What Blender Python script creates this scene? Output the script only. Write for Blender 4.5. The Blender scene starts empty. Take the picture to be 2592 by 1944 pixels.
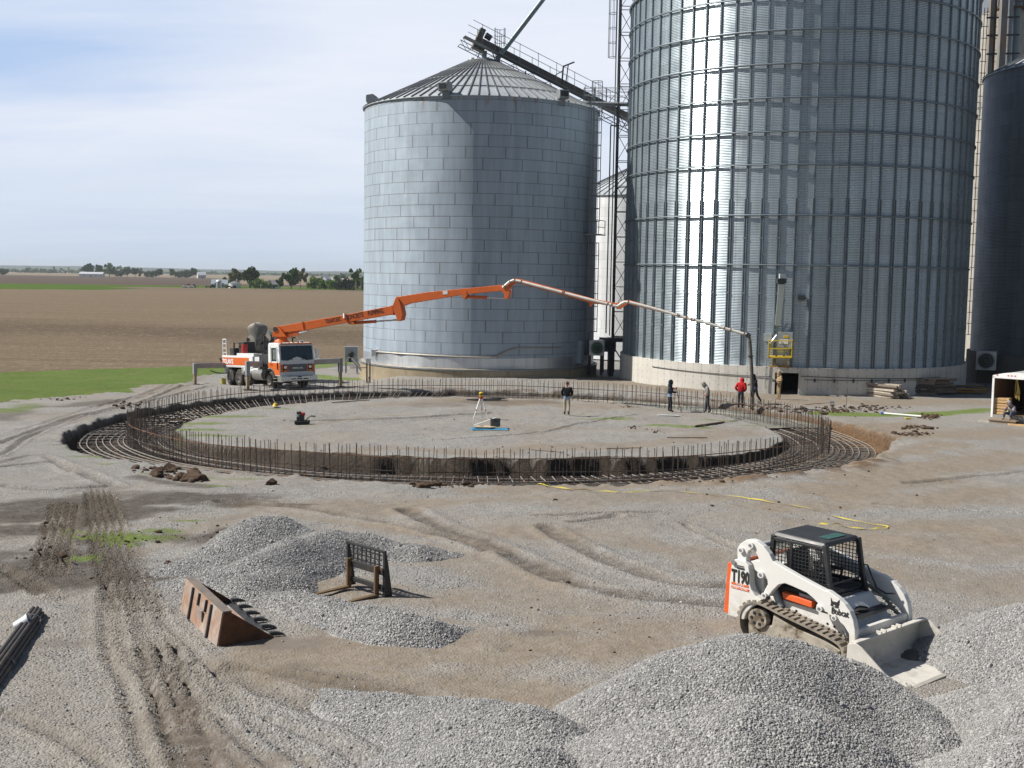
import bpy, bmesh, math, random
import numpy as np
from mathutils import Vector, Matrix
random.seed(7)
RNG = np.random.default_rng(11)
PI = math.pi
SC = bpy.context.scene
COL = SC.collection

# ---------------------------------------------------------------- survey of the place
# picture points (2592 x 1944) are turned into ground points through the surveyed camera
CF, CP, CR, HC = 3000.0, 0.0903, 0.016, 7.2
def ray(x, y):
    x -= 1296.0; y -= 972.0
    c, s = math.cos(CR), math.sin(CR)
    X, Y = c*x + s*y, -s*x + c*y
    cp, sp = math.cos(CP), math.sin(CP)
    return np.array([X, CF*cp - Y*sp, -(CF*sp + Y*cp)])
def un(x, y, z=0.0):
    r = ray(x, y); return r*((z - HC)/r[2]) + np.array([0, 0, HC])
def unY(x, y, Y):
    r = ray(x, y); return r*(Y/r[1]) + np.array([0, 0, HC])
def un_plane(x, y, A, B):
    """point of the vertical plane through A and B (xy) seen at x, y"""
    r = ray(x, y); n = np.array([-(B[1]-A[1]), B[0]-A[0]])
    t = (n @ np.array(A[:2]))/(n @ r[:2])
    return r*t + np.array([0, 0, HC])

# ---------------------------------------------------------------- noise
_lat = RNG.random((256, 256))
def vnoise(x, y):
    xi = np.floor(x).astype(int); yi = np.floor(y).astype(int)
    fx = x - xi; fy = y - yi
    fx = fx*fx*(3-2*fx); fy = fy*fy*(3-2*fy)
    a = _lat[xi & 255, yi & 255]; b = _lat[(xi+1) & 255, yi & 255]
    c = _lat[xi & 255, (yi+1) & 255]; d = _lat[(xi+1) & 255, (yi+1) & 255]
    return (a*(1-fx)+b*fx)*(1-fy) + (c*(1-fx)+d*fx)*fy
def fbm(x, y, s, o=4):
    x = np.asarray(x, float)/s; y = np.asarray(y, float)/s
    t = np.zeros(np.broadcast(x, y).shape); a = .5; n = 0
    for k in range(o):
        t = t + a*vnoise(x*2**k + 17.3*k, y*2**k + 9.1*k); n += a; a *= .5
    return t/n
def sm(a, b, x):
    t = np.clip((x-a)/(b-a), 0, 1); return t*t*(3-2*t)

# ---------------------------------------------------------------- ground height
RCX, RCY = -1.44, 56.4
ZY = [(-60, 1.7), (8, 1.6), (12, 1.5), (18.5, 1.25), (30, .8), (38, .5), (42.8, .35), (56, 0), (9000, 0)]
def zbase(X, Y):
    X = np.asarray(X, float); Y = np.asarray(Y, float)
    z = np.interp(Y, [a for a, b in ZY], [b for a, b in ZY])
    back = np.clip((Y-75.0)*.09, 0, .8)*sm(-7, -12, X)
    z = z - back - .6*sm(84, 96, Y)*sm(-12, -7, X)
    return z
def trench(X, Y):
    dx = np.asarray(X, float)-RCX; dy = np.asarray(Y, float)-RCY
    r = np.hypot(dx, dy); ph = np.degrees(np.arctan2(dy, dx))
    n1 = fbm(ph*.9+200, r*0+3, 6, 3)-.5
    ro = 18.55 + .5*n1 + 1.0*np.exp(-((ph+2)/11)**2) + .35*np.exp(-((ph+150)/14)**2)
    front = np.exp(-(np.abs(ph+92)/42)**3.2)
    n2 = fbm(ph*.7+50, r*0+8, 5, 2)-.5
    ri = 14.1 - 2.6*front + n2*(.4+1.5*front)
    return r, ph, ri, ro
def zg(X, Y):
    z = zbase(X, Y)
    r, ph, ri, ro = trench(X, Y)
    inn = sm(0, .12+.25*np.exp(-((ph+120)/9)**2)*7, r-ri)
    out = sm(0, .35, ro-r)
    dep = .95
    return z - dep*np.minimum(inn, out)
def und(x, y, dz=0.0):
    z = 0.8
    for _ in range(80):
        p = un(x, y, z+dz); z = .5*z + .5*float(zbase(p[0], p[1]))
    return un(x, y, z+dz)
def undv(x, y, dz=0.0): return Vector(und(x, y, dz))

# ---------------------------------------------------------------- materials
MATS = {}
class N:
    def __init__(s, nt): s.nt = nt
    def __call__(s, t, **kw):
        n = s.nt.nodes.new('ShaderNode'+t)
        for k, v in kw.items(): setattr(n, k, v)
        return n
    def link(s, a, b): s.nt.links.new(a, b)
    def val(s, sock, v):
        if hasattr(v, 'links') or isinstance(v, bpy.types.NodeSocket): s.nt.links.new(v, sock)
        else: sock.default_value = v
    def math(s, op, a, b=None, c=None, clamp=False):
        n = s('Math', operation=op); n.use_clamp = clamp
        s.val(n.inputs[0], a)
        if b is not None: s.val(n.inputs[1], b)
        if c is not None: s.val(n.inputs[2], c)
        return n.outputs[0]
    def noise(s, vec, scale, detail=4, rough=.6, dist=0):
        n = s('TexNoise'); n.inputs['Scale'].default_value = scale
        n.inputs['Detail'].default_value = detail; n.inputs['Roughness'].default_value = rough
        n.inputs['Distortion'].default_value = dist
        if vec is not None: s.link(vec, n.inputs['Vector'])
        return n.outputs['Fac']
    def mapr(s, v, a, b, c=0., d=1.):
        n = s('MapRange'); n.clamp = True
        s.val(n.inputs['Value'], v)
        for k, q in zip(('From Min', 'From Max', 'To Min', 'To Max'), (a, b, c, d)): n.inputs[k].default_value = q
        return n.outputs['Result']
    def mix(s, f, a, b, blend='MIX'):
        n = s('Mix', data_type='RGBA', blend_type=blend)
        s.val(n.inputs[0], f)
        for k, v in ((6, a), (7, b)):
            if isinstance(v, (tuple, list)): v = (*v, 1)[:4] if len(v) == 3 else v
            s.val(n.inputs[k], v)
        return n.outputs[2]
    def attr(s, name):
        n = s('Attribute'); n.attribute_name = name; return n.outputs['Fac']
    def coords(s, kind='Object', scale=None):
        o = s('TexCoord').outputs[kind]
        if scale:
            m = s('Mapping'); m.inputs['Scale'].default_value = scale
            s.link(o, m.inputs['Vector']); o = m.outputs['Vector']
        return o
    def bump(s, h, strength, dist, normal=None):
        n = s('Bump'); n.inputs['Strength'].default_value = strength; n.inputs['Distance'].default_value = dist
        s.link(h, n.inputs['Height'])
        if normal is not None: s.link(normal, n.inputs['Normal'])
        return n.outputs['Normal']
def newmat(name):
    m = bpy.data.materials.new(name); m.use_nodes = True
    nt = m.node_tree; b = nt.nodes['Principled BSDF']
    MATS[name] = m
    return m, N(nt), b
def mat(name, col, rough=.6, metal=0., var=.12, vs=4., col2=None, c2s=3., c2t=(.55, .75), bump=0., bs=40., stretch=None, spec=.5):
    """plain worn surface: noise-varied base colour, optional second colour (rust, dirt) in patches"""
    if name in MATS: return MATS[name]
    m, n, b = newmat(name)
    co = n.coords('Object', stretch)
    f = n.noise(co, vs, 5, .65)
    lo = tuple(c*(1-var) for c in col); hi = tuple(min(1, c*(1+var)) for c in col)
    c = n.mix(n.mapr(f, .3, .7), lo, hi)
    if col2:
        g = n.noise(co, c2s, 6, .7)
        c = n.mix(n.mapr(g, *c2t), c, col2)
    n.link(c, b.inputs['Base Color'])
    b.inputs['Roughness'].default_value = rough; b.inputs['Metallic'].default_value = metal
    b.inputs['Specular IOR Level'].default_value = spec
    r = n.mapr(f, .25, .75, max(.05, rough-.08), min(1, rough+.1)); n.link(r, b.inputs['Roughness'])
    if bump:
        h = n.noise(co, bs, 4, .7); n.link(n.bump(h, bump, .02), b.inputs['Normal'])
    return m

# ---------------------------------------------------------------- mesh building
def basis(d, up=Vector((0, 0, 1))):
    d = d.normalized()
    if abs(d.dot(up)) > .98: up = Vector((0, 1, 0)) if abs(d.y) < .9 else Vector((1, 0, 0))
    x = up.cross(d).normalized(); y = d.cross(x).normalized()
    return x, y, d
class MB:
    """collects shapes and links them as ONE mesh object"""
    def __init__(s): s.v = []; s.f = []; s.mi = []; s.cur = 0
    def add(s, vs, fs):
        o = len(s.v); s.v += [tuple(p) for p in vs]
        for f in fs: s.f.append(tuple(i+o for i in f)); s.mi.append(s.cur)
        return s
    def use(s, i): s.cur = i; return s
    def box(s, c, size, R=None):
        c = Vector(c); hx, hy, hz = size[0]/2, size[1]/2, size[2]/2
        pts = [Vector((x, y, z)) for x in (-hx, hx) for y in (-hy, hy) for z in (-hz, hz)]
        if R is not None: pts = [R @ p for p in pts]
        return s.add([c+p for p in pts], [(0, 1, 3, 2), (4, 6, 7, 5), (0, 4, 5, 1), (2, 3, 7, 6), (0, 2, 6, 4), (1, 5, 7, 3)])
    def box2(s, a, b):
        a = Vector(a); b = Vector(b); return s.box((a+b)/2, [abs(q) for q in (b-a)])
    def hexa(s, p):  # 8 corners: bottom 4 ccw, top 4 ccw
        return s.add(p, [(3, 2, 1, 0), (4, 5, 6, 7), (0, 1, 5, 4), (1, 2, 6, 5), (2, 3, 7, 6), (3, 0, 4, 7)])
    def bar(s, p, q, w, h=None, up=Vector((0, 0, 1)), w2=None, h2=None):
        p = Vector(p); q = Vector(q); h = h or w; w2 = w if w2 is None else w2; h2 = h if h2 is None else h2
        x, y, d = basis(q-p, Vector(up)); vs = []
        for c, ww, hh in ((p, w, h), (q, w2, h2)):
            for a, b in ((-1, -1), (1, -1), (1, 1), (-1, 1)): vs.append(c+x*(a*ww/2)+y*(b*hh/2))
        return s.add(vs, [(3, 2, 1, 0), (4, 5, 6, 7), (0, 1, 5, 4), (1, 2, 6, 5), (2, 3, 7, 6), (3, 0, 4, 7)])
    def tube(s, p, q, r, n=8, r2=None, cap=True):
        p = Vector(p); q = Vector(q); r2 = r if r2 is None else r2
        x, y, d = basis(q-p); vs = []
        for c, rr in ((p, r), (q, r2)):
            for k in range(n):
                a = 2*PI*k/n; vs.append(c+x*(rr*math.cos(a))+y*(rr*math.sin(a)))
        fs = [(k, (k+1) % n, n+(k+1) % n, n+k) for k in range(n)]
        if cap: fs += [tuple(range(n-1, -1, -1)), tuple(range(n, 2*n))]
        return s.add(vs, fs)
    def pipe(s, pts, r, n=6, closed=False, cap=True):
        pts = [Vector(p) for p in pts]; m = len(pts); vs = []; up = None
        rs = r if hasattr(r, '__len__') else [r]*m
        for i, p in enumerate(pts):
            a = pts[i-1] if (i or closed) else p; b = pts[(i+1) % m] if (i < m-1 or closed) else p
            d = (b-a)
            if d.length < 1e-9: d = Vector((0, 0, 1))
            d.normalize()
            if up is None: x, y, _ = basis(d)
            else:
                y = (up - d*up.dot(d))
                y = y.normalized() if y.length > 1e-6 else basis(d)[1]
                x = y.cross(d)
            up = y
            for k in range(n):
                t = 2*PI*k/n; vs.append(p+x*(rs[i]*math.cos(t))+y*(rs[i]*math.sin(t)))
        fs = []
        for i in range(m if closed else m-1):
            j = (i+1) % m
            for k in range(n): fs.append((i*n+k, i*n+(k+1) % n, j*n+(k+1) % n, j*n+k))
        if cap and not closed: fs += [tuple(range(n-1, -1, -1)), tuple((m-1)*n+k for k in range(n))]
        return s.add(vs, fs)
    def lathe(s, prof, n=24, c=(0, 0, 0), axis=None, a0=0., a1=2*PI):
        """prof: (radius, height) along the axis"""
        c = Vector(c); full = abs(a1-a0-2*PI) < 1e-6
        x, y, d = (Vector((1, 0, 0)), Vector((0, 1, 0)), Vector((0, 0, 1))) if axis is None else basis(Vector(axis))
        m = n if full else n+1; vs = []
        for r, h in prof:
            for k in range(m):
                a = a0+(a1-a0)*k/n; vs.append(c+x*(r*math.cos(a))+y*(r*math.sin(a))+d*h)
        fs = []
        for i in range(len(prof)-1):
            for k in range(n):
                j = (k+1) % m; fs.append((i*m+k, i*m+j, (i+1)*m+j, (i+1)*m+k))
        return s.add(vs, fs)
    def prism(s, poly, t0, t1, o=(0, 0, 0), ex=(1, 0, 0), ey=(0, 0, 1), ez=(0, 1, 0)):
        """2-D outline (ex, ey) pulled from t0 to t1 along ez"""
        o, ex, ey, ez = Vector(o), Vector(ex), Vector(ey), Vector(ez); n = len(poly)
        vs = [o+ex*a+ey*b+ez*t for t in (t0, t1) for a, b in poly]
        fs = [(k, (k+1) % n, n+(k+1) % n, n+k) for k in range(n)]
        return s.add(vs, fs + [tuple(range(n-1, -1, -1)), tuple(range(n, 2*n))])
    def ball(s, c, r, nu=10, nv=7, R=None):
        c = Vector(c); r = Vector(r if hasattr(r, '__len__') else (r, r, r)); vs = []
        for j in range(nv+1):
            t = PI*j/nv
            for k in range(nu):
                a = 2*PI*k/nu
                p = Vector((r.x*math.sin(t)*math.cos(a), r.y*math.sin(t)*math.sin(a), r.z*math.cos(t)))
                vs.append(c+(R @ p if R is not None else p))
        fs = [(j*nu+k, (j+1)*nu+k, (j+1)*nu+(k+1) % nu, j*nu+(k+1) % nu) for j in range(nv) for k in range(nu)]
        return s.add(vs, fs)
    def rock(s, c, r, rnd, squash=.7):
        vs0 = [(0, 0, 1), (0, 0, -1)] + [(math.cos(a), math.sin(a), h) for h, off in ((.5, 0), (-.4, .5)) for a in [2*PI*(k+off)/6 for k in range(6)]]
        vs = []
        for p in vs0:
            q = Vector(p).normalized()*r*rnd.uniform(.65, 1.25); q.z *= squash; vs.append(Vector(c)+q)
        fs = [(0, 2+k, 2+(k+1) % 6) for k in range(6)] + [(1, 8+(k+1) % 6, 8+k) for k in range(6)]
        for k in range(6):
            k2 = (k+1) % 6; fs += [(2+k, 8+k, 2+k2), (2+k2, 8+k, 8+k2)]
        return s.add(vs, fs)
    def grid(s, P):  # P[i][j] points
        ni, nj = len(P), len(P[0])
        return s.add([p for r in P for p in r], [(i*nj+j, (i+1)*nj+j, (i+1)*nj+j+1, i*nj+j+1) for i in range(ni-1) for j in range(nj-1)])
    def build(s, name, mats, parent=None, smooth=None, bevel=None, loc=None, solid=None):
        me = bpy.data.meshes.new(name); me.from_pydata(s.v, [], s.f)
        mats = mats if isinstance(mats, (list, tuple)) else [mats]
        for m in mats:
            if m: me.materials.append(m)
        if len(mats) > 1: me.polygons.foreach_set('material_index', s.mi)
        me.update()
        bm = bmesh.new(); bm.from_mesh(me); bmesh.ops.recalc_face_normals(bm, faces=bm.faces); bm.to_mesh(me); bm.free()
        if smooth is not None:
            me.polygons.foreach_set('use_smooth', [True]*len(me.polygons)); me.set_sharp_from_angle(angle=math.radians(smooth))
        o = bpy.data.objects.new(name, me); COL.objects.link(o)
        if parent: o.parent = parent
        if loc is not None: o.location = loc
        if solid:
            m = o.modifiers.new('thick', 'SOLIDIFY'); m.thickness = solid; m.offset = 0
        if bevel:
            m = o.modifiers.new('bevel', 'BEVEL'); m.width = bevel; m.segments = 2; m.limit_method = 'ANGLE'; m.angle_limit = math.radians(40)
        return o
def tag(o, label, cat, group=None, kind=None):
    if label: o['label'] = label
    if cat: o['category'] = cat
    if group: o['group'] = group
    if kind: o['kind'] = kind
    return o
def struct(o): o['kind'] = 'structure'; return o
def stuff(o): o['kind'] = 'stuff'; return o
def empty(name, loc=(0, 0, 0), rz=0., label=None, cat=None, group=None, rot=None):
    o = bpy.data.objects.new(name, None); COL.objects.link(o); o.location = loc
    o.rotation_euler = rot if rot is not None else (0, 0, rz)
    o.empty_display_size = .2
    return tag(o, label, cat, group)
def copy_tree(o, loc=None, rz=None, label=None, parent=None, scale=None):
    c = o.copy(); COL.objects.link(c)
    if parent: c.parent = parent
    if loc is not None: c.location = loc
    if rz is not None: c.rotation_euler = (0, 0, rz)
    if scale is not None: c.scale = scale if hasattr(scale, '__len__') else (scale,)*3
    if label: c['label'] = label
    for ch in list(o.children): copy_tree(ch, parent=c)
    return c
def text_part(name, body, size, m, parent, o, ex, ey, depth=.004, bold=.0, width=None, ls=1.0):
    """raised lettering: o = lower-left corner, ex = reading direction, ey = up"""
    cu = bpy.data.curves.new(name, 'FONT'); cu.body = body; cu.size = size; cu.extrude = depth; cu.offset = bold; cu.resolution_u = 2
    cu.space_character = ls
    tmp = bpy.data.objects.new(name, cu); COL.objects.link(tmp)
    me = bpy.data.meshes.new_from_object(tmp.evaluated_get(bpy.context.evaluated_depsgraph_get()))
    bpy.data.objects.remove(tmp); bpy.data.curves.remove(cu)
    ex, ey = Vector(ex).normalized(), Vector(ey).normalized(); ez = ex.cross(ey)
    xs = [v.co.x for v in me.vertices]; sx = width/(max(xs)-min(xs)) if width else 1.
    x0 = min(xs)
    for v in me.vertices:
        p = v.co.copy(); v.co = Vector(o)+ex*((p.x-x0)*sx)+ey*p.y+ez*p.z
    me.materials.clear(); me.materials.append(m); me.update()
    ob = bpy.data.objects.new(name, me); COL.objects.link(ob); ob.parent = parent
    return ob
# ================================================================ TERRAIN
DD = 1.17179
def axis(lo, hi, step, glo, ghi, k):
    a = list(np.arange(lo, hi, step)); s = step; x = a[0]; L = []
    while x > glo: s *= k; x -= s; L.append(x)
    s = step; x = a[-1]; R = []
    while x < ghi: s *= k; x += s; R.append(x)
    return np.array(L[::-1]+a+R)
gx = axis(-21.5, 20.5, .1, -4200, 4200, 1.13)
ys = [4.0]
while ys[-1] < 9000:
    y = ys[-1]
    ys.append(y + (.5 if y < 10.5 else (.06 if y < 22 else .085) if y < 36 else .115 if y < 78 else .35 if y < 112 else y*.02))
gy = np.array(ys)
GX, GY = np.meshgrid(gx, gy)
GZ = zg(GX, GY)
r_, ph_, ri_, ro_ = trench(GX, GY)
near = sm(110, 90, GY)
rough = (fbm(GX, GY, 1.7, 5)-.5)*.16*(1-.8*np.exp(-((GX-5.8)**2+(GY-17.9)**2)/4.)) + (fbm(GX, GY, .32, 3)-.5)*.05
pit = np.minimum(sm(-.1, .5, r_-ri_), sm(-.1, .5, ro_-r_))
GZ = GZ + rough*near*(1-.6*pit)
# crumbly edges and clods on the pit walls
wall = np.maximum(np.exp(-((r_-ri_-.15)/.45)**2), np.exp(-((ro_-r_-.15)/.4)**2))
GZ = GZ + wall*(fbm(GX, GY, .45, 4)-.55)*np.where(ro_-r_ < r_-ri_, .4, .16)

dirt = np.zeros_like(GX); mud = np.zeros_like(GX); grass = np.zeros_like(GX); wet = np.zeros_like(GX); rutm = np.zeros_like(GX); clay = np.zeros_like(GX)
wob = fbm(GX, GY, 2.2, 4)-.5; wob2 = fbm(GX+70, GY+30, .6, 3)-.5
def seg_dist(P):
    d = np.full(GX.shape, 1e9); t_ = np.zeros(GX.shape)
    P = np.array(P)
    for a, b in zip(P[:-1], P[1:]):
        ab = b-a; L = ab@ab+1e-9
        t = np.clip(((GX-a[0])*ab[0]+(GY-a[1])*ab[1])/L, 0, 1)
        q = np.hypot(GX-a[0]-t*ab[0], GY-a[1]-t*ab[1]); d = np.minimum(d, q)
    return d
def P_(pts, k=DD): return [und(x*k, y*k)[:2] for x, y in pts]
def smooth_line(P, n=6):
    P = np.array(P); out = []
    for i in range(len(P)-1):
        p0 = P[max(i-1, 0)]; p1 = P[i]; p2 = P[i+1]; p3 = P[min(i+2, len(P)-1)]
        for t in np.arange(n)/n:
            out.append(.5*((2*p1)+(-p0+p2)*t+(2*p0-5*p1+4*p2-p3)*t*t+(-p0+3*p1-3*p2+p3)*t**3))
    return np.array(out+[P[-1]])
def stroke(M, pts, w, amt=1., soft=.6, wb=1., k=DD):
    d = seg_dist(smooth_line(P_(pts, k)))
    m = amt*sm(1+soft, 1-soft, d/w + wb*2.2*wob + wb*1.0*wob2)
    np.maximum(M, m, out=M)
def blob(M, pts, amt=1., wb=1., soft=.5, k=DD):   # pts: (x, y, radius in m, flattening)
    for q in pts:
        p = und(q[0]*k, q[1]*k); w = q[2]; fl = q[3] if len(q) > 3 else 1.
        d = np.hypot((GX-p[0])/w, (GY-p[1])/(w*fl))
        np.maximum(M, amt*sm(1+soft, 1-soft, d+wb*2.6*wob+wb*1.1*wob2), out=M)
# --- tan dirt (coordinates are points of the picture, 2212 wide)
stroke(dirt, [(760, 1420), (900, 1400), (1050, 1400), (1250, 1400), (1450, 1400), (1600, 1420)], 1.5)
stroke(dirt, [(640, 1425), (760, 1470), (950, 1480), (1150, 1500)], 1.0)
stroke(dirt, [(1000, 1290), (1150, 1300), (1300, 1315)], .9, .8); stroke(dirt, [(1750, 1130), (1950, 1140), (2212, 1130)], .9, .7); stroke(dirt, [(1100, 1150), (1300, 1160), (1500, 1190), (1560, 1230)], .7, .6)
stroke(dirt, [(1240, 1340), (1400, 1360), (1560, 1350)], 1.3, .95)
stroke(dirt, [(560, 1090), (800, 1100), (1000, 1085), (1250, 1075), (1500, 1070)], 1.1, .8)
stroke(dirt, [(1050, 1060), (1300, 1050), (1500, 1040), (1650, 1010), (1850, 990), (2050, 960)], .9, .95)
stroke(dirt, [(1800, 1060), (2000, 1010), (2212, 985)], 1.6, .9)
stroke(dirt, [(1700, 1100), (1900, 1080), (2212, 1060)], 1.2, .8)
stroke(dirt, [(1850, 1160), (2000, 1180), (2212, 1170)], 1.3, .75)
stroke(dirt, [(1880, 1230), (2050, 1260), (2212, 1270)], 1.2, .8)
stroke(dirt, [(1900, 920), (2050, 940), (2212, 935)], 1.8, .95)
stroke(dirt, [(1250, 815), (1450, 838), (1700, 862), (1900, 868), (2212, 870)], 2.6, 1.)
stroke(dirt, [(1000, 812), (1150, 815), (1300, 822)], 1.5, .9)
stroke(dirt, [(760, 830), (900, 826), (1050, 828)], .8, .5)
stroke(dirt, [(700, 985), (850, 970), (1000, 975), (1200, 965), (1400, 960), (1600, 935)], .9, .85)
stroke(dirt, [(820, 875), (900, 868), (1000, 866), (1150, 872), (1330, 878)], 1.2, .8)
stroke(dirt, [(620, 930), (760, 905), (900, 895)], .35, .7)
stroke(dirt, [(1200, 925), (1450, 930), (1620, 925)], .7, .5)
stroke(dirt, [(840, 1190), (960, 1200), (1100, 1230), (1200, 1300)], .9, .85)
stroke(dirt, [(660, 1255), (760, 1270), (860, 1290), (1000, 1300)], .8, .9)
stroke(dirt, [(300, 1190), (400, 1150), (520, 1110)], .5, .8)
stroke(dirt, [(150, 850), (300, 870), (420, 800), (470, 800)], 1.4, .35)
stroke(dirt, [(620, 1110), (900, 1150), (1100, 1190)], .35, .8, wb=.3)
# --- dark mud and churned tracks
blob(mud, [(120, 1110, 1.6, .9), (240, 1120, 1.7, .8), (330, 1105, 1.6, .5), (430, 1080, 2.0, .45), (110, 1200, 1.8, 1.2), (230, 1170, 1.8, .8), (350, 1160, 1.6, .6), (40, 1250, 1.8, .6), (500, 1090, 1.6, .35), (180, 1090, 2.0, .8), (60, 1150, 1.3, .8), (160, 1250, 1.6, .7)], .84)
blob(dirt, [(150, 1150, 3.5, .8), (350, 1120, 3., .4)], .55)
stroke(mud, [(300, 1030), (380, 1045), (440, 1050)], .35, .7)

stroke(mud, [(240, 1220), (280, 1290)], .5, .4)
stroke(dirt, [(200, 1270), (260, 1400), (330, 1560), (400, 1690)], .8, .35)
stroke(dirt, [(40, 1330), (110, 1480), (180, 1690)], .6, .3)
stroke(mud, [(640, 1450), (800, 1500), (960, 1540)], .35, .35)
stroke(mud, [(330, 822), (390, 812), (450, 802)], .6, .75)
stroke(mud, [(0, 905), (50, 880), (130, 878), (220, 868)], .8, .6)
stroke(mud, [(690, 795), (740, 788), (790, 792)], .9, .6)
# narrow tyre tracks: dark wheel ruts pressed into the ground
def rut(pts, w=.17, amt=.85, depth=.06, tread=0.):
    ln_ = smooth_line(P_(pts)); d = seg_dist(ln_); q = sm(1.5, .6, d/w+.8*wob2)
    np.maximum(rutm, amt*q, out=rutm)
    global GZ
    GZ -= depth*sm(1.2, .5, d/w); GZ += depth*.8*np.exp(-((d-w*1.5)/(w*.5))**2)
    if tread:
        ax_ = np.array(ln_[-1])-np.array(ln_[0]); ax_ = ax_/np.hypot(*ax_); s_ = GX*ax_[0]+GY*ax_[1]; GZ += tread*sm(1.1, .5, d/w)*np.sign(np.sin(s_*2*PI/.36)); np.maximum(mud, .84*sm(1.1, .5, d/w)*(np.sin(s_*2*PI/.36) > .2), out=mud)
rut([(880, 1100), (960, 1140), (1080, 1190), (1180, 1235), (1290, 1270), (1400, 1292), (1590, 1312)], .3, .9)
rut([(1180, 1140), (1260, 1185), (1380, 1235), (1480, 1262), (1590, 1268)], .26, .75)
rut([(480, 1085), (640, 1098), (820, 1125), (960, 1155), (1060, 1195)], .24, .65)
rut([(1160, 1115), (1300, 1112), (1420, 1108)], .15, .45)
rut([(1240, 1130), (1330, 1118)], .2, .4)
rut([(1480, 1130), (1540, 1165), (1620, 1190)], .14, .4)
rut([(1900, 1090), (2060, 1100), (2212, 1110)], .16, .35)
rut([(1960, 1045), (2100, 1030), (2212, 1022)], .2, .45)
for off in (-30, -14, 2, 18, 34):
    rut([(215+off*.8, 1062), (222+off*.95, 1110), (238+off*1.15, 1180), (262+off*1.3, 1250), (300+off*1.5, 1330)], .055, 1., .11)
for off in (-34, -17, 0, 17):
    rut([(150+off, 1090), (138+off*1.1, 1150), (120+off*1.25, 1240)], .06, 1., .11)
for off in (0, 26):
    rut([(0+off, 1225+off*.4), (40+off, 1252), (90+off, 1290)], .12, .6, .08)
for i_, (a_, b_, c_) in enumerate(((0, 0, .5), (45, 60, .3), (95, 130, .25), (150, 230, .2), (-60, -90, .2), (-110, -170, .2))):
    rut([(270+a_*.4, 1290+a_*.2), (310+a_*.7, 1400), (380+a_, 1500+b_*.1), (470+b_, 1600), (560+b_*1.3, 1700)], .07+.03*(i_ % 2), c_+.1, .05)
rut([(480, 1452), (600, 1500), (760, 1560), (900, 1640)], .2, .45, .05); rut([(0, 1540), (120, 1590), (260, 1680)], .12, .4, .05); rut([(430, 1440), (640, 1462), (860, 1506)], .12, .5, .05)
rut([(0, 1010), (110, 1000), (180, 1020), (250, 1050)], .25, .5, .06); rut([(0, 1050), (100, 1060), (230, 1052)], .2, .5, .06)
for off in (0, 40, 75):
    rut([(300+off, 1400), (330+off, 1500), (365+off, 1600), (400+off, 1700)], .09, .6, .06, .015)
rut([(640, 910), (860, 905), (980, 898), (1060, 892)], .25, .55, .06)
rut([(960, 950), (1150, 935), (1260, 915), (1380, 895)], .12, .6, .05)
rut([(1500, 925), (1560, 915), (1600, 908)], .12, .5, .05)
rut([(400, 960), (520, 975), (640, 985)], .12, .3, .04)
rut([(0, 960), (150, 905), (330, 860), (450, 828)], .16, .6, .06); rut([(0, 985), (130, 915), (320, 868), (450, 834)], .14, .55, .06); rut([(40, 930), (200, 880), (330, 850)], .12, .5, .05)
rut([(0, 1000), (90, 985), (160, 1020)], .2, .3, .05)
rut([(200, 880), (330, 845), (440, 815), (480, 806)], .18, .35, .05)
# --- grass
blob(grass, [(300, 1160, 1.0, .6), (345, 1148, .8, .45), (270, 1175, .5, .5), (180, 1205, .4, .8), (190, 1165, .5, .4), (175, 1150, .45, .4), (410, 1127, .5, .3)], .95, .6)
blob(grass, [(432, 915, 1.0, .5), (445, 928, 1.2, .35), (455, 940, 1.2, .3), (480, 900, 1.3, .3), (530, 898, 1.0, .25), (605, 882, .8, .25), (1310, 905, 1.1, .22), (1330, 903, .8, .2), (1450, 920, 1.1, .3), (1490, 924, .9, .25), (1550, 908, .9, .2), (1660, 908, .5, .6), (1630, 920, .8, .2), (1440, 897, .5, .2), (660, 918, .4, .3), (400, 920, .35, .8)], .9, .5)
blob(grass, [(330, 1025, .5, .4), (420, 1030, .8, .3), (520, 1035, .6, .3), (175, 965, .5, .6), (185, 985, .5, .5), (230, 1000, .4, .5), (470, 1050, .4, .3)], .8, .6)
stroke(grass, [(1770, 892), (1850, 894), (1960, 896), (2060, 892), (2140, 884)], .75, 1., .35, .5)
stroke(grass, [(688, 792), (700, 787), (790, 776)], 1.3, 1., .4, .5)
stroke(grass, [(688, 812), (730, 818), (790, 818)], .9, 1., .4, .7)
stroke(grass, [(0, 890), (30, 884), (60, 876)], .9, .9, .5, .7)
# --- wet, puddled hollows
blob(wet, [(960, 875, 2.0, .6), (1060, 870, 2.6, .55), (1150, 868, 1.8, .5)], .75, .4)
blob(wet, [(1190, 1368, .55, .35), (620, 1390, .7, .5), (350, 1560, .4, .9), (380, 1520, .3, 1.2), (420, 1590, .6, .5), (140, 1390, .6, .5), (500, 1640, .9, .4), (470, 1600, .5, .4)], .8, .5)
blob(wet, [(30, 893, 1.6, .4), (760, 800, 1.6, .5)], .6, .5)
# --- cut faces and floor of the trench
face_ = np.minimum(sm(.0, .5, r_-ri_+.1), sm(.0, .5, ro_-r_+.1))
inside = np.minimum(sm(.1, .6, r_-ri_), sm(.2, .7, ro_-r_))
mud = np.maximum(mud, .97*inside)
clay = np.maximum(clay, np.exp(-((ro_-r_-.25)/.35)**2)*np.exp(-((ph_-14)/26)**2))

mud = np.maximum(mud, sm(-.16, -.02, r_-ri_)*sm(-.05, .15, ro_-r_)*1.)
spoil = np.exp(-((r_-ro_-.5)/.6)**2)*sm(.42, .62, fbm(GX+9, GY+5, 1.1, 4))*(sm(-75, -62, ph_)*sm(-20, -35, ph_)+sm(30, 40, ph_)*sm(120, 100, ph_)*.6)
clay = np.maximum(clay, .9*spoil); GZ += .12*spoil
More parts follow.
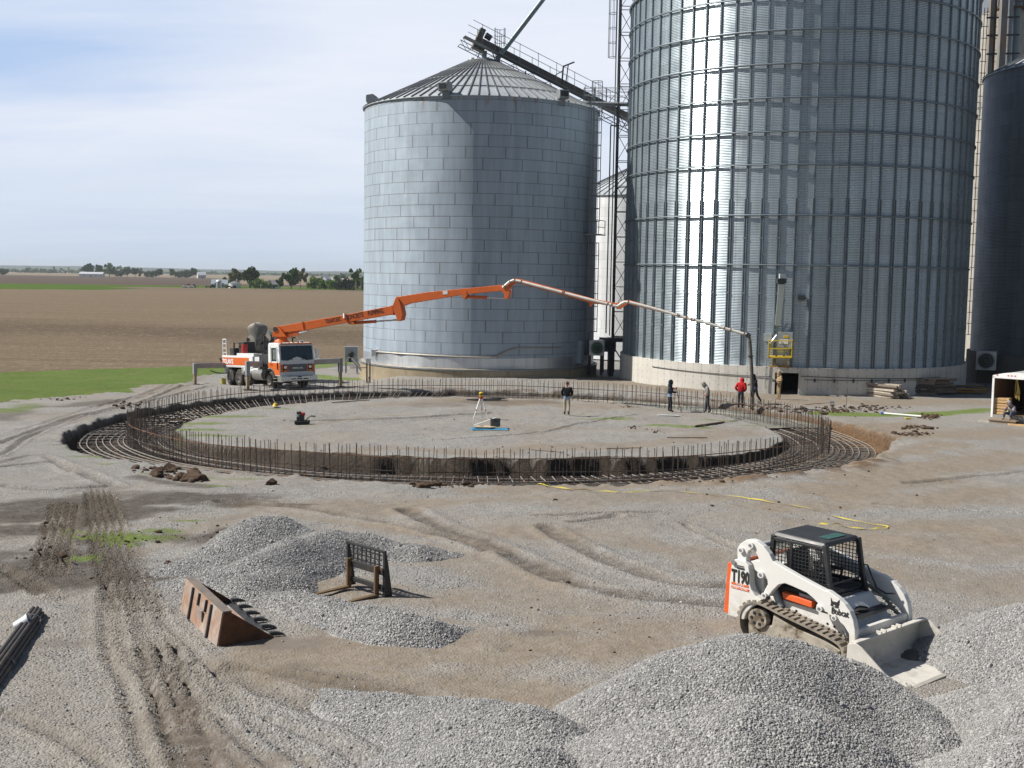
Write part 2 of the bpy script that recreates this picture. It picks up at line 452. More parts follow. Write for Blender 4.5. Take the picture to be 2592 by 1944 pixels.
# gravel island and wet subsoil keep some bare patches of their own
dirt = np.clip(dirt + .34*sm(.51, .67, fbm(GX+40, GY+11, 4.5, 5))*near, 0, 1)*(1-inside)

# --- lawn and fields
Xb = np.interp(GY, [50, 60, 65, 67, 71, 78, 91, 94, 130], [-27.3, -28.0, -28.0, -25.3, -23.2, -23.6, -24.2, -22.4, -21])
edge = Xb - GX + (fbm(GX, GY, 2.5, 4)-.5)*2.6+(fbm(GX, GY, .6, 3)-.5)*1.0
fieldY = 92.2+(GX+39.7)*.655 + (fbm(GX+5, GY, 6, 3)-.5)*1.2
is_field = (GY > fieldY)
is_lawn = (~is_field) & (edge > 0) & (GY > 58)
far1 = 470+(GX+200)*.45
zone = np.zeros(GX.shape, int)         # 0 site 1 lawn 2 field 3 meadow 4 dark field 5 pale field
zone[is_lawn] = 1
zone[is_field] = 2
az_ = np.arctan2(GX, GY)
zone[is_field & (GY > far1)] = 3
zone[is_field & (GY > far1) & (az_ > -.335) & (GY < 590)] = 6
zone[is_field & (GY > 640+(GX+280)*.3)] = 4
zone[is_field & (GY > 800) & (az_ > -.25)] = 5
zone[is_field & (GY > 1500)] = 5
zone[is_field & (az_ > .02) & (GY > 400)] = 5
fringe = sm(0, -2.2, edge)*(~is_field)  # distance into the site
grass = np.where(is_lawn, 1, grass)
def sheet(name, mask, mats, mi=None):
    h, w = GX.shape
    fm = mask[:-1, :-1]
    ids = np.arange(h*w).reshape(h, w)
    q = np.stack([ids[:-1, :-1][fm], ids[:-1, 1:][fm], ids[1:, 1:][fm], ids[1:, :-1][fm]], 1)
    used = np.unique(q); remap = np.full(h*w, -1); remap[used] = np.arange(len(used)); q = remap[q]
    me = bpy.data.meshes.new(name)
    co = np.stack([GX.ravel()[used], GY.ravel()[used], GZ.ravel()[used]], 1).astype(np.float32)
    me.vertices.add(len(co)); me.vertices.foreach_set('co', co.ravel())
    me.loops.add(q.size); me.loops.foreach_set('vertex_index', q.ravel().astype(np.int32))
    me.polygons.add(len(q)); me.polygons.foreach_set('loop_start', np.arange(0, q.size, 4, dtype=np.int32))
    me.polygons.foreach_set('use_smooth', np.ones(len(q), bool))
    for m in mats: me.materials.append(m)
    if mi is not None: me.polygons.foreach_set('material_index', mi[:-1, :-1][fm].astype(np.int32))
    for k, A in (('dirt', dirt), ('mud', mud), ('grass', grass), ('wet', wet), ('clay', clay), ('rut', rutm)):
        at = me.attributes.new(k, 'FLOAT', 'POINT'); at.data.foreach_set('value', A.ravel()[used].astype(np.float32))
    me.update(calc_edges=True); me.validate()
    o = bpy.data.objects.new(name, me); COL.objects.link(o); return struct(o)

def stone_colour(n, co, scale, lo, hi):
    v = n('TexVoronoi'); v.inputs['Scale'].default_value = scale; n.link(co, v.inputs['Vector'])
    s = n('SeparateColor'); n.link(v.outputs['Color'], s.inputs[0])
    return n.mix(n.math('POWER', s.outputs[0], 1.3), lo, hi), v.outputs['Distance']
def ground_mat():
    m, n, b = newmat('site_ground')
    co = n.coords('Object')
    g1, d1 = stone_colour(n, co, 26, (.145, .143, .138), (.41, .404, .39))
    g2, d2 = stone_colour(n, co, 9, (.22, .214, .204), (.325, .317, .302))
    gravel = n.mix(.4, g1, g2)
    pat = n.noise(co, .35, 5, .65); fine = n.noise(co, 5.5, 5, .7)
    gravel = n.mix(n.mapr(pat, .4, .66, 0, .5), gravel, (.33, .305, .27))
    damp = n.mapr(n.noise(co, .17, 5, .7), .38, .62); gravel = n.mix(n.math('MULTIPLY', damp, .3), gravel, (.2, .18, .155))
    speck = n.mapr(n.noise(co, 30, 3, .8), .62, .72)
    dirtc = n.mix(n.mapr(fine, .3, .7), (.175, .142, .105), (.255, .212, .163))
    dirtc = n.mix(n.math('MULTIPLY', speck, .55), dirtc, (.5, .48, .45))
    dsp = n.mapr(n.noise(co, 3.1, 6, .75), .45, .62)
    dm = n.math('MULTIPLY', n.attr('dirt'), n.mapr(dsp, 0, 1, .72, 1.))
    c = n.mix(dm, gravel, dirtc)
    mudc = n.mix(n.mapr(fine, .3, .7), (.026, .02, .016), (.085, .066, .049))
    mm = n.math('MULTIPLY', n.attr('mud'), n.mapr(n.noise(co, 2.3, 6, .75), .36, .56, .78, 1.)); mm = n.math('MAXIMUM', mm, n.mapr(n.attr('mud'), .86, .93))
    c = n.mix(mm, c, mudc)
    rc = n.mix(n.mapr(fine, .3, .7), (.066, .054, .043), (.13, .109, .088)); c = n.mix(n.math('MULTIPLY', n.attr('rut'), n.mapr(n.noise(co, 3.3, 5, .7), .35, .6, .45, 1.)), c, rc)
    clayc = n.mix(n.mapr(fine, .3, .7), (.085, .048, .024), (.19, .115, .06))
    c = n.mix(n.attr('clay'), c, clayc)
    grc = n.mix(n.mapr(n.noise(co, 7, 5, .8), .3, .7), (.07, .12, .02), (.19, .24, .06))
    gm = n.math('MULTIPLY', n.attr('grass'), n.mapr(n.noise(co, 4, 6, .8), .3, .46))
    c = n.mix(gm, c, grc)
    w = n.attr('wet')
    c = n.mix(w, c, n.mix(.75, c, (.14, .112, .085)))
    n.link(c, b.inputs['Base Color'])
    n.link(n.mapr(w, .3, .9, .92, .38), b.inputs['Roughness'])
    b.inputs['Specular IOR Level'].default_value = .25
    inv = n.math('SUBTRACT', 1., d1)
    amp = n.math('SUBTRACT', 1., n.math('MULTIPLY', dm, .75))
    h = n.math('ADD', n.math('MULTIPLY', inv, amp), n.math('MULTIPLY', fine, 1.6))
    h = n.math('MULTIPLY', h, n.mapr(w, .2, .9, 1., .08))
    n.link(n.bump(h, .9, .03), b.inputs['Normal'])
    return m
def lawn_mat():
    m, n, b = newmat('lawn_grass')
    co = n.coords('Object')
    c = n.mix(n.mapr(n.noise(co, .22, 6, .7), .3, .7), (.075, .13, .025), (.135, .195, .045))
    c = n.mix(n.mapr(n.noise(co, 2.2, 6, .85), .4, .62, 0, .7), c, (.17, .21, .06))
    c = n.mix(n.mapr(n.noise(co, .35, 7, .8), .54, .72, 0, .75), c, (.2, .175, .09))
    n.link(c, b.inputs['Base Color']); b.inputs['Roughness'].default_value = .9; b.inputs['Specular IOR Level'].default_value = .1
    n.link(n.bump(n.noise(co, 6, 5, .8), 1., .15), b.inputs['Normal'])
    return m
def field_mat(name, lo, hi, straw, band=True):
    m, n, b = newmat(name)
    co = n.coords('Object'); st = n.coords('Object', (.02, .35, 1))
    c = n.mix(n.mapr(n.noise(st, 1., 6, .65), .35, .65), lo, hi)
    if band:
        s = n('SeparateXYZ'); n.link(co, s.inputs[0])
        y = n.math('ADD', s.outputs[1], n.math('MULTIPLY', n.noise(n.coords('Object', (.02, .02, 1)), 1., 4), 70.))
        f = n.math('MULTIPLY', n.mapr(y, 165, 185), n.mapr(y, 225, 200))
        c = n.mix(n.math('MULTIPLY', f, .5), c, (.085, .066, .052))
    sp = n.mapr(n.noise(n.coords('Object', (.8, .5, 1)), 2.0, 6, .85), .53, .66)
    c = n.mix(n.math('MULTIPLY', sp, .6), c, straw)
    n.link(c, b.inputs['Base Color']); b.inputs['Roughness'].default_value = 1.; b.inputs['Specular IOR Level'].default_value = 0.
    n.link(n.bump(n.noise(n.coords('Object', (1., .35, 1)), 2.5, 5, .8), .9, .25), b.inputs['Normal'])
    return m
M_GROUND = ground_mat(); M_LAWN = lawn_mat()
M_F = [field_mat('stubble_field', (.16, .125, .09), (.2, .158, .115), (.4, .33, .23)),
       field_mat('meadow', (.05, .1, .02), (.11, .16, .04), (.14, .17, .06), False),
       field_mat('dark_field', (.09, .07, .06), (.13, .105, .09), (.15, .12, .1), False),
       field_mat('pale_field', (.2, .16, .12), (.26, .22, .165), (.3, .26, .2), False),
       field_mat('bank_soil', (.14, .11, .085), (.2, .16, .12), (.25, .2, .15), False)]
site_zone = (zone == 0)
GROUND = sheet('ground', site_zone, [M_GROUND])
sheet('lawn', zone == 1, [M_LAWN])
FIELD = sheet('field', zone >= 2, M_F, np.choose(np.clip(zone, 2, 6)-2, [0, 1, 2, 3, 4]))

# ================================================================ GRAVEL
def stone_mat():
    m, n, b = newmat('gravel_stone')
    oi = n('ObjectInfo')
    r = n('ValToRGB'); e = r.color_ramp; e.elements[0].color = (.26, .257, .252, 1); e.elements[1].color = (.46, .454, .444, 1)
    k = e.elements.new(.75); k.color = (.36, .356, .348, 1)
    n.link(oi.outputs['Random'], r.inputs[0]); n.link(r.outputs[0], b.inputs['Base Color'])
    b.inputs['Roughness'].default_value = .85; b.inputs['Specular IOR Level'].default_value = .3
    return m
def scatter_obj(name, pts, rad, material, parent=None, flat=.65):
    """countless loose stones: one object, its points carry a stone each"""
    me = bpy.data.meshes.new(name); me.vertices.add(len(pts)); me.vertices.foreach_set('co', np.asarray(pts, np.float32).ravel())
    a = me.attributes.new('rad', 'FLOAT', 'POINT'); a.data.foreach_set('value', np.asarray(rad, np.float32))
    me.materials.append(material); o = bpy.data.objects.new(name, me); COL.objects.link(o)
    if parent: o.parent = parent
    ng = bpy.data.node_groups.new(name, 'GeometryNodeTree')
    ng.interface.new_socket('Geometry', in_out='INPUT', socket_type='NodeSocketGeometry')
    ng.interface.new_socket('Geometry', in_out='OUTPUT', socket_type='NodeSocketGeometry')
    nd = ng.nodes.new; L = ng.links.new
    i, q = nd('NodeGroupInput'), nd('NodeGroupOutput')
    ico = nd('GeometryNodeMeshIcoSphere'); ico.inputs['Radius'].default_value = 1.; ico.inputs['Subdivisions'].default_value = 1
    iop = nd('GeometryNodeInstanceOnPoints'); sm_ = nd('GeometryNodeSetMaterial'); sm_.inputs['Material'].default_value = material
    rv = nd('FunctionNodeRandomValue'); rv.data_type = 'FLOAT_VECTOR'; rv.inputs['Min'].default_value = (0, 0, 0); rv.inputs['Max'].default_value = (6.28, 6.28, 6.28)
    rs = nd('FunctionNodeRandomValue'); rs.data_type = 'FLOAT_VECTOR'; rs.inputs['Min'].default_value = (.6, .6, flat*.7); rs.inputs['Max'].default_value = (1.35, 1.2, flat*1.3); rs.inputs['Seed'].default_value = 5
    at = nd('GeometryNodeInputNamedAttribute'); at.data_type = 'FLOAT'; at.inputs['Name'].default_value = 'rad'
    vm = nd('ShaderNodeVectorMath'); vm.operation = 'SCALE'
    L(rs.outputs[0], vm.inputs[0]); L(at.outputs[0], vm.inputs['Scale'])
    L(i.outputs[0], iop.inputs['Points']); L(ico.outputs['Mesh'], sm_.inputs['Geometry']); L(sm_.outputs[0], iop.inputs['Instance'])
    L(rv.outputs[0], iop.inputs['Rotation']); L(vm.outputs[0], iop.inputs['Scale']); L(iop.outputs[0], q.inputs[0])
    md = o.modifiers.new('stones', 'NODES'); md.node_group = ng
    return stuff(o)
M_STONE = stone_mat()
def pile_mat():
    m, n, b = newmat('crushed_stone')
    co = n.coords('Object')
    g1, d1 = stone_colour(n, co, 30, (.16, .158, .155), (.46, .454, .445))
    n.link(n.mix(.25, g1, (.31, .306, .3)), b.inputs['Base Color']); b.inputs['Roughness'].default_value = .95; b.inputs['Specular IOR Level'].default_value = .2
    n.link(n.bump(n.math('SUBTRACT', 1., d1), 1., .03), b.inputs['Normal'])
    return m
M_PILE = pile_mat()
PILES = []
def gravel_pile(label, ridges, slope, step, density, srad, noise=.1):
    R = []
    for rd in ridges: R.append([np.append(und(x*DD, y*DD, h)[:2], h) for x, y, h in rd])
    allp = np.array([p for r in R for p in r]); mrg = 1.6/slope*.7
    x0, y0 = allp[:, :2].min(0)-mrg; x1, y1 = allp[:, :2].max(0)+mrg; y0 = max(y0, 8.)
    X, Y = np.meshgrid(np.arange(x0, x1, step), np.arange(y0, y1, step))
    H = np.full(X.shape, -9.)
    for r in R:
        for a, b in zip(r[:-1], r[1:]):
            ab = b[:2]-a[:2]; t = np.clip(((X-a[0])*ab[0]+(Y-a[1])*ab[1])/(ab@ab), 0, 1)
            d = np.hypot(X-a[0]-t*ab[0], Y-a[1]-t*ab[1]); h = a[2]+(b[2]-a[2])*t
            w = .32                                   # rounded crest
            H = np.logaddexp(H*9, (h-slope*(np.sqrt(d*d+w*w)-w))*9)/9
    H = H + (fbm(X, Y, 1.1, 4)-.5)*noise*2 + (fbm(X, Y, .25, 3)-.5)*noise*.5
    Z = zbase(X, Y)+np.maximum(H, -.12)
    h, w_ = X.shape; ids = np.arange(h*w_).reshape(h, w_)
    hm = np.maximum.reduce([H[:-1, :-1], H[1:, :-1], H[:-1, 1:], H[1:, 1:]]) > -.1
    q = np.stack([ids[:-1, :-1][hm], ids[:-1, 1:][hm], ids[1:, 1:][hm], ids[1:, :-1][hm]], 1)
    used = np.unique(q); rm = np.full(h*w_, -1); rm[used] = np.arange(len(used))
    me = bpy.data.meshes.new('gravel_pile')
    me.from_pydata(np.stack([X.ravel()[used], Y.ravel()[used], Z.ravel()[used]], 1).tolist(), [], rm[q].tolist())
    me.polygons.foreach_set('use_smooth', [True]*len(me.polygons)); me.materials.append(M_PILE); me.update()
    o = bpy.data.objects.new('gravel_pile', me); COL.objects.link(o)
    tag(o, label, 'gravel pile', 'gravel piles')
    # loose stones over the surface
    nst = int(density*hm.sum()*step*step)
    fi = RNG.integers(0, len(q), nst); u = RNG.random((nst, 2))
    ii, jj = np.unravel_index(q[fi, 0], X.shape)
    px = X[ii, jj]+u[:, 0]*step; py = Y[ii, jj]+u[:, 1]*step
    z00, z01, z10, z11 = Z[ii, jj], Z[ii, jj+1], Z[ii+1, jj], Z[ii+1, jj+1]
    pz = (z00*(1-u[:, 0])+z01*u[:, 0])*(1-u[:, 1])+(z10*(1-u[:, 0])+z11*u[:, 0])*u[:, 1]
    hh = H[ii, jj]; keep = hh > -.03
    # the skirt of strewn stones around the foot
    ns = int(density*26); sx = RNG.uniform(x0-.6, x1+.6, ns); sy = RNG.uniform(max(y0-.6, 9), y1+.6, ns)
    hs = np.full(ns, -9.)
    for r in R:
        for a, b in zip(r[:-1], r[1:]):
            ab = b[:2]-a[:2]; t = np.clip(((sx-a[0])*ab[0]+(sy-a[1])*ab[1])/(ab@ab), 0, 1)
            hs = np.maximum(hs, a[2]+(b[2]-a[2])*t-slope*np.hypot(sx-a[0]-t*ab[0], sy-a[1]-t*ab[1]))
    hs = hs+(fbm(sx, sy, .8, 4)-.5)*.7
    ks = (hs < .06) & (RNG.random(ns) < np.exp(np.minimum(hs, 0)/.11)*.8)
    sx, sy = sx[ks], sy[ks]; ix = np.clip(np.searchsorted(gx, sx)-1, 0, len(gx)-2); iy = np.clip(np.searchsorted(gy, sy)-1, 0, len(gy)-2)
    tx = (sx-gx[ix])/(gx[ix+1]-gx[ix]); ty_ = (sy-gy[iy])/(gy[iy+1]-gy[iy])
    sz = (GZ[iy, ix]*(1-tx)+GZ[iy, ix+1]*tx)*(1-ty_)+(GZ[iy+1, ix]*(1-tx)+GZ[iy+1, ix+1]*tx)*ty_
    srs = srad*RNG.lognormal(0, .35, len(sx)); skirt = np.stack([sx, sy, sz+srs*.3], 1)
    rad = srad*RNG.lognormal(0, .42, nst)
    pts = np.concatenate([np.stack([px, py, pz+rad*.25], 1)[keep], skirt]); rad = np.concatenate([rad[keep], srs])
    scatter_obj('loose_stones', pts, rad, M_STONE, o)
    return o
gravel_pile('low grey gravel heap spread out around the pallet fork frame', [
    [(460, 1180, .3), (520, 1146, .55), (560, 1124, .72), (610, 1128, .66), (650, 1150, .45)],
    [(480, 1240, .3), (550, 1206, .5), (630, 1172, .58), (710, 1154, .52), (790, 1160, .4), (900, 1182, .24), (990, 1197, .06)],
    [(540, 1246, .35), (600, 1236, .34)],
    [(320, 1245, .05), (400, 1215, .2), (480, 1200, .36)], [(360, 1258, .08), (440, 1245, .25)],
    [(545, 1282, .1), (640, 1288, .2), (720, 1304, .27), (800, 1320, .3), (860, 1330, .3), (920, 1344, .22), (1000, 1352, .05)]],
    .74, .08, 1900, .0092, .07)
gravel_pile('big grey gravel heap in the foreground hiding the loader track', [
    [(1330, 1500, .45), (1400, 1450, .75), (1500, 1412, .95), (1590, 1392, 1.1), (1660, 1395, 1.1), (1730, 1400, 1.02), (1800, 1425, .85), (1860, 1462, .62), (1930, 1515, .45), (2010, 1575, .3)],
    [(1300, 1600, .6), (1450, 1560, 1.0), (1620, 1530, 1.25), (1760, 1560, 1.15), (1860, 1630, .85)],
    [(1280, 1740, .6), (1450, 1720, 1.15), (1650, 1720, 1.35), (1850, 1740, 1.2)]],
    .72, .06, 3400, .0077, .09)
gravel_pile('tall grey gravel heap at the right edge beyond the loader bucket', [
    [(2110, 1378, .3), (2140, 1338, .65), (2212, 1312, .9), (2380, 1290, 1.2)],
    [(2120, 1510, .2), (2160, 1480, .6), (2280, 1450, 1.0)],
    [(2110, 1650, .5), (2230, 1600, 1.0), (2400, 1560, 1.3)]],
    .66, .06, 3200, .0077, .09)
gravel_pile('low grey gravel heap at the bottom edge beside the big heap', [
    [(700, 1490, .05), (830, 1515, .2), (960, 1522, .35), (1050, 1528, .5), (1140, 1545, .55), (1195, 1590, .5)],
    [(880, 1640, .2), (1000, 1620, .55), (1140, 1630, .65), (1190, 1700, .6)]],
    .66, .06, 3000, .0088, .06)
# loose stones over the driven gravel yard
_n = 150000
_x = RNG.uniform(-9, 9.5, _n); _y = 11+RNG.power(.8, _n)*26
_ix = np.searchsorted(gx, _x)-1; _iy = np.searchsorted(gy, _y)-1
_keep = (mud[_iy, _ix] < .6) & (RNG.random(_n) < (1-.95*dirt[_iy, _ix])*(.15+.9*sm(.42, .62, fbm(_x, _y, 2.4, 4)))) & (np.hypot(_x-RCX, _y-RCY) > 18.9)
_x, _y, _ix, _iy = _x[_keep], _y[_keep], _ix[_keep], _iy[_keep]
_r = .008*RNG.lognormal(0, .45, len(_x))
_tx = (_x-gx[_ix])/(gx[_ix+1]-gx[_ix]); _ty = (_y-gy[_iy])/(gy[_iy+1]-gy[_iy])
_z = (GZ[_iy, _ix]*(1-_tx)+GZ[_iy, _ix+1]*_tx)*(1-_ty)+(GZ[_iy+1, _ix]*(1-_tx)+GZ[_iy+1, _ix+1]*_tx)*_ty
_s = scatter_obj('loose_gravel', np.stack([_x, _y, _z+_r*.2], 1), _r, M_STONE); tag(_s, 'loose grey stones scattered over the yard', 'gravel')
# ================================================================ GRAIN BINS
def metal_wall(name, R, pitch, sheet_w, sheet_h, n_off, base, rough, metal, tilt=.5, contrast=.1, rust=0., seam=.5, vseam=True):
    """galvanised corrugated sheets: the corrugation tilts the surface up and down, seams and tone per sheet"""
    m, n, b = newmat(name)
    co = n.coords('Object'); s = n('SeparateXYZ'); n.link(co, s.inputs[0])
    ang = n.math('ARCTAN2', s.outputs[1], s.outputs[0])
    u = n.math('MULTIPLY', ang, R/sheet_w); v = n.math('DIVIDE', s.outputs[2], sheet_h)
    row = n.math('FLOOR', v); sh = n.math('MULTIPLY', row, n_off)
    uu = n.math('ADD', u, sh)
    cu = n.math('FLOOR', uu)
    cv = n('CombineXYZ'); n.link(cu, cv.inputs[0]); n.link(row, cv.inputs[1])
    wn = n('TexWhiteNoise', noise_dimensions='2D'); n.link(cv.outputs[0], wn.inputs['Vector'])
    fu = n.math('FRACT', uu); fv = n.math('FRACT', v)
    du = n.math('MULTIPLY', n.math('MINIMUM', fu, n.math('SUBTRACT', 1., fu)), sheet_w)
    dv = n.math('MULTIPLY', n.math('MINIMUM', fv, n.math('SUBTRACT', 1., fv)), sheet_h)
    line = n.mapr(dv, .012, .03, 1, 0)
    if vseam: line = n.math('MAXIMUM', line, n.mapr(du, .025, .05, 1, 0))
    tone = n.mapr(wn.outputs['Value'], 0, 1, 1-contrast, 1+contrast)
    streak = n.noise(n.coords('Object', (1.2, 1.2, .12)), 1.5, 5, .6)
    col = n('MixRGB') if False else None
    c0 = n.mix(n.mapr(streak, .3, .7), tuple(q*.84 for q in base), tuple(min(1, q*1.1) for q in base))
    run = n.mapr(n.noise(n.coords('Object', (3.5, 3.5, .1)), 1.4, 5, .7), .58, .72, 0, .3); c0 = n.mix(run, c0, (.26, .25, .24))
    g = n('CombineColor'); [n.link(tone, g.inputs[k]) for k in range(3)]
    c = n.mix(1., c0, g.outputs[0], 'MULTIPLY')
    c = n.mix(n.math('MULTIPLY', line, seam), c, (.1, .085, .07))
    if rust:
        hi = n.mapr(s.outputs[2], rust-1.1, rust-.1)
        rn = n.mapr(n.noise(n.coords('Object', (2.5, 2.5, .5)), 1.3, 5, .7), .56, .7)
        c = n.mix(n.math('MULTIPLY', n.math('MULTIPLY', hi, rn), .8), c, (.3, .15, .07))
    n.link(c, b.inputs['Base Color']); b.inputs['Metallic'].default_value = metal
    n.link(n.mapr(n.noise(co, .8, 4), .3, .7, rough-.06, rough+.08), b.inputs['Roughness'])
    # corrugation: surface direction swings with height
    w = n.math('MULTIPLY', n.math('SINE', n.math('MULTIPLY', s.outputs[2], 2*PI/pitch)), tilt)
    rad = n('CombineXYZ'); n.link(n.math('COSINE', ang), rad.inputs[0]); n.link(n.math('SINE', ang), rad.inputs[1]); n.link(w, rad.inputs[2])
    vt = n('VectorTransform', vector_type='NORMAL', convert_from='OBJECT', convert_to='WORLD'); n.link(rad.outputs[0], vt.inputs[0])
    nm = n('VectorMath', operation='NORMALIZE'); n.link(vt.outputs[0], nm.inputs[0]); n.link(nm.outputs[0], b.inputs['Normal'])
    return m
def concrete_mat(name, lo, hi, stain=(.2, .15, .1), stain_amt=.5, forms=None):
    m, n, b = newmat(name)
    co = n.coords('Object')
    c = n.mix(n.mapr(n.noise(co, .8, 6, .7), .3, .7), lo, hi)
    c = n.mix(n.mapr(n.noise(co, 9, 4, .7), .3, .7, 0, .25), c, tuple(q*.75 for q in lo))
    st = n.mapr(n.noise(n.coords('Object', (1, 1, .12)), 1.1, 6, .75), .52, .72, 0, stain_amt)
    c = n.mix(st, c, stain)
    if forms:   # joints of the form panels
        s = n('SeparateXYZ'); n.link(co, s.inputs[0])
        u = n.math('MULTIPLY', n.math('ARCTAN2', s.outputs[1], s.outputs[0]), forms/.62)
        fu = n.math('FRACT', u); du = n.math('MINIMUM', fu, n.math('SUBTRACT', 1., fu))
        fv = n.math('FRACT', n.math('DIVIDE', s.outputs[2], .42)); dv = n.math('MINIMUM', fv, n.math('SUBTRACT', 1., fv))
        tie = n.math('MULTIPLY', n.mapr(du, .03, .07, 1, 0), n.mapr(dv, .05, .12, 1, 0))
        ln = n.math('MULTIPLY', n.mapr(du, .01, .025, 1, 0), .35)
        c = n.mix(n.math('MAXIMUM', n.math('MULTIPLY', tie, .75), ln), c, (.12, .11, .1))
    n.link(c, b.inputs['Base Color']); b.inputs['Roughness'].default_value = .9; b.inputs['Specular IOR Level'].default_value = .25
    n.link(n.bump(n.noise(co, 14, 4, .7), .35, .03), b.inputs['Normal'])
    return m
M_GALV = mat('galvanised_steel', (.42, .44, .46), .42, .75, .15, 2, (.3, .3, .3), 1.5, (.6, .8))
M_GALVD = mat('weathered_steel', (.25, .27, .29), .55, .6, .2, 2, (.16, .1, .06), 2., (.58, .75))
M_STIFF = mat('stiffener_steel', (.18, .215, .24), .5, .6, .15, 1.)
M_DARK = mat('dark_steel', (.05, .052, .056), .55, .3, .25, 3, (.11, .07, .045), 3, (.6, .75))
M_BLACK = mat('black_rubber', (.02, .02, .021), .75, 0, .2)
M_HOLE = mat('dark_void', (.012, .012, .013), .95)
M_ROOF = mat('roof_steel', (.5, .54, .57), .55, .5, .14, .6, (.4, .36, .3), .8, (.58, .74))
M_RIB = mat('roof_rib_steel', (.2, .21, .22), .6, .5, .2, .7)
M_YEL = mat('yellow_paint', (.62, .44, .03), .5, 0, .15, 3, (.25, .12, .03), 5, (.6, .72))
M_GREEN = mat('green_paint', (.02, .09, .035), .5)
M_WHITE = mat('white_paint', (.74, .74, .72), .4, 0, .06, 3, (.45, .4, .34), 3, (.62, .8))
M_WOOD = mat('weathered_wood', (.27, .21, .15), .85, 0, .25, 6, (.16, .12, .09), 3, (.5, .7), .4, 60, (1, 6, 6))
M_PINE = mat('new_pine', (.5, .33, .16), .75, 0, .15, 6)
M_RUST = mat('rusty_steel', (.13, .06, .03), .85, .2, .35, 5, (.055, .04, .035), 4, (.5, .65), .4, 60)

def conical_roof(R, z0, r1, z1, nrib, lift=.06, over=.12, rings=()):
    mb = MB(); m2 = MB()
    mb.lathe([(R+over, z0-.05), (R+over, z0+.0), (r1, z1), (r1*.97, z1+.12), (0.02, z1+.16)], nrib)
    sl = Vector((r1-R-over, 0, z1-z0))
    for k in range(nrib):
        a = 2*PI*k/nrib; d = Vector((math.cos(a), math.sin(a), 0)); up = Vector((d.x*.45, d.y*.45, .9))
        p = d*(R+over+.02)+Vector((0, 0, z0+lift*.4)); q = d*(r1)+Vector((0, 0, z1+lift*.4))
        m2.bar(p, q, .075, lift, up=up)
    for t in rings:
        rr = R+(r1-R)*t; zz = z0+(z1-z0)*t+.1
        m2.pipe([(rr*math.cos(2*PI*k/72), rr*math.sin(2*PI*k/72), zz) for k in range(72)], .035, 5, closed=True)
    return mb, m2
def roof_vent(loc, yaw, parent, s=1.):
    """goose-neck roof vent: upright throat and a hooded mouth with louvres"""
    mb = MB(); R = Matrix.Rotation(yaw, 3, 'Z')
    T = lambda p: Vector(loc)+(R @ Vector(p))*s
    mb.bar(T((-.15, 0, -.25)), T((-.15, 0, .35)), .55*s, .55*s)
    mb.prism([(-.45, .2), (.35, .2), (.42, .3), (.42, .82), (-.1, .9), (-.4, .7)], -.36*s, .36*s, T((0, 0, 0)), R @ Vector((s, 0, 0)), (0, 0, s), R @ Vector((0, 1, 0)))
    v = mb.build('roof_vent', M_GALVD, parent, bevel=.02)
    lv = MB()
    lv.box(T((.425, 0, .55)), (.02*s, .56*s, .38*s), R)
    for k in range(3): lv.box(T((.445, 0, .43+.12*k)), (.03*s, .6*s, .03*s), R)
    lv.build('louvre', M_DARK, v)
    return v
def ladder(mb, p, q, w=.42, out=(0, -1, 0), cage=None, step=.32):
    p, q = Vector(p), Vector(q); d = (q-p).normalized(); o = Vector(out).normalized(); sd = d.cross(o).normalized()
    for s in (-1, 1): mb.bar(p+sd*(s*w/2), q+sd*(s*w/2), .05, .05)
    L = (q-p).length
    for k in range(int(L/step)): c = p+d*(step*(k+.5)); mb.tube(c-sd*w/2, c+sd*w/2, .016, 5)
def cage(mb, p, q, out, r=.38, step=1.0, n=7):
    p, q = Vector(p), Vector(q); d = (q-p).normalized(); o = Vector(out).normalized(); sd = d.cross(o).normalized()
    c0 = o*(r*.75); L = (q-p).length; m = max(2, int(L/step)+1)
    arc = [c0+o*(r*math.cos(a))+sd*(r*math.sin(a)) for a in np.linspace(-2.3, 2.3, 11)]
    for k in range(m): c = p+d*(L*k/(m-1)); mb.pipe([c+x for x in arc], .022, 4)
    for i in np.linspace(0, 10, n): x = arc[int(i)]; mb.bar(p+x, q+x, .03, .03)
# ---------------- the big bin
BX, BY, BR = 20.30, 87.2, 12.06
BZ0, BZ1 = 1.72, 26.6
bin_a = empty('grain_bin', (BX, BY, 0), label='tallest ribbed steel grain bin with wind rings on a pale concrete wall', cat='grain bin')
a_cam = math.atan2(-BY, -BX)   # direction from the bin towards the viewer
M_BW = metal_wall('bin_sheet', BR, .1016, 2.107, 1.13, .0, (.42, .495, .545), .28, .6, .55, .06, 0, .22)
bw = MB().lathe([(BR, BZ0), (BR, BZ1)], 216).build('wall', M_BW, bin_a, smooth=60)
sm_lo = MB(); sm_lo.prism([(-.115, -.02), (-.1, .1), (-.045, .1), (-.03, .04), (.03, .04), (.045, .1), (.1, .1), (.115, -.02)], BZ0, 12.4, (BR, 0, 0), (0, 1, 0), (1, 0, 0), (0, 0, 1))
sm_lo.prism([(-.06, -.02), (-.05, .09), (.05, .09), (.06, -.02)], 12.4, BZ1-.05, (BR, 0, 0), (0, 1, 0), (1, 0, 0), (0, 0, 1))
for zz in (4.1, 6.4, 9.9): sm_lo.box((BR+.06, 0, zz), (.1, .25, .1))
st0 = sm_lo.build('stiffener', M_STIFF, bin_a)
st0.rotation_euler = (0, 0, a_cam+math.radians(.96))
for k in range(1, 72): copy_tree(st0, rz=a_cam+math.radians(.96+5*k), parent=bin_a)
ring = MB(); NS = 144
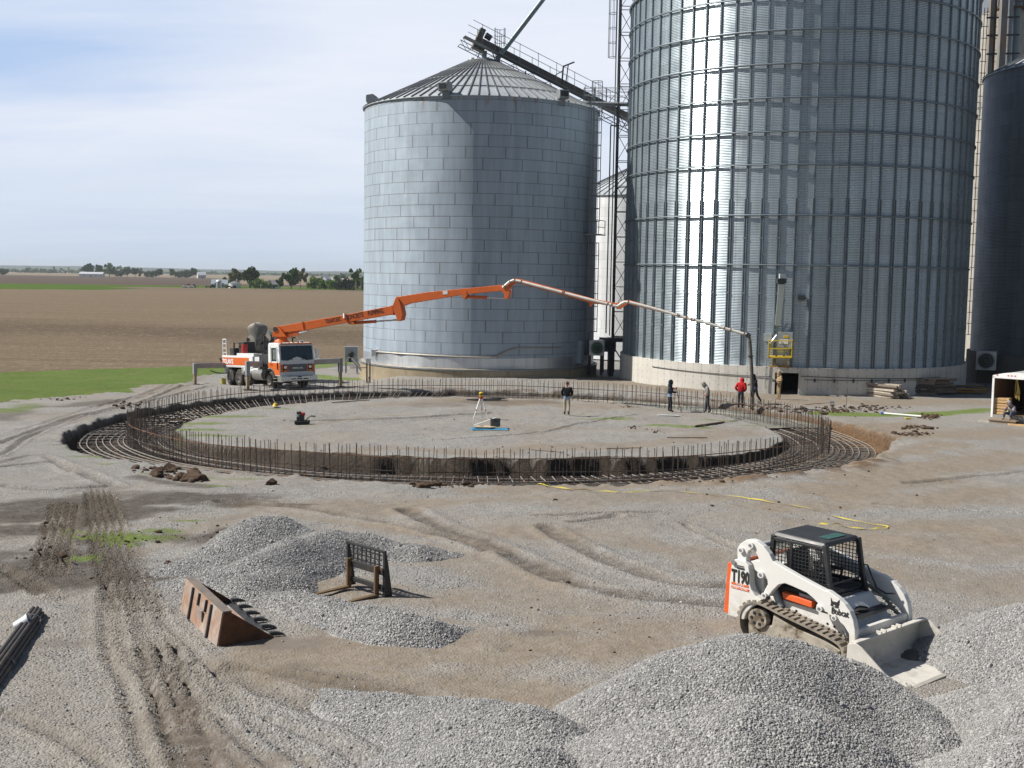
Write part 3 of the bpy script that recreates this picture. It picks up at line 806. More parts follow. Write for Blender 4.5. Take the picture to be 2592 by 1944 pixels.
for zz in (8.2, 11.35, 14.5, 16.55, 18.65, 20.73, 22.79, 24.85):
    rb = MB().pipe([((BR+.13)*math.cos(2*PI*k/NS), (BR+.13)*math.sin(2*PI*k/NS), zz) for k in range(NS)], .055, 6, closed=True)
    rb.build('wind_ring', M_STIFF, bin_a, smooth=60)
ra, rb = conical_roof(BR, BZ1, 1.0, BZ1+6.2, 96, rings=(.3, .6))
ra.build('roof', M_ROOF, bin_a); rb.build('roof_ribs', M_RIB, bin_a)
MB().pipe([((BR+.12)*math.cos(2*PI*k/NS), (BR+.12)*math.sin(2*PI*k/NS), BZ1+.02) for k in range(NS)], .09, 6, closed=True).build('eave', M_GALVD, bin_a, smooth=60)
# concrete wall with the tunnel doorway cut out
M_CONC = concrete_mat('cast_concrete', (.52, .5, .46), (.65, .63, .58), (.2, .17, .13), .45, BR)
CR_ = BR+.26
door_a = [math.atan2(p[1]-BY, p[0]-BX) for p in (unY(1960, 966, BY-BR*1.0), unY(2021.5, 966, BY-BR*1.0))]
da0, da1 = door_a[0], door_a[1]
dtop = 1.38; fb = -.9
def arc_wall(a0, a1, z0, z1, ro, ri, n):
    mb = MB(); P = []
    for r, z in ((ro, z0), (ro, z1), (ri, z1), (ri, z0), (ro, z0)): P.append([(r*math.cos(a0+(a1-a0)*k/n), r*math.sin(a0+(a1-a0)*k/n), z) for k in range(n+1)])
    mb.grid(P)
    for k in (0, n): mb.add([P[j][k] for j in range(4)], [(0, 1, 2, 3)])
    return mb
w = arc_wall(da1, da0+2*PI, fb, BZ0, CR_, CR_-.5, 180)
d = arc_wall(da0, da1, dtop, BZ0, CR_, CR_-.5, 6); w.add(d.v, d.f)
fnd = w.build('foundation', M_CONC, bin_a, smooth=35)
MB().lathe([(0.02, BZ0-.012), (CR_-.3, BZ0-.012)], 96).build('floor_slab', M_CONC, bin_a)
dw = Vector((math.cos((da0+da1)/2), math.sin((da0+da1)/2), 0)); ds = Vector((-dw.y, dw.x, 0))
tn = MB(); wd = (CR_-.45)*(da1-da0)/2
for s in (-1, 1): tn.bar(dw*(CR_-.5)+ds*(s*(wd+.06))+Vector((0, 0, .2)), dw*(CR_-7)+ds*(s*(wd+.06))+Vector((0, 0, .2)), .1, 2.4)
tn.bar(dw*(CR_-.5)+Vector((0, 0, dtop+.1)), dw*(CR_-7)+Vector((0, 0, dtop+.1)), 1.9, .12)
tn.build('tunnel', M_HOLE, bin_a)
cb = MB()   # cable and pipe runs along the concrete
for zz, r, a0, a1 in ((1.22, .022, -2.62, da0-.02), (1.2, .022, da1+.01, da1+.85), (.98, .02, da1+.03, da1+.8)):
    cb.pipe([((CR_+.04)*math.cos(a), (CR_+.04)*math.sin(a), zz-(.12*math.sin((a-a0)*2.2) if zz > 1.1 else 0)) for a in np.linspace(a0, a1, 40)], r, 5)
for a in np.linspace(da1+.08, da1+.78, 8): cb.box(((CR_+.04)*math.cos(a), (CR_+.04)*math.sin(a), .95), (.09, .09, .22))
cb.build('cable_run', M_DARK, bin_a)
def on_big(px, py, r=0.): # point on the big bin's shell seen at px, py
    rr = ray(px, py); o = np.array([-BX, -BY]); d2 = rr[:2]
    A = d2@d2; B = 2*(o@d2); C = o@o-(BR+r)**2; t = (-B-math.sqrt(B*B-4*A*C))/(2*A)
    return Vector(rr*t+np.array([0, 0, HC]))
def loc_big(px, py, r=0.): return on_big(px, py, r)-Vector((BX, BY, 0))
# unloading chute, platform, boxes and the lamp fixed to its wall
ch = MB(); p0 = loc_big(1969, 823, .25); p1 = loc_big(1979, 718, .75); nrm = Vector((dw.x, dw.y, 0))
ch.bar(p0, p1, .38, .3, up=nrm); chute = ch.build('unload_chute', mat('pale_steel', (.52, .58, .57), .5, .3, .1, 2, (.4, .42, .42), 2), bin_a, bevel=.02)
m_ = MB(); m_.box(loc_big(1978, 711, .8), (.55, .45, .3)); m_.tube(loc_big(1972, 709, .8), loc_big(1967, 710, .8), .14, 8); m_.build('chute_motor', M_DARK, chute)
MB().box(loc_big(1980, 700, .75), (.36, .36, .34)).build('chute_head', mat('pale_steel', None), chute)
MB().bar(loc_big(1975, 845, .1), loc_big(1993, 820, .1), .1, .1).build('brace', M_GALVD, chute)
pp = [loc_big(1946, 904, .15), loc_big(2004, 904, .15)]
pf = MB(); o_ = nrm*.95
pf.hexa([pp[0], pp[1], pp[1]+o_, pp[0]+o_] + [q+Vector((0, 0, .1)) for q in (pp[0], pp[1], pp[1]+o_, pp[0]+o_)])
plat = pf.build('platform', M_YEL, bin_a)
rl = MB()
for b_ in (pp[0]+o_, pp[1]+o_, pp[1]+o_*.1, pp[0]+o_*.1): rl.bar(b_, b_+Vector((0, 0, 1.1)), .07, .07)
for z in (.6, 1.1):
    rl.bar(pp[0]+o_+Vector((0, 0, z)), pp[1]+o_+Vector((0, 0, z)), .06, .06); rl.bar(pp[1]+o_+Vector((0, 0, z)), pp[1]+o_*.1+Vector((0, 0, z)), .06, .06); rl.bar(pp[0]+o_+Vector((0, 0, z)), pp[0]+o_*.1+Vector((0, 0, z)), .06, .06)
rl.build('railing', M_YEL, plat)
bk = MB()
for q in (pp[0]+o_*.85+(pp[1]-pp[0])*.2, pp[1]+o_*.85-(pp[1]-pp[0])*.2):
    bk.bar(q, Vector((q.x, q.y, 0))-o_*.4+Vector((0, 0, .5+BZ0-.4)), .07, .07)
bk.bar(pp[0]+Vector((0, 0, -.6)), pp[1]+Vector((0, 0, -.6)), .1, .1)
bk.build('bracket', mat('rusty_yellow', (.42, .24, .04), .7, 0, .2, 4, (.2, .09, .03), 6, (.45, .6)), plat)
def wall_box(nm, px, py, w, h, d, m, parent, tilt=0):
    c = loc_big(px, py, d/2+.02); R = Matrix.Rotation(math.atan2(c.y, c.x), 3, 'Z')
    o = MB().box(c, (d, w, h), R).build(nm, m, parent, bevel=.01); return o, c, R
wall_box('cabinet', 1988, 860, .9, 1.0, .35, mat('cabinet_grey', (.34, .37, .38), .5, .2), bin_a)
nt, c_, R_ = wall_box('notice', 1979, 868, .26, .26, .02, M_WHITE, bin_a); nt.location = c_.normalized()*.36
nt, c_, R_ = wall_box('notice', 1990, 868, .26, .3, .02, M_WHITE, bin_a); nt.location = c_.normalized()*.36
nt, c_, R_ = wall_box('notice', 1990, 856, .3, .16, .02, M_YEL, bin_a); nt.location = c_.normalized()*.36
wall_box('control_box', 1944, 854, .5, .5, .2, mat('control_grey', (.36, .4, .41), .5, .2), bin_a)
MB().pipe([loc_big(1951, 870, .7), loc_big(1958, 862, .75), loc_big(1967, 850, .55)], .13, 8).build('spout', M_GALV, bin_a, smooth=50)
lo_, c_, R_ = wall_box('floodlight', 2029, 754, .46, .34, .14, M_DARK, bin_a)
MB().box(c_+c_.normalized()*Vector((1, 1, 0)).length*.045, (.02, .32, .2), R_).build('lens', mat('lamp_glass', (.5, .5, .47), .2), lo_)
MB().pipe([loc_big(2036, 752, .06), loc_big(2043, 756, .06), loc_big(2045, 772, .06), loc_big(2041, 778, .06)], .02, 5).build('lamp_cable', M_DARK, lo_)
MB().pipe([loc_big(1941, 905, .35), loc_big(1937, 960, .35), loc_big(1936, 985, .35)], .03, 6).build('conduit', M_GALV, bin_a)
# ---------------- the left bin
LX, LY, LR = -2.66, 93.05, 9.0
LZ0, LZ1 = .6, 19.75
bin_b = empty('grain_bin', (LX, LY, 0), label='plain grey steel grain bin with conical roof behind the boom', cat='grain bin')
M_LW = metal_wall('old_bin_sheet', LR, .068, 2.827, .812, .437, (.385, .455, .53), .7, .4, .45, .03, LZ1, .6)
MB().lathe([(LR, LZ0), (LR, LZ1)], 180).build('wall', M_LW, bin_b, smooth=60)
MB().lathe([(LR+.012, LZ0+.0), (LR+.012, LZ0+.78)], 180).build('base_sheet', metal_wall('new_bin_sheet', LR, .068, 2.827, 3., 0, (.66, .68, .7), .34, .85, .4, .05, 0, .2), bin_b, smooth=60)
M_LC = concrete_mat('stained_concrete', (.3, .25, .17), (.42, .36, .26), (.13, .085, .05), .75)
MB().lathe([(LR+.28, -1.6), (LR+.28, LZ0-.06), (LR+.05, LZ0+.02), (LR-.4, LZ0+.02)], 120).build('foundation', M_LC, bin_b, smooth=35)
MB().lathe([(LR+.33, LZ0-.12), (LR+.33, LZ0-.03), (LR+.02, LZ0-.01)], 120).build('base_ring', M_GALVD, bin_b, smooth=35)
ra, rb = conical_roof(LR, LZ1, 1.15, 23.6, 80, rings=(.22, .5, .72), lift=.09)
ra.build('roof', M_ROOF, bin_b); rb.build('roof_ribs', M_RIB, bin_b)
def on_roof(px, py):  # meets the roof cone
    rr = ray(px, py); best = None
    for t in np.linspace(.026, .034, 1600):
        p = rr*t+np.array([-LX, -LY, HC]); rad = math.hypot(p[0], p[1])
        z = LZ1+(LR-rad)/(LR-1.15)*(23.6-LZ1)
        if rad < LR+.1 and p[2] < z: return Vector(p)
    return None
for px, py, yw in ((1127, 243, -2.0), (1423, 262, -1.2)):
    p = on_roof(px, py) or Vector((0, -8, 20)); roof_vent((p.x, p.y, p.z+.1), yw, bin_b, 1.0)
for a in (3.05, 2.35, 1.2): roof_vent((math.cos(a)*8.6, math.sin(a)*8.6, 20.25), a, bin_b, 1.0)
for px, py in ((1197, 153), (1231, 152)):
    q = unY(px, py, LY-.6)-np.array([LX, LY, 0])
    MB().lathe([(.2, -.3), (.2, 0), (.38, .02), (.34, .12), (.1, .2), (.01, .21)], 14, q).build('roof_cap', M_GALVD, bin_b, smooth=40)
# conduit along the wall near the base
pts = []
def on_left(px, py, r=.08):
    rr = ray(px, py); o = np.array([-LX, -LY]); d2 = rr[:2]; A = d2@d2; B = 2*(o@d2); C = o@o-(LR+r)**2
    return Vector(rr*((-B-math.sqrt(B*B-4*A*C))/(2*A))+np.array([-LX, -LY, HC]))
for px, py in ((949, 890), (960, 891), (1010, 895), (1080, 899), (1160, 903), (1236, 905), (1260, 900), (1290, 886), (1308, 881), (1330, 880), (1400, 879), (1470, 876)): pts.append(on_left(px, py))
cd = MB().pipe(pts, .055, 6).build('conduit', mat('conduit_steel', (.36, .32, .27), .55, .4), bin_b, smooth=50)
MB().box(on_left(947, 893, .15), (.35, .3, .5)).build('junction_box', M_WHITE, cd)
# caged ladder, landing
LA = math.atan2(*(on_left(1489, 560)).yx); lo = Vector((math.cos(LA), math.sin(LA), 0))
lm = MB(); ladder(lm, lo*(LR+.25)+Vector((0, 0, 1.0)), lo*(LR+.25)+Vector((0, 0, 21.2)), out=lo)
lad = lm.build('ladder', M_GALVD, bin_b)
cg = MB(); cage(cg, lo*(LR+.25)+Vector((0, 0, 3.2)), lo*(LR+.25)+Vector((0, 0, 9.8)), lo, .4, .9); cage(cg, lo*(LR+.25)+Vector((0, 0, 11.4)), lo*(LR+.25)+Vector((0, 0, 21.6)), lo, .4, .9)
cg.build('ladder_cage', M_GALVD, lad)
lg = MB(); sd = Vector((-lo.y, lo.x, 0)); c = lo*(LR+.6)+Vector((0, 0, 10.4))
R_ = Matrix.Rotation(LA, 3, 'Z'); lg.box(c, (1.1, 1.7, .08), R_)
for s in (-1, 1):
    for t in (0, 1): lg.bar(c+sd*(s*.82)+lo*(t*.5), c+sd*(s*.82)+lo*(t*.5)+Vector((0, 0, 1.05)), .05)
for z in (.55, 1.05):
    lg.bar(c-sd*.82+lo*.5+Vector((0, 0, z)), c+sd*.82+lo*.5+Vector((0, 0, z)), .045)
lg.build('landing', M_GALVD, lad)
dp = on_left(1466, 915, .05)
MB().box((dp.x, dp.y, 1.7), (.6, .5, 1.7), Matrix.Rotation(math.atan2(dp.y, dp.x), 3, 'Z')).build('panel_box', mat('blue_grey_panel', (.3, .36, .4), .5, .3), bin_b)
# ---------------- far bin between, dark bin at the right
SX, SY, SR = 13.2, 119.0, 8.2
bin_c = empty('grain_bin', (SX, SY, 0), label='pale bin glimpsed in the gap behind the lattice tower', cat='grain bin')
MB().lathe([(SR, -.5), (SR, 15.0)], 120).build('wall', metal_wall('pale_bin_sheet', SR, .068, 2.86, .812, .437, (.66, .68, .7), .55, .35, .4, .06, 0, .2), bin_c, smooth=60)
ra, rb = conical_roof(SR, 15.0, 1.0, 18.6, 60)
ra.build('roof', M_ROOF, bin_c); rb.build('roof_ribs', M_RIB, bin_c)
RX, RY, RR_ = 44.3, 89.6, 9.05
RZ0, RZ1 = 2.1, 22.75
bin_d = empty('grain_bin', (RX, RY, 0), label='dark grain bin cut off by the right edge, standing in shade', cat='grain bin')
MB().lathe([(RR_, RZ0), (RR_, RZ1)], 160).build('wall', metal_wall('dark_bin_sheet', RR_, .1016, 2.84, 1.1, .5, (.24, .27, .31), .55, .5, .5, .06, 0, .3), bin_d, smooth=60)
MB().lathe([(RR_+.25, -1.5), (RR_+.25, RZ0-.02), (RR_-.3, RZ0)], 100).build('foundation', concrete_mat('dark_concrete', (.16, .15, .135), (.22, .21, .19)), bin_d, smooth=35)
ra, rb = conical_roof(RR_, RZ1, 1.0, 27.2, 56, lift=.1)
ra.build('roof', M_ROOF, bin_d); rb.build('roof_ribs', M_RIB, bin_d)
roof_vent((math.cos(-2.5)*7.4, math.sin(-2.5)*7.4, 23.9), -2.5, bin_d, 1.1)
MB().pipe([((RR_+.06)*math.cos(a), (RR_+.06)*math.sin(a), 15.1) for a in np.linspace(-2.9, -.5, 40)], .04, 5).build('cable', M_GALVD, bin_d)
# ================================================================ CONVEYORS, TOWER, FANS
V = Vector
def UY(x, y, Y): return V(unY(x, y, Y))
# lattice support tower beside the big bin
tw = empty('lattice_tower', (8.25, 91.3, 0), label='thin dark steel lattice tower rising beside the tall ribbed bin', cat='lattice tower')
tx0, tx1, ty0, ty1 = -.55, .55, -.6, .6; TZ0, TZ1 = 2.75, 34.
for x, y in ((tx0, ty0), (tx1, ty0), (tx1, ty1), (tx0, ty1)):
    MB().bar((x, y, -.3), (x, y, TZ1), .115, .115).build('post', M_DARK, tw)
br = MB(); z = TZ0; f = 1; dz = 1.9
while z < TZ1-dz:
    for (a, b) in (((tx0, ty0), (tx1, ty0)), ((tx1, ty0), (tx1, ty1)), ((tx1, ty1), (tx0, ty1)), ((tx0, ty1), (tx0, ty0))):
        br.bar((*a, z), (*b, z), .05)
        p, q = (a, b) if f > 0 else (b, a); br.bar((*p, z), (*q, z+dz), .042)
    z += dz; f = -f
br.build('bracing', M_DARK, tw)
fm = MB(); fm.bar((-.9, ty0, 2.5), (2.4, ty0, 2.5), .3, .3); fm.bar((-.9, ty1, 2.5), (2.4, ty1, 2.5), .3, .3)
fm.bar((-.75, ty0, -.3), (-.75, ty0, 2.4), .22); fm.bar((-.75, ty1, -.3), (-.75, ty1, 2.4), .22)
fm.bar((-.75, ty0-.1, 2.3), (.5, ty0-.1, .4), .09); fm.build('base_frame', M_DARK, tw)
ld = MB(); ladder(ld, (tx0-.25, 0, 2.8), (tx0-.25, 0, TZ1), out=(-1, 0, 0)); ldo = ld.build('ladder', M_GALVD, tw)
cgm = MB(); cage(cgm, (tx0-.25, 0, 23.8), (tx0-.25, 0, 33.5), (-1, 0, 0), .34, 1.0); cgm.build('ladder_cage', M_GALVD, ldo)
cg2 = MB(); cg2.bar((tx0-.55, -.3, 3), (tx0-.55, -.3, 18.7), .09); cg2.bar((tx0-.55, -.3, 18.7), (tx0+.1, -.3, 18.7), .08); cg2.build('cable_tray', M_DARK, tw)
# inclined conveyor over the left bin's peak
A = UY(1213, 104, 93.0); B = UY(1582, 293, 96.0); B = B+(B-A)*.3
d = (B-A).normalized(); upc = V((0, 0, 1)); sd = V((-d.y, d.x, 0)).normalized(); nu = sd.cross(d); nu = nu if nu.z > 0 else -nu
cv = empty('conveyor', A, label='sloping enclosed conveyor with catwalk running over the conical bin roof', cat='conveyor')
M_CNV = mat('conveyor_steel', (.13, .12, .11), .6, .4, .25, 2, (.2, .14, .1), 2, (.55, .7))
Lc = (B-A).length
MB().bar(V((0, 0, 0)), d*Lc, .5, .52, up=nu).build('trough', M_CNV, cv)
tr = MB(); h1 = nu*-.45; h2 = nu*-1.0
for s in (-.45, .45):
    for h in (h1, h2): tr.bar(sd*s+h-d*1.3, sd*s+h+d*Lc, .055)
    k = -1.3; f = 1
    while k < Lc-.8:
        tr.bar(sd*s+(h1 if f > 0 else h2)+d*k, sd*s+(h2 if f > 0 else h1)+d*(k+.75), .035); k += .75; f = -f
k = -1.3
while k < Lc: tr.bar(sd*-.45+h2+d*k, sd*.45+h2+d*k, .04); k += 1.5
tr.build('truss', M_GALVD, cv)
cwk = MB(); side = -sd if sd.y > 0 else sd
cwk.hexa([side*.4+h1-d*1.3, side*1.15+h1-d*1.3, side*1.15+h1+d*Lc, side*.4+h1+d*Lc]+[q+nu*.05 for q in (side*.4+h1-d*1.3, side*1.15+h1-d*1.3, side*1.15+h1+d*Lc, side*.4+h1+d*Lc)])
cwo = cwk.build('catwalk', M_GALVD, cv)
hr = MB(); back = side*-1
for s in (side*1.12, back*.7):
    k = 0.2
    while k < Lc: hr.bar(s+h1+d*k, s+h1+d*k+V((0, 0, 1.55)), .04); k += 1.6
    for zz in (.95, 1.5): hr.bar(s+h1+d*-.6+V((0, 0, zz)), s+h1+d*Lc+V((0, 0, zz)), .035)
hr.build('handrail', M_GALVD, cwo)
hd = MB(); hd.bar(d*-.35-nu*.35, d*.6-nu*.35, .75, .7, up=nu); hd.bar(d*-.1+nu*.1, d*-.1+nu*.95, .62, .45, up=d); hd.build('drive_head', M_CNV, cv, bevel=.03)
mt = MB(); mt.tube(d*.25+nu*.62-sd*.1, d*.75+nu*.55-sd*.1, .24, 12); mt.build('drive_motor', M_DARK, cv, smooth=40)
co = MB(); co.tube(V((0, 0, -.55))+d*.45, V((0, 0, -1.65))+d*.45, .22, 10, r2=.14); co.tube(V((0, 0, -1.65))+d*.45, V((0, 0, -2.3))+d*.3, .16, 10)
for s in (-1, 1): co.bar(V((s*.5, 0, -.6))+d*.6, V((s*1.1, 0, -2.2))+d*.6, .08)
co.bar(d*1.2+nu*-1, d*1.6+V((0, 0, -1.9)), .09); co.build('discharge_spout', M_GALVD, cv)
cgx = MB(); c0 = UY(1265, 106, 92.6)-A; cage(cgx, c0+V((0, 0, -.5)), c0+V((0, 0, 1.05)), (0, 1, 0), .42, .5, 9); cgx.bar(c0+V((0, 0, -1.6)), c0+V((0, 0, .9)), .05); cgx.build('guard_cage', M_GALVD, cv)
jb = MB(); j0 = UY(1422, 215, 92)-A; j1 = UY(1426, 168, 92)-A; j2 = UY(1454, 157, 92)-A; j3 = UY(1432, 212, 92)-A
jb.bar(j0, j1, .12); jb.bar(j1, j2, .1); jb.bar(j3, j1+(j2-j1)*.45, .08); jb.bar(j0+V((-.7, 0, .6)), j1-V((0, 0, .3)), .06); jb.build('jib', M_DARK, cv)
for px, py in ((1430, 235), (1330, 180)):
    q = UY(px, py, 92.2)-A
    MB().bar(q, q+V((0, 0, -1.3)), .1).build('leg', M_DARK, cv)
# spout pipe falling on the peak from the elevator
s0 = UY(1258, 150, 93.0); s1 = UY(1376, -4, 93.0); s1 = s0+(s1-s0)*2.2
sp = empty('down_spout', s0, label='long round grey spout pipe slanting down to the conical bin roof peak', cat='spout pipe')
MB().tube((0, 0, 0), s1-s0, .19, 12).build('pipe', mat('spout_steel', (.2, .25, .27), .5, .5, .15, 2), sp, smooth=50)
k_ = MB(); k_.tube((0, 0, .02), (.1, 0, -.55), .2, 12, r2=.26); k_.tube((-.02, 0, -.02), (-.35, 0, -.3), .11, 8); k_.build('inlet_elbow', M_GALVD, sp, smooth=50)
# level walkway from ladder head to tower
w0 = UY(1478, 259, 92.6); w1 = UY(1592, 262, 90.6)
wk = empty('walkway', w0, label='level railed walkway linking the caged ladder top to the lattice tower', cat='walkway')
dv = w1-w0; wm = MB(); wm.bar((0, 0, 0), dv, .7, .1); wm.bar(V((0, 0, -.12)), dv+V((0, 0, -.12)), .1, .2); wm.build('deck', M_GALVD, wk)
wr = MB()
for s in (-.33, .33):
    o = V((0, s, 0))
    for zz in (.5, .85, 1.1): wr.bar(o+V((0, 0, zz)), o+dv+V((0, 0, zz)), .04)
    for t in np.linspace(0, 1, 5): wr.bar(o+dv*t, o+dv*t+V((0, 0, 1.1)), .045)
wr.bar(dv*.55+V((0, -.33, 0)), dv*.8+V((0, -.33, 1.1)), .04); wr.build('railing', M_GALVD, wk)
# aeration fans
def fan(loc, yaw, label, green=True, s=1.0, legs=1.2):
    r = empty('aeration_fan', loc, yaw, label, 'fan', 'aeration fans')
    hm = MB(); hm.box((0, 0, 0), (.9*s, 1.15*s, 1.15*s)); h = hm.build('housing', M_GALV, r, bevel=.02)
    im = MB(); im.tube((.44*s, 0, 0), (.5*s, 0, 0), .42*s, 24); im.build('inlet', M_GREEN if green else M_DARK, h)
    i2 = MB(); i2.lathe([(.42*s, 0), (.5*s, 0), (.5*s, .09), (.42*s, .09)], 24, (.45*s, 0, 0), (1, 0, 0)); i2.lathe([(.28*s, .1), (.3*s, .1)], 20, (.43*s, 0, 0), (1, 0, 0)); i2.build('inlet_ring', M_GALVD, h)
    mm = MB(); mm.tube((.5*s, 0, 0), (.72*s, 0, 0), .17*s, 14); mm.build('motor', M_DARK if green else M_GREEN, h, smooth=40)
    dm = MB(); dm.prism([(-.45, -.57), (-.45, .57), (-1.9, -.2), (-1.9, -.57)], -.5*s, .5*s, ex=(s, 0, 0), ey=(0, 0, s)); dm.build('duct', M_GALV, r, bevel=.02)
    lm_ = MB()
    for x in (-.3, .3):
        for y in (-.45, .45): lm_.bar((x*s, y*s, -.57*s), (x*s, y*s, -.57*s-legs), .09)
    lm_.bar((.3*s, -.45*s, -.6*s), (-.3*s, -.45*s, -.57*s-legs), .05); lm_.build('stand', M_DARK, r)
    return r
q = UY(1508, 880, 88.6); fan(q, -1.45, 'grey fan with green inlet on legs in the gap between the bins', True, 1.0, q.z-.5)
q = UY(1538, 872, 91.5); fan(q, -1.3, 'dim fan behind the green inlet fan under the lattice tower', True, .95, q.z-.5)
q = UY(2497, 912, 86.0); fan(q, -2.0, 'shaded grey fan beside the dark bin at the right edge', False, 1.2, q.z+.3)
# square centrifugal fan left of the left bin, seen from its motor side
fq = UY(890, 897, 95.5)
fn = empty('centrifugal_fan', fq, -1.52, 'square grey fan housing with black motor standing left of the plain bin', 'fan', 'aeration fans')
hm = MB(); hm.box((0, 0, 0), (.6, 1.05, 1.18)); h = hm.build('housing', mat('fan_grey', (.3, .33, .36), .5, .4), fn, bevel=.02)
MB().box((0, 0, .61), (.66, 1.1, .06)).build('lid', M_GALV, h)
mm = MB(); mm.tube((.3, 0, .05), (.75, 0, .05), .23, 16); mm.ball((.75, 0, .05), (.1, .23, .23)); mm.build('motor', M_BLACK, fn, smooth=50)
ms = MB(); ms.box((.55, 0, -.22), (.5, .5, .05))
for y in (-.2, .2): ms.bar((.75, y, -.22), (.8, y*2.2, -.62), .05); ms.bar((.35, y, -.22), (.35, y, -.62), .05)
ms.build('motor_stand', M_GALV, fn); MB().box((.34, -.02, -.42), (.06, .42, .36)).build('outlet', M_HOLE, fn)
ls = MB(); zz = -fq.z-.75
for y in (-.45, .45):
    for x in (-.25, .25): MB().bar((x, y, -.57), (x, y, zz), .08).build('leg', M_GALVD, fn)
tk = UY(893, 910, 93); t2 = UY(938, 955, 88.5)
MB().tube(tk-V((0, 0, .1)), t2, .16, 10).build('waste', M_DARK) if False else None
bp = empty('auger_tube', t2, label='dark tube leaning from the square fan down to the bin base', cat='auger tube')
MB().tube((0, 0, -.1), tk-t2, .14, 10).build('tube', M_DARK, bp, smooth=50); MB().lathe([(.2, -.1), (.2, .1)], 10, (0, 0, 0), tk-t2).build('collar', M_GALVD, bp)
pb = UY(932, 960, 84.6); pb.z = -.35
pbx = empty('meter_post', pb, label='small white meter box on dark posts at the left bin base', cat='meter box')
MB().box((.0, 0, 1.42), (.36, .22, .34)).build('box', M_WHITE, pbx, bevel=.01)
for x in (-.1, .12): MB().bar((x, 0, -.2), (x, .0, 1.3), .1, .1).build('post', M_WOOD, pbx)
MB().bar((-.12, 0, .9), (-1.3, .1, .85), .1, .06).build('arm', M_WOOD, pbx)
# concrete elevator with rusty legs far right
ex, ey = 52.0, 126.0
el = empty('concrete_elevator', (ex, ey, 0), label='stained concrete tower with legs and platforms behind the dark bin', cat='grain elevator')
M_EC = concrete_mat('old_elevator_concrete', (.36, .34, .3), (.5, .47, .42), (.12, .11, .085), .6)
EZ = UY(2490, 24, ey-3).z
MB().lathe([(3.1, -1), (3.1, EZ), (.02, EZ+.05)], 40, (-1.2, 0, 0)).build('shaft', M_EC, el, smooth=35)
hs = MB(); hs.box((-1.0, 0, EZ+3.2), (4.2, 4.4, 5.2)); hs.build('head_house', M_GALVD, el)
pl = MB(); pl.box((-.8, -3.4, EZ+.1), (5.5, 1.6, .12))
for x in np.linspace(-3.4, 1.8, 6): pl.bar((x, -4.15, EZ+.1), (x, -4.15, EZ+1.2), .06)
for z in (.6, 1.15): pl.bar((-3.5, -4.15, EZ+z), (1.9, -4.15, EZ+z), .06)
pl.build('platform', M_RUST, el)
M_RL = mat('rusty_leg', (.2, .19, .18), .7, .2, .3, 2, (.3, .16, .07), 1.2, (.52, .66), stretch=(1, 1, .25))
def vpipe(nm, px, Yv, w, m, top=45, shape='bar', dd=None):
    p = UY(px, 150, Yv)-V((ex, ey, 0)); p.z = 0; mb = MB()
    if shape == 'bar': mb.bar((p.x, p.y, -.5), (p.x, p.y, top), w, dd or w)
    else: mb.tube((p.x, p.y, -.5), (p.x, p.y, top), w/2, 16)
    return mb.build(nm, m, el, smooth=40 if shape != 'bar' else None)
vpipe('leg_casing', 2504.5, 121.5, .42, M_RL); vpipe('leg_casing', 2512, 121.5, .3, M_RUST); vpipe('leg_casing', 2534, 119.5, .62, M_RL)
vpipe('steel_duct', 2549, 122, .75, M_GALVD, shape='tube'); vpipe('steel_duct', 2568, 122.5, .85, mat('blue_grey_duct', (.2, .25, .28), .5, .4), shape='tube')
vpipe('dryer_casing', 2557, 125.5, 1.7, mat('dryer_grey', (.3, .33, .34), .5, .3, .12, 1), UY(2557, 80, 124).z, 'bar', 1.6)
ll = MB()
for px in (2486, 2494): q = UY(px, 150, 122.2)-V((ex, ey, 0)); ll.bar((q.x, q.y, 2), (q.x, q.y, EZ), .06)
q = UY(2490, 150, 122.2)-V((ex, ey, 0)); z = 2
while z < EZ: ll.bar((q.x-.35, q.y, z), (q.x+1.2, q.y, z), .06); z += 1.15
ll.build('ladder', M_DARK, el)
bk = MB()
for py in (45, 90, 137): a = UY(2497, py, 121)-V((ex, ey, 0)); b = UY(2580, py-2, 121)-V((ex, ey, 0)); bk.bar(a, b, .16)
bk.build('cross_brace', M_DARK, el)
wf = UY(2474, 276, 122)-V((ex, ey, 0)); wm_ = MB()
for dx in (-.28, .28): wm_.bar(wf+V((dx, 0, -.65)), wf+V((dx, 0, .65)), .09)
for dz in (-.65, 0, .65): wm_.bar(wf+V((-.3, 0, dz)), wf+V((.3, 0, dz)), .09)
wm_.build('window_frame', M_WHITE, el)
rp = UY(2592, 80, 131)
rpo = empty('stack', (rp.x, rp.y, 0), label='slim dark red steel stack at the upper right edge', cat='stack')
MB().tube((.35, 0, -.5), (.35, 0, rp.z+.2), .45, 14).build('flue', mat('red_oxide', (.2, .045, .04), .6), rpo, smooth=40)
MB().lathe([(.5, 0), (.55, .05), (.55, .2), (.46, .25)], 14, (.35, 0, rp.z-.05)).build('cap', M_DARK, rpo)
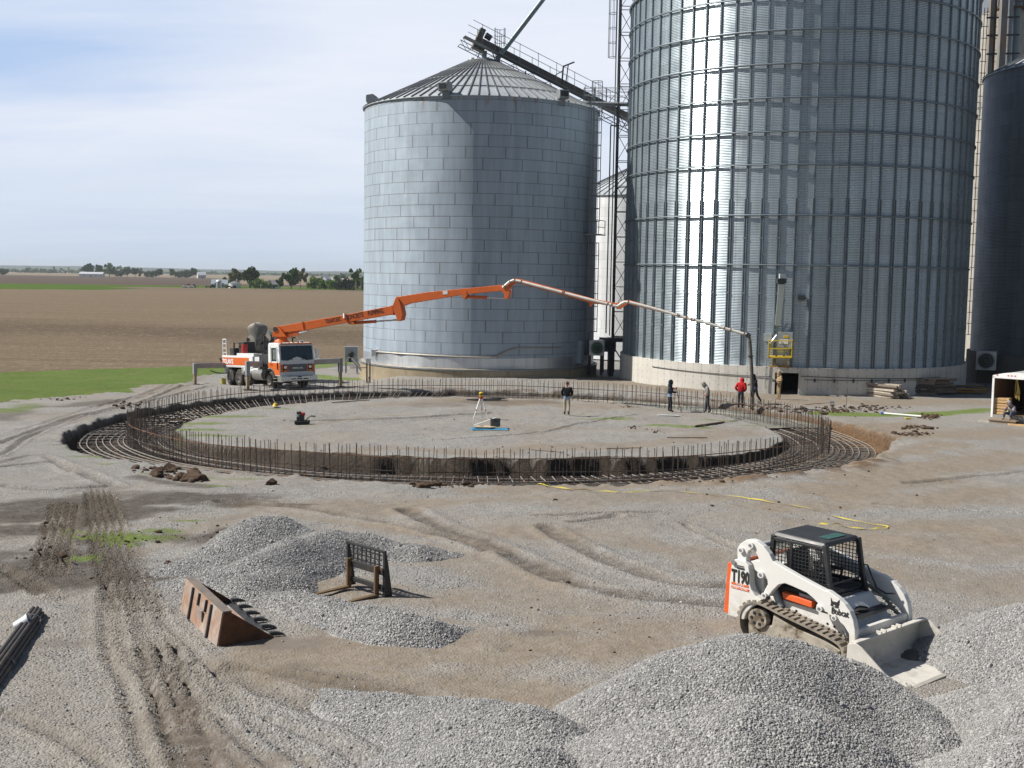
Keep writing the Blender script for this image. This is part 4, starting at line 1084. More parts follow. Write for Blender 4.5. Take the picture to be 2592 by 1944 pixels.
# ================================================================ CONCRETE PUMP TRUCK
M_TW = mat('truck_white', (.72, .73, .74), .32, 0, .06, 3, (.42, .38, .32), 3., (.6, .78))
M_TO = mat('truck_orange', (.62, .125, .02), .38, 0, .1, 3, (.4, .11, .03), 3, (.62, .78))
M_BO = mat('boom_orange', (.62, .125, .02), .42, 0, .1, 1.5, (.36, .13, .05), 2.5, (.6, .76))
M_GLASS = mat('cab_glass', (.012, .03, .04), .06, 0, .3, 1, spec=.6)
M_CHR = mat('chrome', (.62, .63, .64), .22, .9, .1)
M_TYRE = mat('tyre_rubber', (.035, .033, .031), .85, 0, .3, 6, (.12, .1, .08), 4, (.45, .65))
M_RIM = mat('rim_steel', (.42, .4, .37), .45, .5, .2, 8)
M_GREY = mat('outrigger_grey', (.3, .31, .32), .55, .2, .18, 2, (.2, .15, .1), 3, (.58, .72))
M_DRUM = mat('drum_grey', (.21, .2, .18), .7, .1, .25, 2, (.34, .32, .28), 1.6, (.5, .66))
M_RED = mat('red_paint', (.42, .03, .02), .45)
M_AMBER = mat('amber_lens', (.7, .2, .02), .25)
M_TXTB = mat('black_lettering', (.02, .018, .016), .6); M_TXTW = mat('white_lettering', (.78, .77, .74), .5)
def wheel(parent, c, r=.52, wd=.28, side=-1, dual=False):
    w = MB(); s = side
    prof = [(r*.56, -wd/2), (r*.9, -wd/2), (r, -wd*.36), (r, wd*.36), (r*.9, wd/2), (r*.56, wd/2)]
    w.lathe(prof+[prof[0]], 28, c, (0, 1, 0))
    if dual: w.lathe(prof+[prof[0]], 28, Vector(c)+Vector((0, -s*(wd+.05), 0)), (0, 1, 0))
    t = w.build('wheel', M_TYRE, parent, smooth=35)
    m = MB(); o = Vector(c)+Vector((0, s*(.02 if dual else wd*.25), 0))
    dish = -.14 if dual else .05
    m.lathe([(r*.57, wd*.5*s*.9), (r*.54, 0.), (r*.36, dish*s), (r*.2, (dish+.03)*s), (r*.17, (dish+.14)*s), (.01, (dish+.15)*s)], 24, o, (0, 1, 0))
    for k in range(8):
        a = 2*PI*k/8; m.ball(o+Vector((r*.28*math.cos(a), s*abs(dish+.03)*(1 if dish > 0 else -1), r*.28*math.sin(a))), .025, 6, 4)
    m.build('rim', M_RIM, t, smooth=40); return t
TYAW = math.radians(-52.6); TP = math.radians(3.0)
tO = Vector((-13.44, 74.04, 0.02))
truck = empty('pump_truck', tO, label='white and orange concrete pump truck with folded-out orange boom', cat='pump truck', rot=(Matrix.Rotation(TYAW, 4, 'Z') @ Matrix.Rotation(-TP, 4, 'Y')).to_euler())
TM = Matrix.Translation(tO) @ Matrix.Rotation(TYAW, 4, 'Z') @ Matrix.Rotation(-TP, 4, 'Y'); TMi = TM.inverted()
# chassis, wheels
ch = MB()
for y in (-.42, .42): ch.bar((-.3, y, .85), (-9.0, y, .85), .1, .3)
for x in (-.8, -2.6, -4.5, -6.2, -8.8): ch.bar((x, -.42, .85), (x, .42, .85), .12, .2)
for x in (-1.35, -4.75, -6.1, -7.45): ch.bar((x, -1.0, .52), (x, 1.0, .52), .18, .18)
ch.build('chassis', M_DARK, truck)
for s in (-1, 1):
    wheel(truck, (-1.35, s*1.05, .52), .53, .34, s)
    wheel(truck, (-4.75, s*1.05, .55), .49, .3, s)
    for x in (-6.15, -7.5): wheel(truck, (x, s*1.05, .52), .53, .27, s, True)
# cab
cab = MB()
prof = [(0.0, .95), (0.02, 1.75), (-.1, 2.72), (-.22, 2.84), (-1.55, 2.84), (-1.62, 2.7), (-1.62, .95), (-1.2-.62, .95)]
cab.prism([(0, .78), (.03, 1.72), (-.1, 2.72), (-.2, 2.86), (-1.5, 2.86), (-1.6, 2.74), (-1.6, 1.05), (-1.98, 1.0), (-1.9, .98), (-1.85, 1.1), (-1.62, 1.18), (-1.3, 1.22), (-1.0, 1.16), (-.78, 1.0), (-.7, .78)][0:7]+[(-1.6, 1.2), (-1.35, 1.24), (-1.05, 1.18), (-.8, 1.0), (-.72, .78)], -1.2, 1.2)
cabo = cab.build('cab', M_TW, truck, bevel=.05)
for s in (-1, 1):   # orange lower band on each side, orange front corners
    ol = MB(); ol.prism([(-.02, .85), (.035, 1.62), (-1.6, 1.62), (-1.6, 1.27), (-1.35, 1.3), (-1.02, 1.23), (-.76, 1.02), (-.68, .85)], s*1.2, s*1.208)
    ol.build('colour_band', M_TO, cabo)
    ol = MB(); ol.hexa([(.012, s*.98, 1.02), (.012, s*1.15, 1.02), (.03, s*1.15, 1.02), (.03, s*.98, 1.02), (.036, s*.98, 1.5), (.036, s*1.15, 1.5), (.055, s*1.15, 1.5), (.055, s*.98, 1.5)])
    ol.build('corner_panel', M_TO, cabo)
ws = MB()   # windscreen in two panes with the notch below
fx = lambda z: .03-(z-1.72)/(1.0)*.13+.012
for s in (-1, 1):
    pl_ = [(s*.03, 2.66), (s*1.08, 2.66), (s*1.1, 1.78), (s*.62, 1.74), (s*.42, 1.84), (s*.03, 1.98)]
    ws.add([(fx(z), y, z) for y, z in pl_]+[(fx(z)-.02, y, z) for y, z in pl_], [(0, 1, 2, 3, 4, 5), (11, 10, 9, 8, 7, 6)]+[(k, (k+1) % 6, 6+(k+1) % 6, 6+k) for k in range(6)])
ws.build('windscreen', M_GLASS, cabo)
wf_ = MB(); wf_.bar((fx(1.98), 0, 1.97), (fx(2.68), 0, 2.68), .05, .03); wf_.build('window_post', M_BLACK, cabo)
for s in (-1, 1):
    sw = MB(); sw.prism([(-.42, 1.72), (-.46, 2.55), (-1.12, 2.55), (-1.12, 1.72)], s*1.201, s*1.212); sw.build('side_window', M_GLASS, cabo)
    dj = MB(); dj.prism([(-1.2, 1.66), (-1.2, 2.64), (-1.22, 2.64), (-1.22, 1.3), (-1.2, 1.3)], s*1.2, s*1.213); dj.bar((-.3, s*1.21, 1.2), (-.32, s*1.21, 2.6), .02, .02)
    dj.box((-1.05, s*1.225, 1.5), (.14, .03, .04)); dj.build('door_seam', M_DARK, cabo)
    gh = MB(); gh.bar((-.22, s*1.24, 1.2), (-.26, s*1.24, 1.62), .06, .05); gh.build('grab_handle', M_DARK, cabo)
    mr = MB(); mr.bar((-.25, s*1.2, 2.45), (-.1, s*1.45, 2.45), .03); mr.bar((-.25, s*1.2, 1.85), (-.1, s*1.45, 1.85), .03); mr.box((-.1, s*1.47, 2.15), (.08, .2, .62)); mr.build('mirror', M_CHR, cabo)
    hl = MB(); hl.box((.055, s*.86, 1.28), (.05, .24, .46)); h_ = hl.build('headlight_panel', M_BLACK, cabo)
    MB().tube((.07, s*.86, 1.34), (.095, s*.86, 1.34), .1, 16).build('headlight', mat('lamp_silver', (.75, .76, .78), .15, .3), h_, smooth=40)
    MB().box((.085, s*.86, 1.11), (.03, .2, .1)).build('turn_lamp', M_AMBER, h_)
    MB().box((.05, s*.69, 1.28), (.05, .09, .46)).build('marker_panel', M_TO, cabo)
    wp = MB(); wp.bar((.06, s*.3, 1.78), (.03, s*.62, 1.9), .03, .03); wp.bar((.03, s*.62, 1.9), (.01, s*.4, 2.0), .02); wp.build('wiper', M_BLACK, cabo)
gr = MB(); gr.box((.055, 0, 1.28), (.04, 1.22, .46))
for k in range(5): gr.box((.08, 0, 1.1+.09*k), (.02, 1.18, .03))
gro = gr.build('grille', mat('grille_grey', (.13, .135, .14), .4, .3), cabo)
text_part('maker_lettering', 'MACK', .13, M_CHR, gro, (.094, -.36, 1.235), (0, 1, 0), (0, 0, 1), .006, .004, .72)
bp_ = MB(); bp_.prism([(-.25, .42), (.28, .42), (.32, .5), (.32, .78), (.1, .82), (-.25, .82)], -1.26, 1.26); bump = bp_.build('bumper', M_CHR, truck, bevel=.03)
bs_ = MB()
for y, z, w_ in ((-.42, .6, .34), (0, .6, .34), (.42, .6, .34), (0, .72, .26)): bs_.box((.322, y, z), (.012, w_, .06))
bs_.build('bumper_slot', M_HOLE, bump)
vis = MB(); vis.box((-.1, 0, 2.8), (.12, 2.2, .06))
for y in (-1.0, -.45, -.15, .15, .45, 1.0): vis.box((-.13, y, 2.86), (.08, .09, .05))
vis.build('roof_markers', M_AMBER, cabo)
ex_ = MB(); ex_.tube((-.75, .1, 2.86), (-.75, .1, 3.12), .05, 8); ex_.tube((-.75, .1, 3.12), (-.75, .1, 3.2), .24, 14, r2=.18); ex_.build('air_intake', M_BLACK, cabo, smooth=40)
hn = MB(); hn.lathe([(.01, .12), (.16, .1), (.2, .0)], 12, (-.5, .55, 2.86)); hn.build('roof_beacon', M_CHR, cabo, smooth=40)
for s in (-1, 1):
    fd = MB(); P = []
    for yy in (s*.92, s*1.26): P.append([(-1.35+.68*math.cos(a), yy, .55+.68*math.sin(a)) for a in np.linspace(.1, PI-.1, 14)])
    fd.grid(P); fd.build('mudguard', M_BLACK, truck, smooth=50, solid=.03)
    fd = MB(); P = []
    for yy in (s*.7, s*1.24): P.append([(-6.82+1.35*max(-1, min(1, 1.25*math.cos(a))), yy, .62+.66*min(1, 1.5*math.sin(a))) for a in np.linspace(.15, PI-.15, 20)])
    fd.grid(P); fd.build('mudguard', M_TW, truck, smooth=50, solid=.03)
    fd = MB(); P = []
    for yy in (s*.8, s*1.22): P.append([(-4.75+.62*math.cos(a), yy, .6+.62*math.sin(a)) for a in np.linspace(.4, PI-.4, 10)])
    fd.grid(P); fd.build('mudguard', M_TW, truck, smooth=50, solid=.03)
tkf = MB(); tkf.tube((-2.35, -1.0, .82), (-3.75, -1.0, .82), .36, 20); tkf.build('fuel_tank', mat('tank_steel', (.3, .29, .27), .35, .6, .2, 3), truck, smooth=40)
stp = MB()
for z in (.45, .65): stp.box((-.55, -1.2, z), (.45, .2, .05)); stp.box((-.55, 1.2, z), (.45, .2, .05))
stp.build('step', M_CHR, truck)
# deck and side boxes
dk = MB(); dk.box((-5.6, 0, 1.42), (6.6, 2.3, .2)); dk.box((-2.7, 0, 1.6), (1.5, 1.9, 1.0)); dk.build('deck', M_DARK, truck, bevel=.02)
for s in (-1, 1):
    sbm = MB(); sbm.box((-6.2, s*1.16, 1.62), (4.8, .16, .78)); sb = sbm.build('side_panel', M_TW, truck, bevel=.02)
    MB().box((-6.45, s*1.243, 1.63), (4.2, .012, .5)).build('colour_band', M_TO, sb)
    MB().box((-4.2, s*1.14, 1.12), (2.2, .14, .22)).build('step_rail', M_TW, truck, bevel=.02)
    if s < 0:
        # upper picture: red field behind the lettering
        MB().box((-7.75, s*1.2505, 1.63), (1.6, .006, .5)).build('sign_panel', mat('sign_red', (.5, .1, .04), .5), sb)
        text_part('side_lettering', "TOLAN'S", .46, M_TXTW, sb, (-8.5, s*1.256, 1.46), (1, 0, 0), (0, 0, 1), .004, .012, 1.75)
MB().box((-5.0, -1.0, 2.06), (2.6, .4, .22)).build('deck_box', M_TW, truck, bevel=.02)
hp = MB()
for x in (-8.55, -8.0): hp.bar((x, -1.15, 1.9), (x, -1.15, 3.1), .06)
hp.bar((-8.55, -1.15, 3.1), (-8.0, -1.15, 3.1), .06)
for z in (2.2, 2.5, 2.8): hp.bar((-8.55, -1.15, z), (-8.0, -1.15, z), .04)
hp.build('access_ladder', M_TW, truck)
eq = MB(); eq.box((-7.3, -.75, 2.2), (.8, .6, .6)); eq.box((-6.2, -.5, 2.45), (.8, .8, .9)); eq.bar((-6.9, -1.1, 1.9), (-6.9, -1.1, 2.9), .09); eq.bar((-6.9, -1.1, 2.85), (-6.0, -1.1, 2.85), .06); eq.tube((-5.0, .2, 2.0), (-5.0, .2, 3.3), .06, 8)
eq.build('pump_unit', M_DARK, truck, bevel=.02)
MB().tube((-5.6, -.95, 2.15), (-5.6, -.95, 2.75), .2, 14).build('red_canister', M_RED, truck, smooth=40)
hpx = MB(); hpx.hexa([(-9.6, -.6, 1.0), (-8.9, -.6, 1.0), (-8.9, .6, 1.0), (-9.6, .6, 1.0), (-9.9, -.9, 1.8), (-8.8, -.9, 1.8), (-8.8, .9, 1.8), (-9.9, .9, 1.8)]); hpx.build('hopper', M_DARK, truck)
# outriggers
def outrigger(a, b, ground=0.):
    a, b = Vector(a), Vector(b)
    o = MB(); o.bar(a, b, .3, .34); ob = o.build('outrigger', M_GREY, truck, bevel=.015)
    g = TM @ b; gz = float(zg(g.x, g.y)); low = TMi @ Vector((g.x, g.y, gz+.03))
    l = MB(); l.bar(b+Vector((0, 0, .17)), b+(low-b)*.45, .24, .24); l.build('leg_casing', M_GREY, ob, bevel=.015)
    l2 = MB(); l2.bar(b+(low-b)*.3, low, .16, .16); l2.build('leg_ram', mat('ram_rust', (.3, .23, .15), .6, .2, .2), ob)
    f = MB(); f.tube(low, low+Vector((0, 0, .05)), .3, 12); f.build('foot', M_DARK, ob)
    m = MB(); m.box(low+Vector((0, 0, -.02)), (.9, .9, .05)); m.build('foot_mat', M_WOOD, ob)
    return ob
outrigger((-2.75, -1.1, 1.5), (-.3, -3.2, 1.62)); outrigger((-2.75, 1.1, 1.5), (-.5, 3.35, 1.62))
outrigger((-8.3, -1.1, 1.35), (-7.3, -3.7, 1.4)); outrigger((-8.3, 1.1, 1.35), (-7.6, 3.4, 1.4))
hs_ = MB(); hs_.pipe([TMi @ Vector(unY(x, y, 77.)) for x, y in ((532, 938), (548, 943), (565, 945), (580, 943))], .04, 6); hs_.build('hydraulic_hose', M_BLACK, truck)
# turret and boom: they stand in one vertical plane from the turret to the hose end
PA, PB = np.array([-15.0, 76.1]), np.array([13.6, 66.6])
bdir = Vector((*(PB-PA), 0)).normalized(); bside = Vector((bdir.y, -bdir.x, 0))   # side towards the viewer
def bp3(x, y): return Vector(un_plane(x, y, PA, PB))
def TL(p): return TMi @ Vector(p)
tb = MB(); c = bp3(713, 866); base = TL((c.x, c.y, c.z))
zz = Vector((0, 0, 1))
tb.lathe([(.5, -.12), (.5, .12), (.46, .14), (.3, .48), (.01, .5)], 24, base-Vector((0, 0, .1)))
tur = tb.build('turret', M_BO, truck, smooth=35)
tb2 = MB(); tb2.lathe([(.42, -1.2), (.42, -.2)], 20, base); tb2.build('slew_ring', M_GREY, tur, smooth=40)
def plate(pts, half, m, nm, parent, bevel=None, off=0.):
    P3 = [bp3(*p)+bside*off for p in pts]; mb = MB(); n_ = len(P3)
    vs = [TL(p+bside*half) for p in P3]+[TL(p-bside*half) for p in P3]
    mb.add(vs, [(k, (k+1) % n_, n_+(k+1) % n_, n_+k) for k in range(n_)]+[tuple(range(n_-1, -1, -1)), tuple(range(n_, 2*n_))])
    return mb.build(nm, m, parent, bevel=bevel)
plate([(697, 852), (699, 832), (704, 826), (711, 825), (720, 834), (733, 852)], .42, M_BO, 'pedestal', tur, .02)
pn = MB(); q = bp3(705.5, 833); pn.tube(TL(q+bside*.46), TL(q-bside*.46), .16, 14); pn.build('pivot_pin', M_DARK, tur, smooth=40)
s1 = plate([(704, 826), (720, 824), (770, 815), (880, 796), (1004, 772), (1008, 776), (1009, 789), (995, 796), (880, 816), (773, 836), (722, 841), (708, 838)], .26, M_BO, 'boom_section', truck, .02)
plate([(996, 779), (1007, 752), (1014, 757), (1019, 771), (1024, 795), (1020, 811), (1011, 813), (1006, 797)], .3, M_BO, 'elbow', s1, .02)
s2 = plate([(1005, 757), (1007, 750), (1012, 751), (1080, 740), (1170, 731), (1276, 721), (1282, 722), (1284, 735), (1180, 745), (1040, 768), (1022, 775), (1016, 781), (1006, 779)], .2, M_BO, 'boom_section', truck, .02)
plate([(1271, 722), (1292, 722), (1293.5, 740), (1287, 757), (1279, 755), (1280, 745), (1272, 735)], .25, M_BO, 'elbow', s2, .015)
def cyl(a, b, t, r, parent):
    a, b = bp3(*a), bp3(*b); mdl = a+(b-a)*t
    m = MB(); m.tube(TL(a), TL(mdl), r, 10); o = m.build('ram_cylinder', M_BO, parent, smooth=40)
    m = MB(); m.tube(TL(mdl), TL(b), r*.55, 10); m.build('ram_rod', M_CHR, o, smooth=40)
cyl((724, 850), (777, 836), .6, .16, s1); cyl((888, 818), (1017, 809), .5, .1, s1); cyl((1177, 751), (1285, 755), .52, .1, s2)
plate([(1172, 736), (1184, 735), (1185, 748), (1178, 757), (1172, 751)], .22, M_BO, 'ram_bracket', s2)
plate([(884, 805), (894, 803), (902, 820), (886, 820)], .24, M_BO, 'ram_bracket', s1)
fl = MB()
for x, ya, yb, s_ in ((770, 814, 837, .28), (880, 795, 817, .28), (996, 773, 797, .29)):
    fl.bar(TL(bp3(x, ya)), TL(bp3(x+3, yb)), .62, .1, up=TL(bdir)-TL((0, 0, 0)))
fl.build('flange', M_BO, s1)
s3 = plate([(1277, 726), (1290, 714), (1303, 705), (1320, 707), (1420, 734), (1500, 756), (1562, 768), (1561, 775), (1500, 768), (1420, 745), (1318, 718), (1304, 716), (1287, 735), (1279, 737)], .14, M_BO, 'boom_section', truck, .015)
s4 = plate([(1556, 770), (1563, 767), (1578, 762), (1592, 759), (1600, 762), (1700, 790), (1702, 797), (1600, 772), (1590, 768), (1570, 782), (1562, 782)], .12, M_BO, 'boom_section', truck, .015)
plate([(1492, 764), (1499, 765), (1497, 776), (1493, 775)], .1, M_BO, 'bracket', s3)
M_PIPE = mat('pump_pipe', (.66, .64, .58), .45, .1, .15, 2, (.45, .38, .28), 2, (.6, .75))
def ppipe(pts, r, parent, nm='delivery_pipe', m=None, off=.24):
    mb = MB(); mb.pipe([TL(bp3(*p)+bside*off) for p in pts], r, 10); return mb.build(nm, m or M_PIPE, parent, smooth=50)
pp_ = ppipe([(1276, 728), (1283, 722), (1292, 714), (1302, 709.5), (1315, 711), (1420, 738.5), (1500, 759.5), (1548, 770.5), (1558, 774), (1566, 775), (1575, 768.5), (1584, 764), (1594, 764.5), (1640, 776), (1700, 793), (1745, 806), (1800, 820), (1880, 843.5), (1891, 845.5), (1897, 850)], .082, truck)
cl_ = MB()
for x, y, dx, dy in ((1280, 725, 3, -3), (1294, 713, 3, -3), (1305, 709, 3, .5), (1322, 713, 3, .8), (1426, 740, 3, .9), (1430, 741, 3, .9), (1540, 768.5, 3, .8), (1550, 771, 3, .8), (1592, 764, 3, .3), (1716, 797.5, 3, 1), (1720, 799, 3, 1), (1738, 804, 3, 1), (1751, 807.5, 3, 1), (1758, 809.5, 3, 1), (1834, 830.5, 3, 1), (1850, 835, 3, 1), (1884, 844, 3, 1)):
    a = bp3(x, y)+bside*.24; b = bp3(x+dx*.45, y+dy*.45)+bside*.24; cl_.tube(TL(a), TL(b), .115, 12)
cl_.build('pipe_clamp', mat('clamp_rust', (.3, .1, .04), .6), pp_)
plate([(1735, 801), (1762, 808), (1762, 813), (1735, 806)], .1, M_BO, 'bracket', s4)
ppipe([(1896, 849), (1899, 865), (1901, 890), (1903.5, 930), (1905, 970), (1905.5, 1000), (1905, 1031)], .105, truck, 'end_hose', mat('hose_rubber', (.1, .09, .085), .75, 0, .2, 3, (.25, .22, .18), 3, (.55, .7)))
eh = MB(); eh.tube(TL(bp3(1891, 845)+bside*.24), TL(bp3(1899, 852)+bside*.24), .14, 10); eh.tube(TL(bp3(1901, 899)+bside*.24), TL(bp3(1901.3, 903)+bside*.24), .14, 10); eh.build('hose_coupling', M_DARK, pp_)
# boom lettering on the side that faces the yard
def boom_text(body, p, q, h, nm='boom_lettering'):
    a = bp3(*p)+bside*.268; b = bp3(*q)+bside*.268
    ax = TL(a); bx = TL(b); e = (bx-ax).normalized(); upv = TL(a+Vector((0, 0, 1)))-ax; upv = (upv-e*upv.dot(e)).normalized()
    text_part(nm, body, h/.7, M_TXTB, s1, ax, e, upv, .004, .0, (bx-ax).length)
boom_text("TOLAN'S EXC.", (829, 818.5), (869, 811.5), .27)
boom_text('CONCRETE', (881, 809.5), (925, 801), .31)
boom_text('PUMPING.', (937, 799), (977, 791), .31)
a = bp3(877, 799)+bside*.27; MB().box(TL(a), (.14, .14, .3)).build('tag_plate', M_WHITE, s1)
MB().bar(TL(bp3(1124, 741)+bside*.205), TL(bp3(1136, 740)+bside*.205), .22, .02, up=TL(bside)-TL((0, 0, 0))).build('tag_plate', M_WHITE, s2)
# ---------------- mixer truck behind it
mY = math.radians(76)
mx = empty('mixer_truck', (-17.4, 82.2, -.62), mY, label='grey mixer drum truck backed up behind the orange pump truck', cat='mixer truck')
dr = MB(); ax = Vector((.86, 0, -.5)).normalized(); c0 = Vector((-.2, 0, 3.3))
dr.lathe([(.62, -.15), (.78, .0), (1.08, .9), (1.2, 1.6), (1.2, 2.6), (.95, 3.4), (.5, 3.8), (.01, 3.85)], 32, c0, ax); dr.build('drum', M_DRUM, mx, smooth=35)
MB().lathe([(.01, -.03), (.6, -.05)], 24, c0-ax*.06, ax).build('drum_mouth', M_HOLE, mx)
dw_ = MB(); dw_.lathe([(1.215, 1.7), (1.225, 1.75), (1.225, 2.3), (1.215, 2.35)], 32, c0, ax); dw_.build('drum_stripe', M_TO, mx, smooth=35)
dw_ = MB(); dw_.lathe([(1.213, 2.4), (1.222, 2.45), (1.1, 2.95), (1.0, 3.25)], 32, c0, ax); dw_.build('drum_stripe', M_TW, mx, smooth=35)
chp = MB()   # charge hopper and chute hanging at the mouth
P = []
for t in np.linspace(0, 1, 12):   # tongue: rounded top, narrow lip at the bottom, bulging to the rear
    wv = .74*math.sqrt(max(.0, min(1, t*5)))*(1-.72*sm(.2, 1, t)); zz_ = 4.42-1.75*t
    P.append([(-.62-.42*math.cos(a)*(1-.35*t)-.1*t, wv*math.sin(a), zz_) for a in np.linspace(-PI/2, PI/2, 13)])
chp.grid(P); chp.build('charge_chute', mat('chute_grey', (.2, .19, .17), .6, .1, .2, 2, (.34, .32, .28), 2, (.5, .65)), mx, smooth=50, solid=.04)
ap = MB(); ap.lathe([(.74, -.12), (.98, -.12), (1.06, .0), (1.1, .5)], 36, c0+Vector((-.02, 0, -.5)), Vector((1, 0, -.1)), PI*.02, PI*.98) if False else ap.lathe([(.7, -.2), (.95, -.2), (1.05, -.05), (1.08, .45)], 36, c0+Vector((-.05, 0, -.42)), Vector((1, 0, -.25))); ap.build('rear_ring', mat('ring_grey', (.3, .28, .25), .7, .1, .2, 3), mx, smooth=40)
fr_ = MB()
for y in (-.5, .5): fr_.bar((-.6, y, .95), (6.6, y, .95), .12, .3); fr_.bar((-.35, y*1.6, 1.0), (-.35, y*1.8, 3.3), .14)
fr_.bar((-.4, -.9, 2.6), (-.4, .9, 2.6), .12); fr_.build('frame', M_DARK, mx)
for x in (.6, 2.0, 5.9):
    for s in (-1, 1): wheel(mx, (x, s*1.05, .52), .52, .3, s, x < 4)
cbm = MB(); cbm.prism([(5.0, 1.0), (5.0, 2.6), (5.3, 2.75), (6.2, 2.7), (6.5, 1.9), (7.4, 1.75), (7.5, 1.0)], -1.1, 1.1); cbm.build('cab', M_TW, mx, bevel=.05)
sc_ = MB()
sc_.bar((-.5, -.9, 1.0), (-.6, -1.0, 3.6), .05); sc_.bar((-.2, -.9, 1.0), (-.3, -1.0, 3.6), .05)
for k in range(8): sc_.bar((-.5, -.92, 1.2+.3*k), (-.2, -.92, 1.2+.3*k), .03)
sc_.build('ladder', M_DARK, mx)
# ================================================================ TRACK LOADER
M_BW_ = mat('loader_white', (.72, .715, .69), .42, 0, .06, 2, (.46, .41, .33), 4, (.54, .74))
m, n, b = newmat('dusty_white'); co_ = n.coords('Object'); sx_ = n('SeparateXYZ'); n.link(co_, sx_.inputs[0])
low = n.mapr(sx_.outputs[2], 1.0, .35, .08, .75); sp_n = n.noise(co_, 5, 7, .75); sc_n = n.noise(n.coords('Object', (1, 1, .3)), 14, 5, .8)
dust = n.math('MULTIPLY', n.mapr(n.math('ADD', n.math('MULTIPLY', sp_n, .7), n.math('MULTIPLY', sc_n, .3)), .42, .62), low)
c_ = n.mix(dust, (.7, .695, .67), (.36, .31, .25)); c_ = n.mix(n.mapr(n.noise(co_, 38, 4, .8), .67, .72, 0, .7), c_, (.22, .17, .13))
n.link(c_, b.inputs['Base Color']); n.link(n.mapr(dust, 0, .6, .4, .85), b.inputs['Roughness']); M_BW_ = m
M_BOR = mat('loader_orange', (.68, .12, .03), .45, 0, .1, 4)
M_CABK = mat('cab_black', (.03, .031, .034), .42, .1, .2, 3)
M_TRK = mat('track_rubber', (.2, .175, .145), .9, 0, .3, 8, (.3, .26, .21), 5, (.4, .6), .3, 60)
M_TRF = mat('track_frame', (.36, .325, .27), .85, 0, .2, 5, (.12, .09, .06), 4, (.48, .6), .3, 60)
M_BKT = mat('bucket_steel', (.56, .54, .49), .7, .05, .12, 3, (.3, .27, .23), 2.5, (.52, .7))
ldr = empty('track_loader', (5.1, 18.9, float(zbase(5.1, 18.9))+.07), math.radians(-48), label='white compact track loader with black cab and lowered front bucket', cat='track loader')
tw_poly = [(-1.15, .39), (-1.14, 1.0), (-1.11, 1.34), (-1.06, 1.41), (-.97, 1.44), (-.86, 1.42), (-.79, 1.36), (-.765, 1.2), (-.755, 1.05), (-.72, .95), (-.64, .86), (-.53, .82), (-.58, .74), (-.7, .66), (-.8, .52), (-.84, .39)]
arm = [(-1.03, 1.36), (-1.045, 1.6), (-1.0, 1.69), (-.88, 1.79), (-.78, 1.82), (-.68, 1.81), (-.55, 1.74), (-.44, 1.63), (-.37, 1.52), (-.2, 1.46), (.09, 1.365), (.35, 1.29), (.55, 1.235), (.62, 1.235), (.79, 1.155), (.9, 1.08), (.985, .985), (1.05, .85), (1.085, .7), (1.1, .3), (1.02, .12), (.97, .14), (1.0, .42), (.985, .62), (.9, .73), (.78, .8), (.7, .84), (.44, .86), (.42, .95), (.45, .99), (.36, 1.06), (.25, 1.12), (.0, 1.17), (-.14, 1.19), (-.25, 1.14), (-.35, 1.02), (-.42, .91), (-.48, .87), (-.53, .91), (-.5, 1.0), (-.45, 1.1), (-.46, 1.18), (-.52, 1.2), (-.58, 1.2), (-.63, 1.26), (-.7, 1.3), (-.74, 1.42), (-.7, 1.48), (-.63, 1.47), (-.64, 1.53), (-.7, 1.61), (-.76, 1.65), (-.83, 1.6), (-.86, 1.5), (-.87, 1.36)]
hull = MB(); hull.box2((-1.1, -.52, .32), (.55, .52, .98)); hull.box2((-1.12, -.62, .5), (-.66, .62, 1.3)); hull.prism([(.55, .32), (.55, .98), (.9, .62), (.95, .32)], -.5, .5)
hl = hull.build('body', M_BW_, ldr, bevel=.02)
tg = MB(); tg.prism([(-1.27, .42), (-1.15, .4), (-1.12, 1.36), (-1.22, 1.32)], -.8, .8); tg.build('tailgate', M_BOR, hl, bevel=.015)
md = MB(); md.box2((-.5, -.56, .8), (.42, .56, 1.06)); md.build('engine_bay', M_DARK, hl)
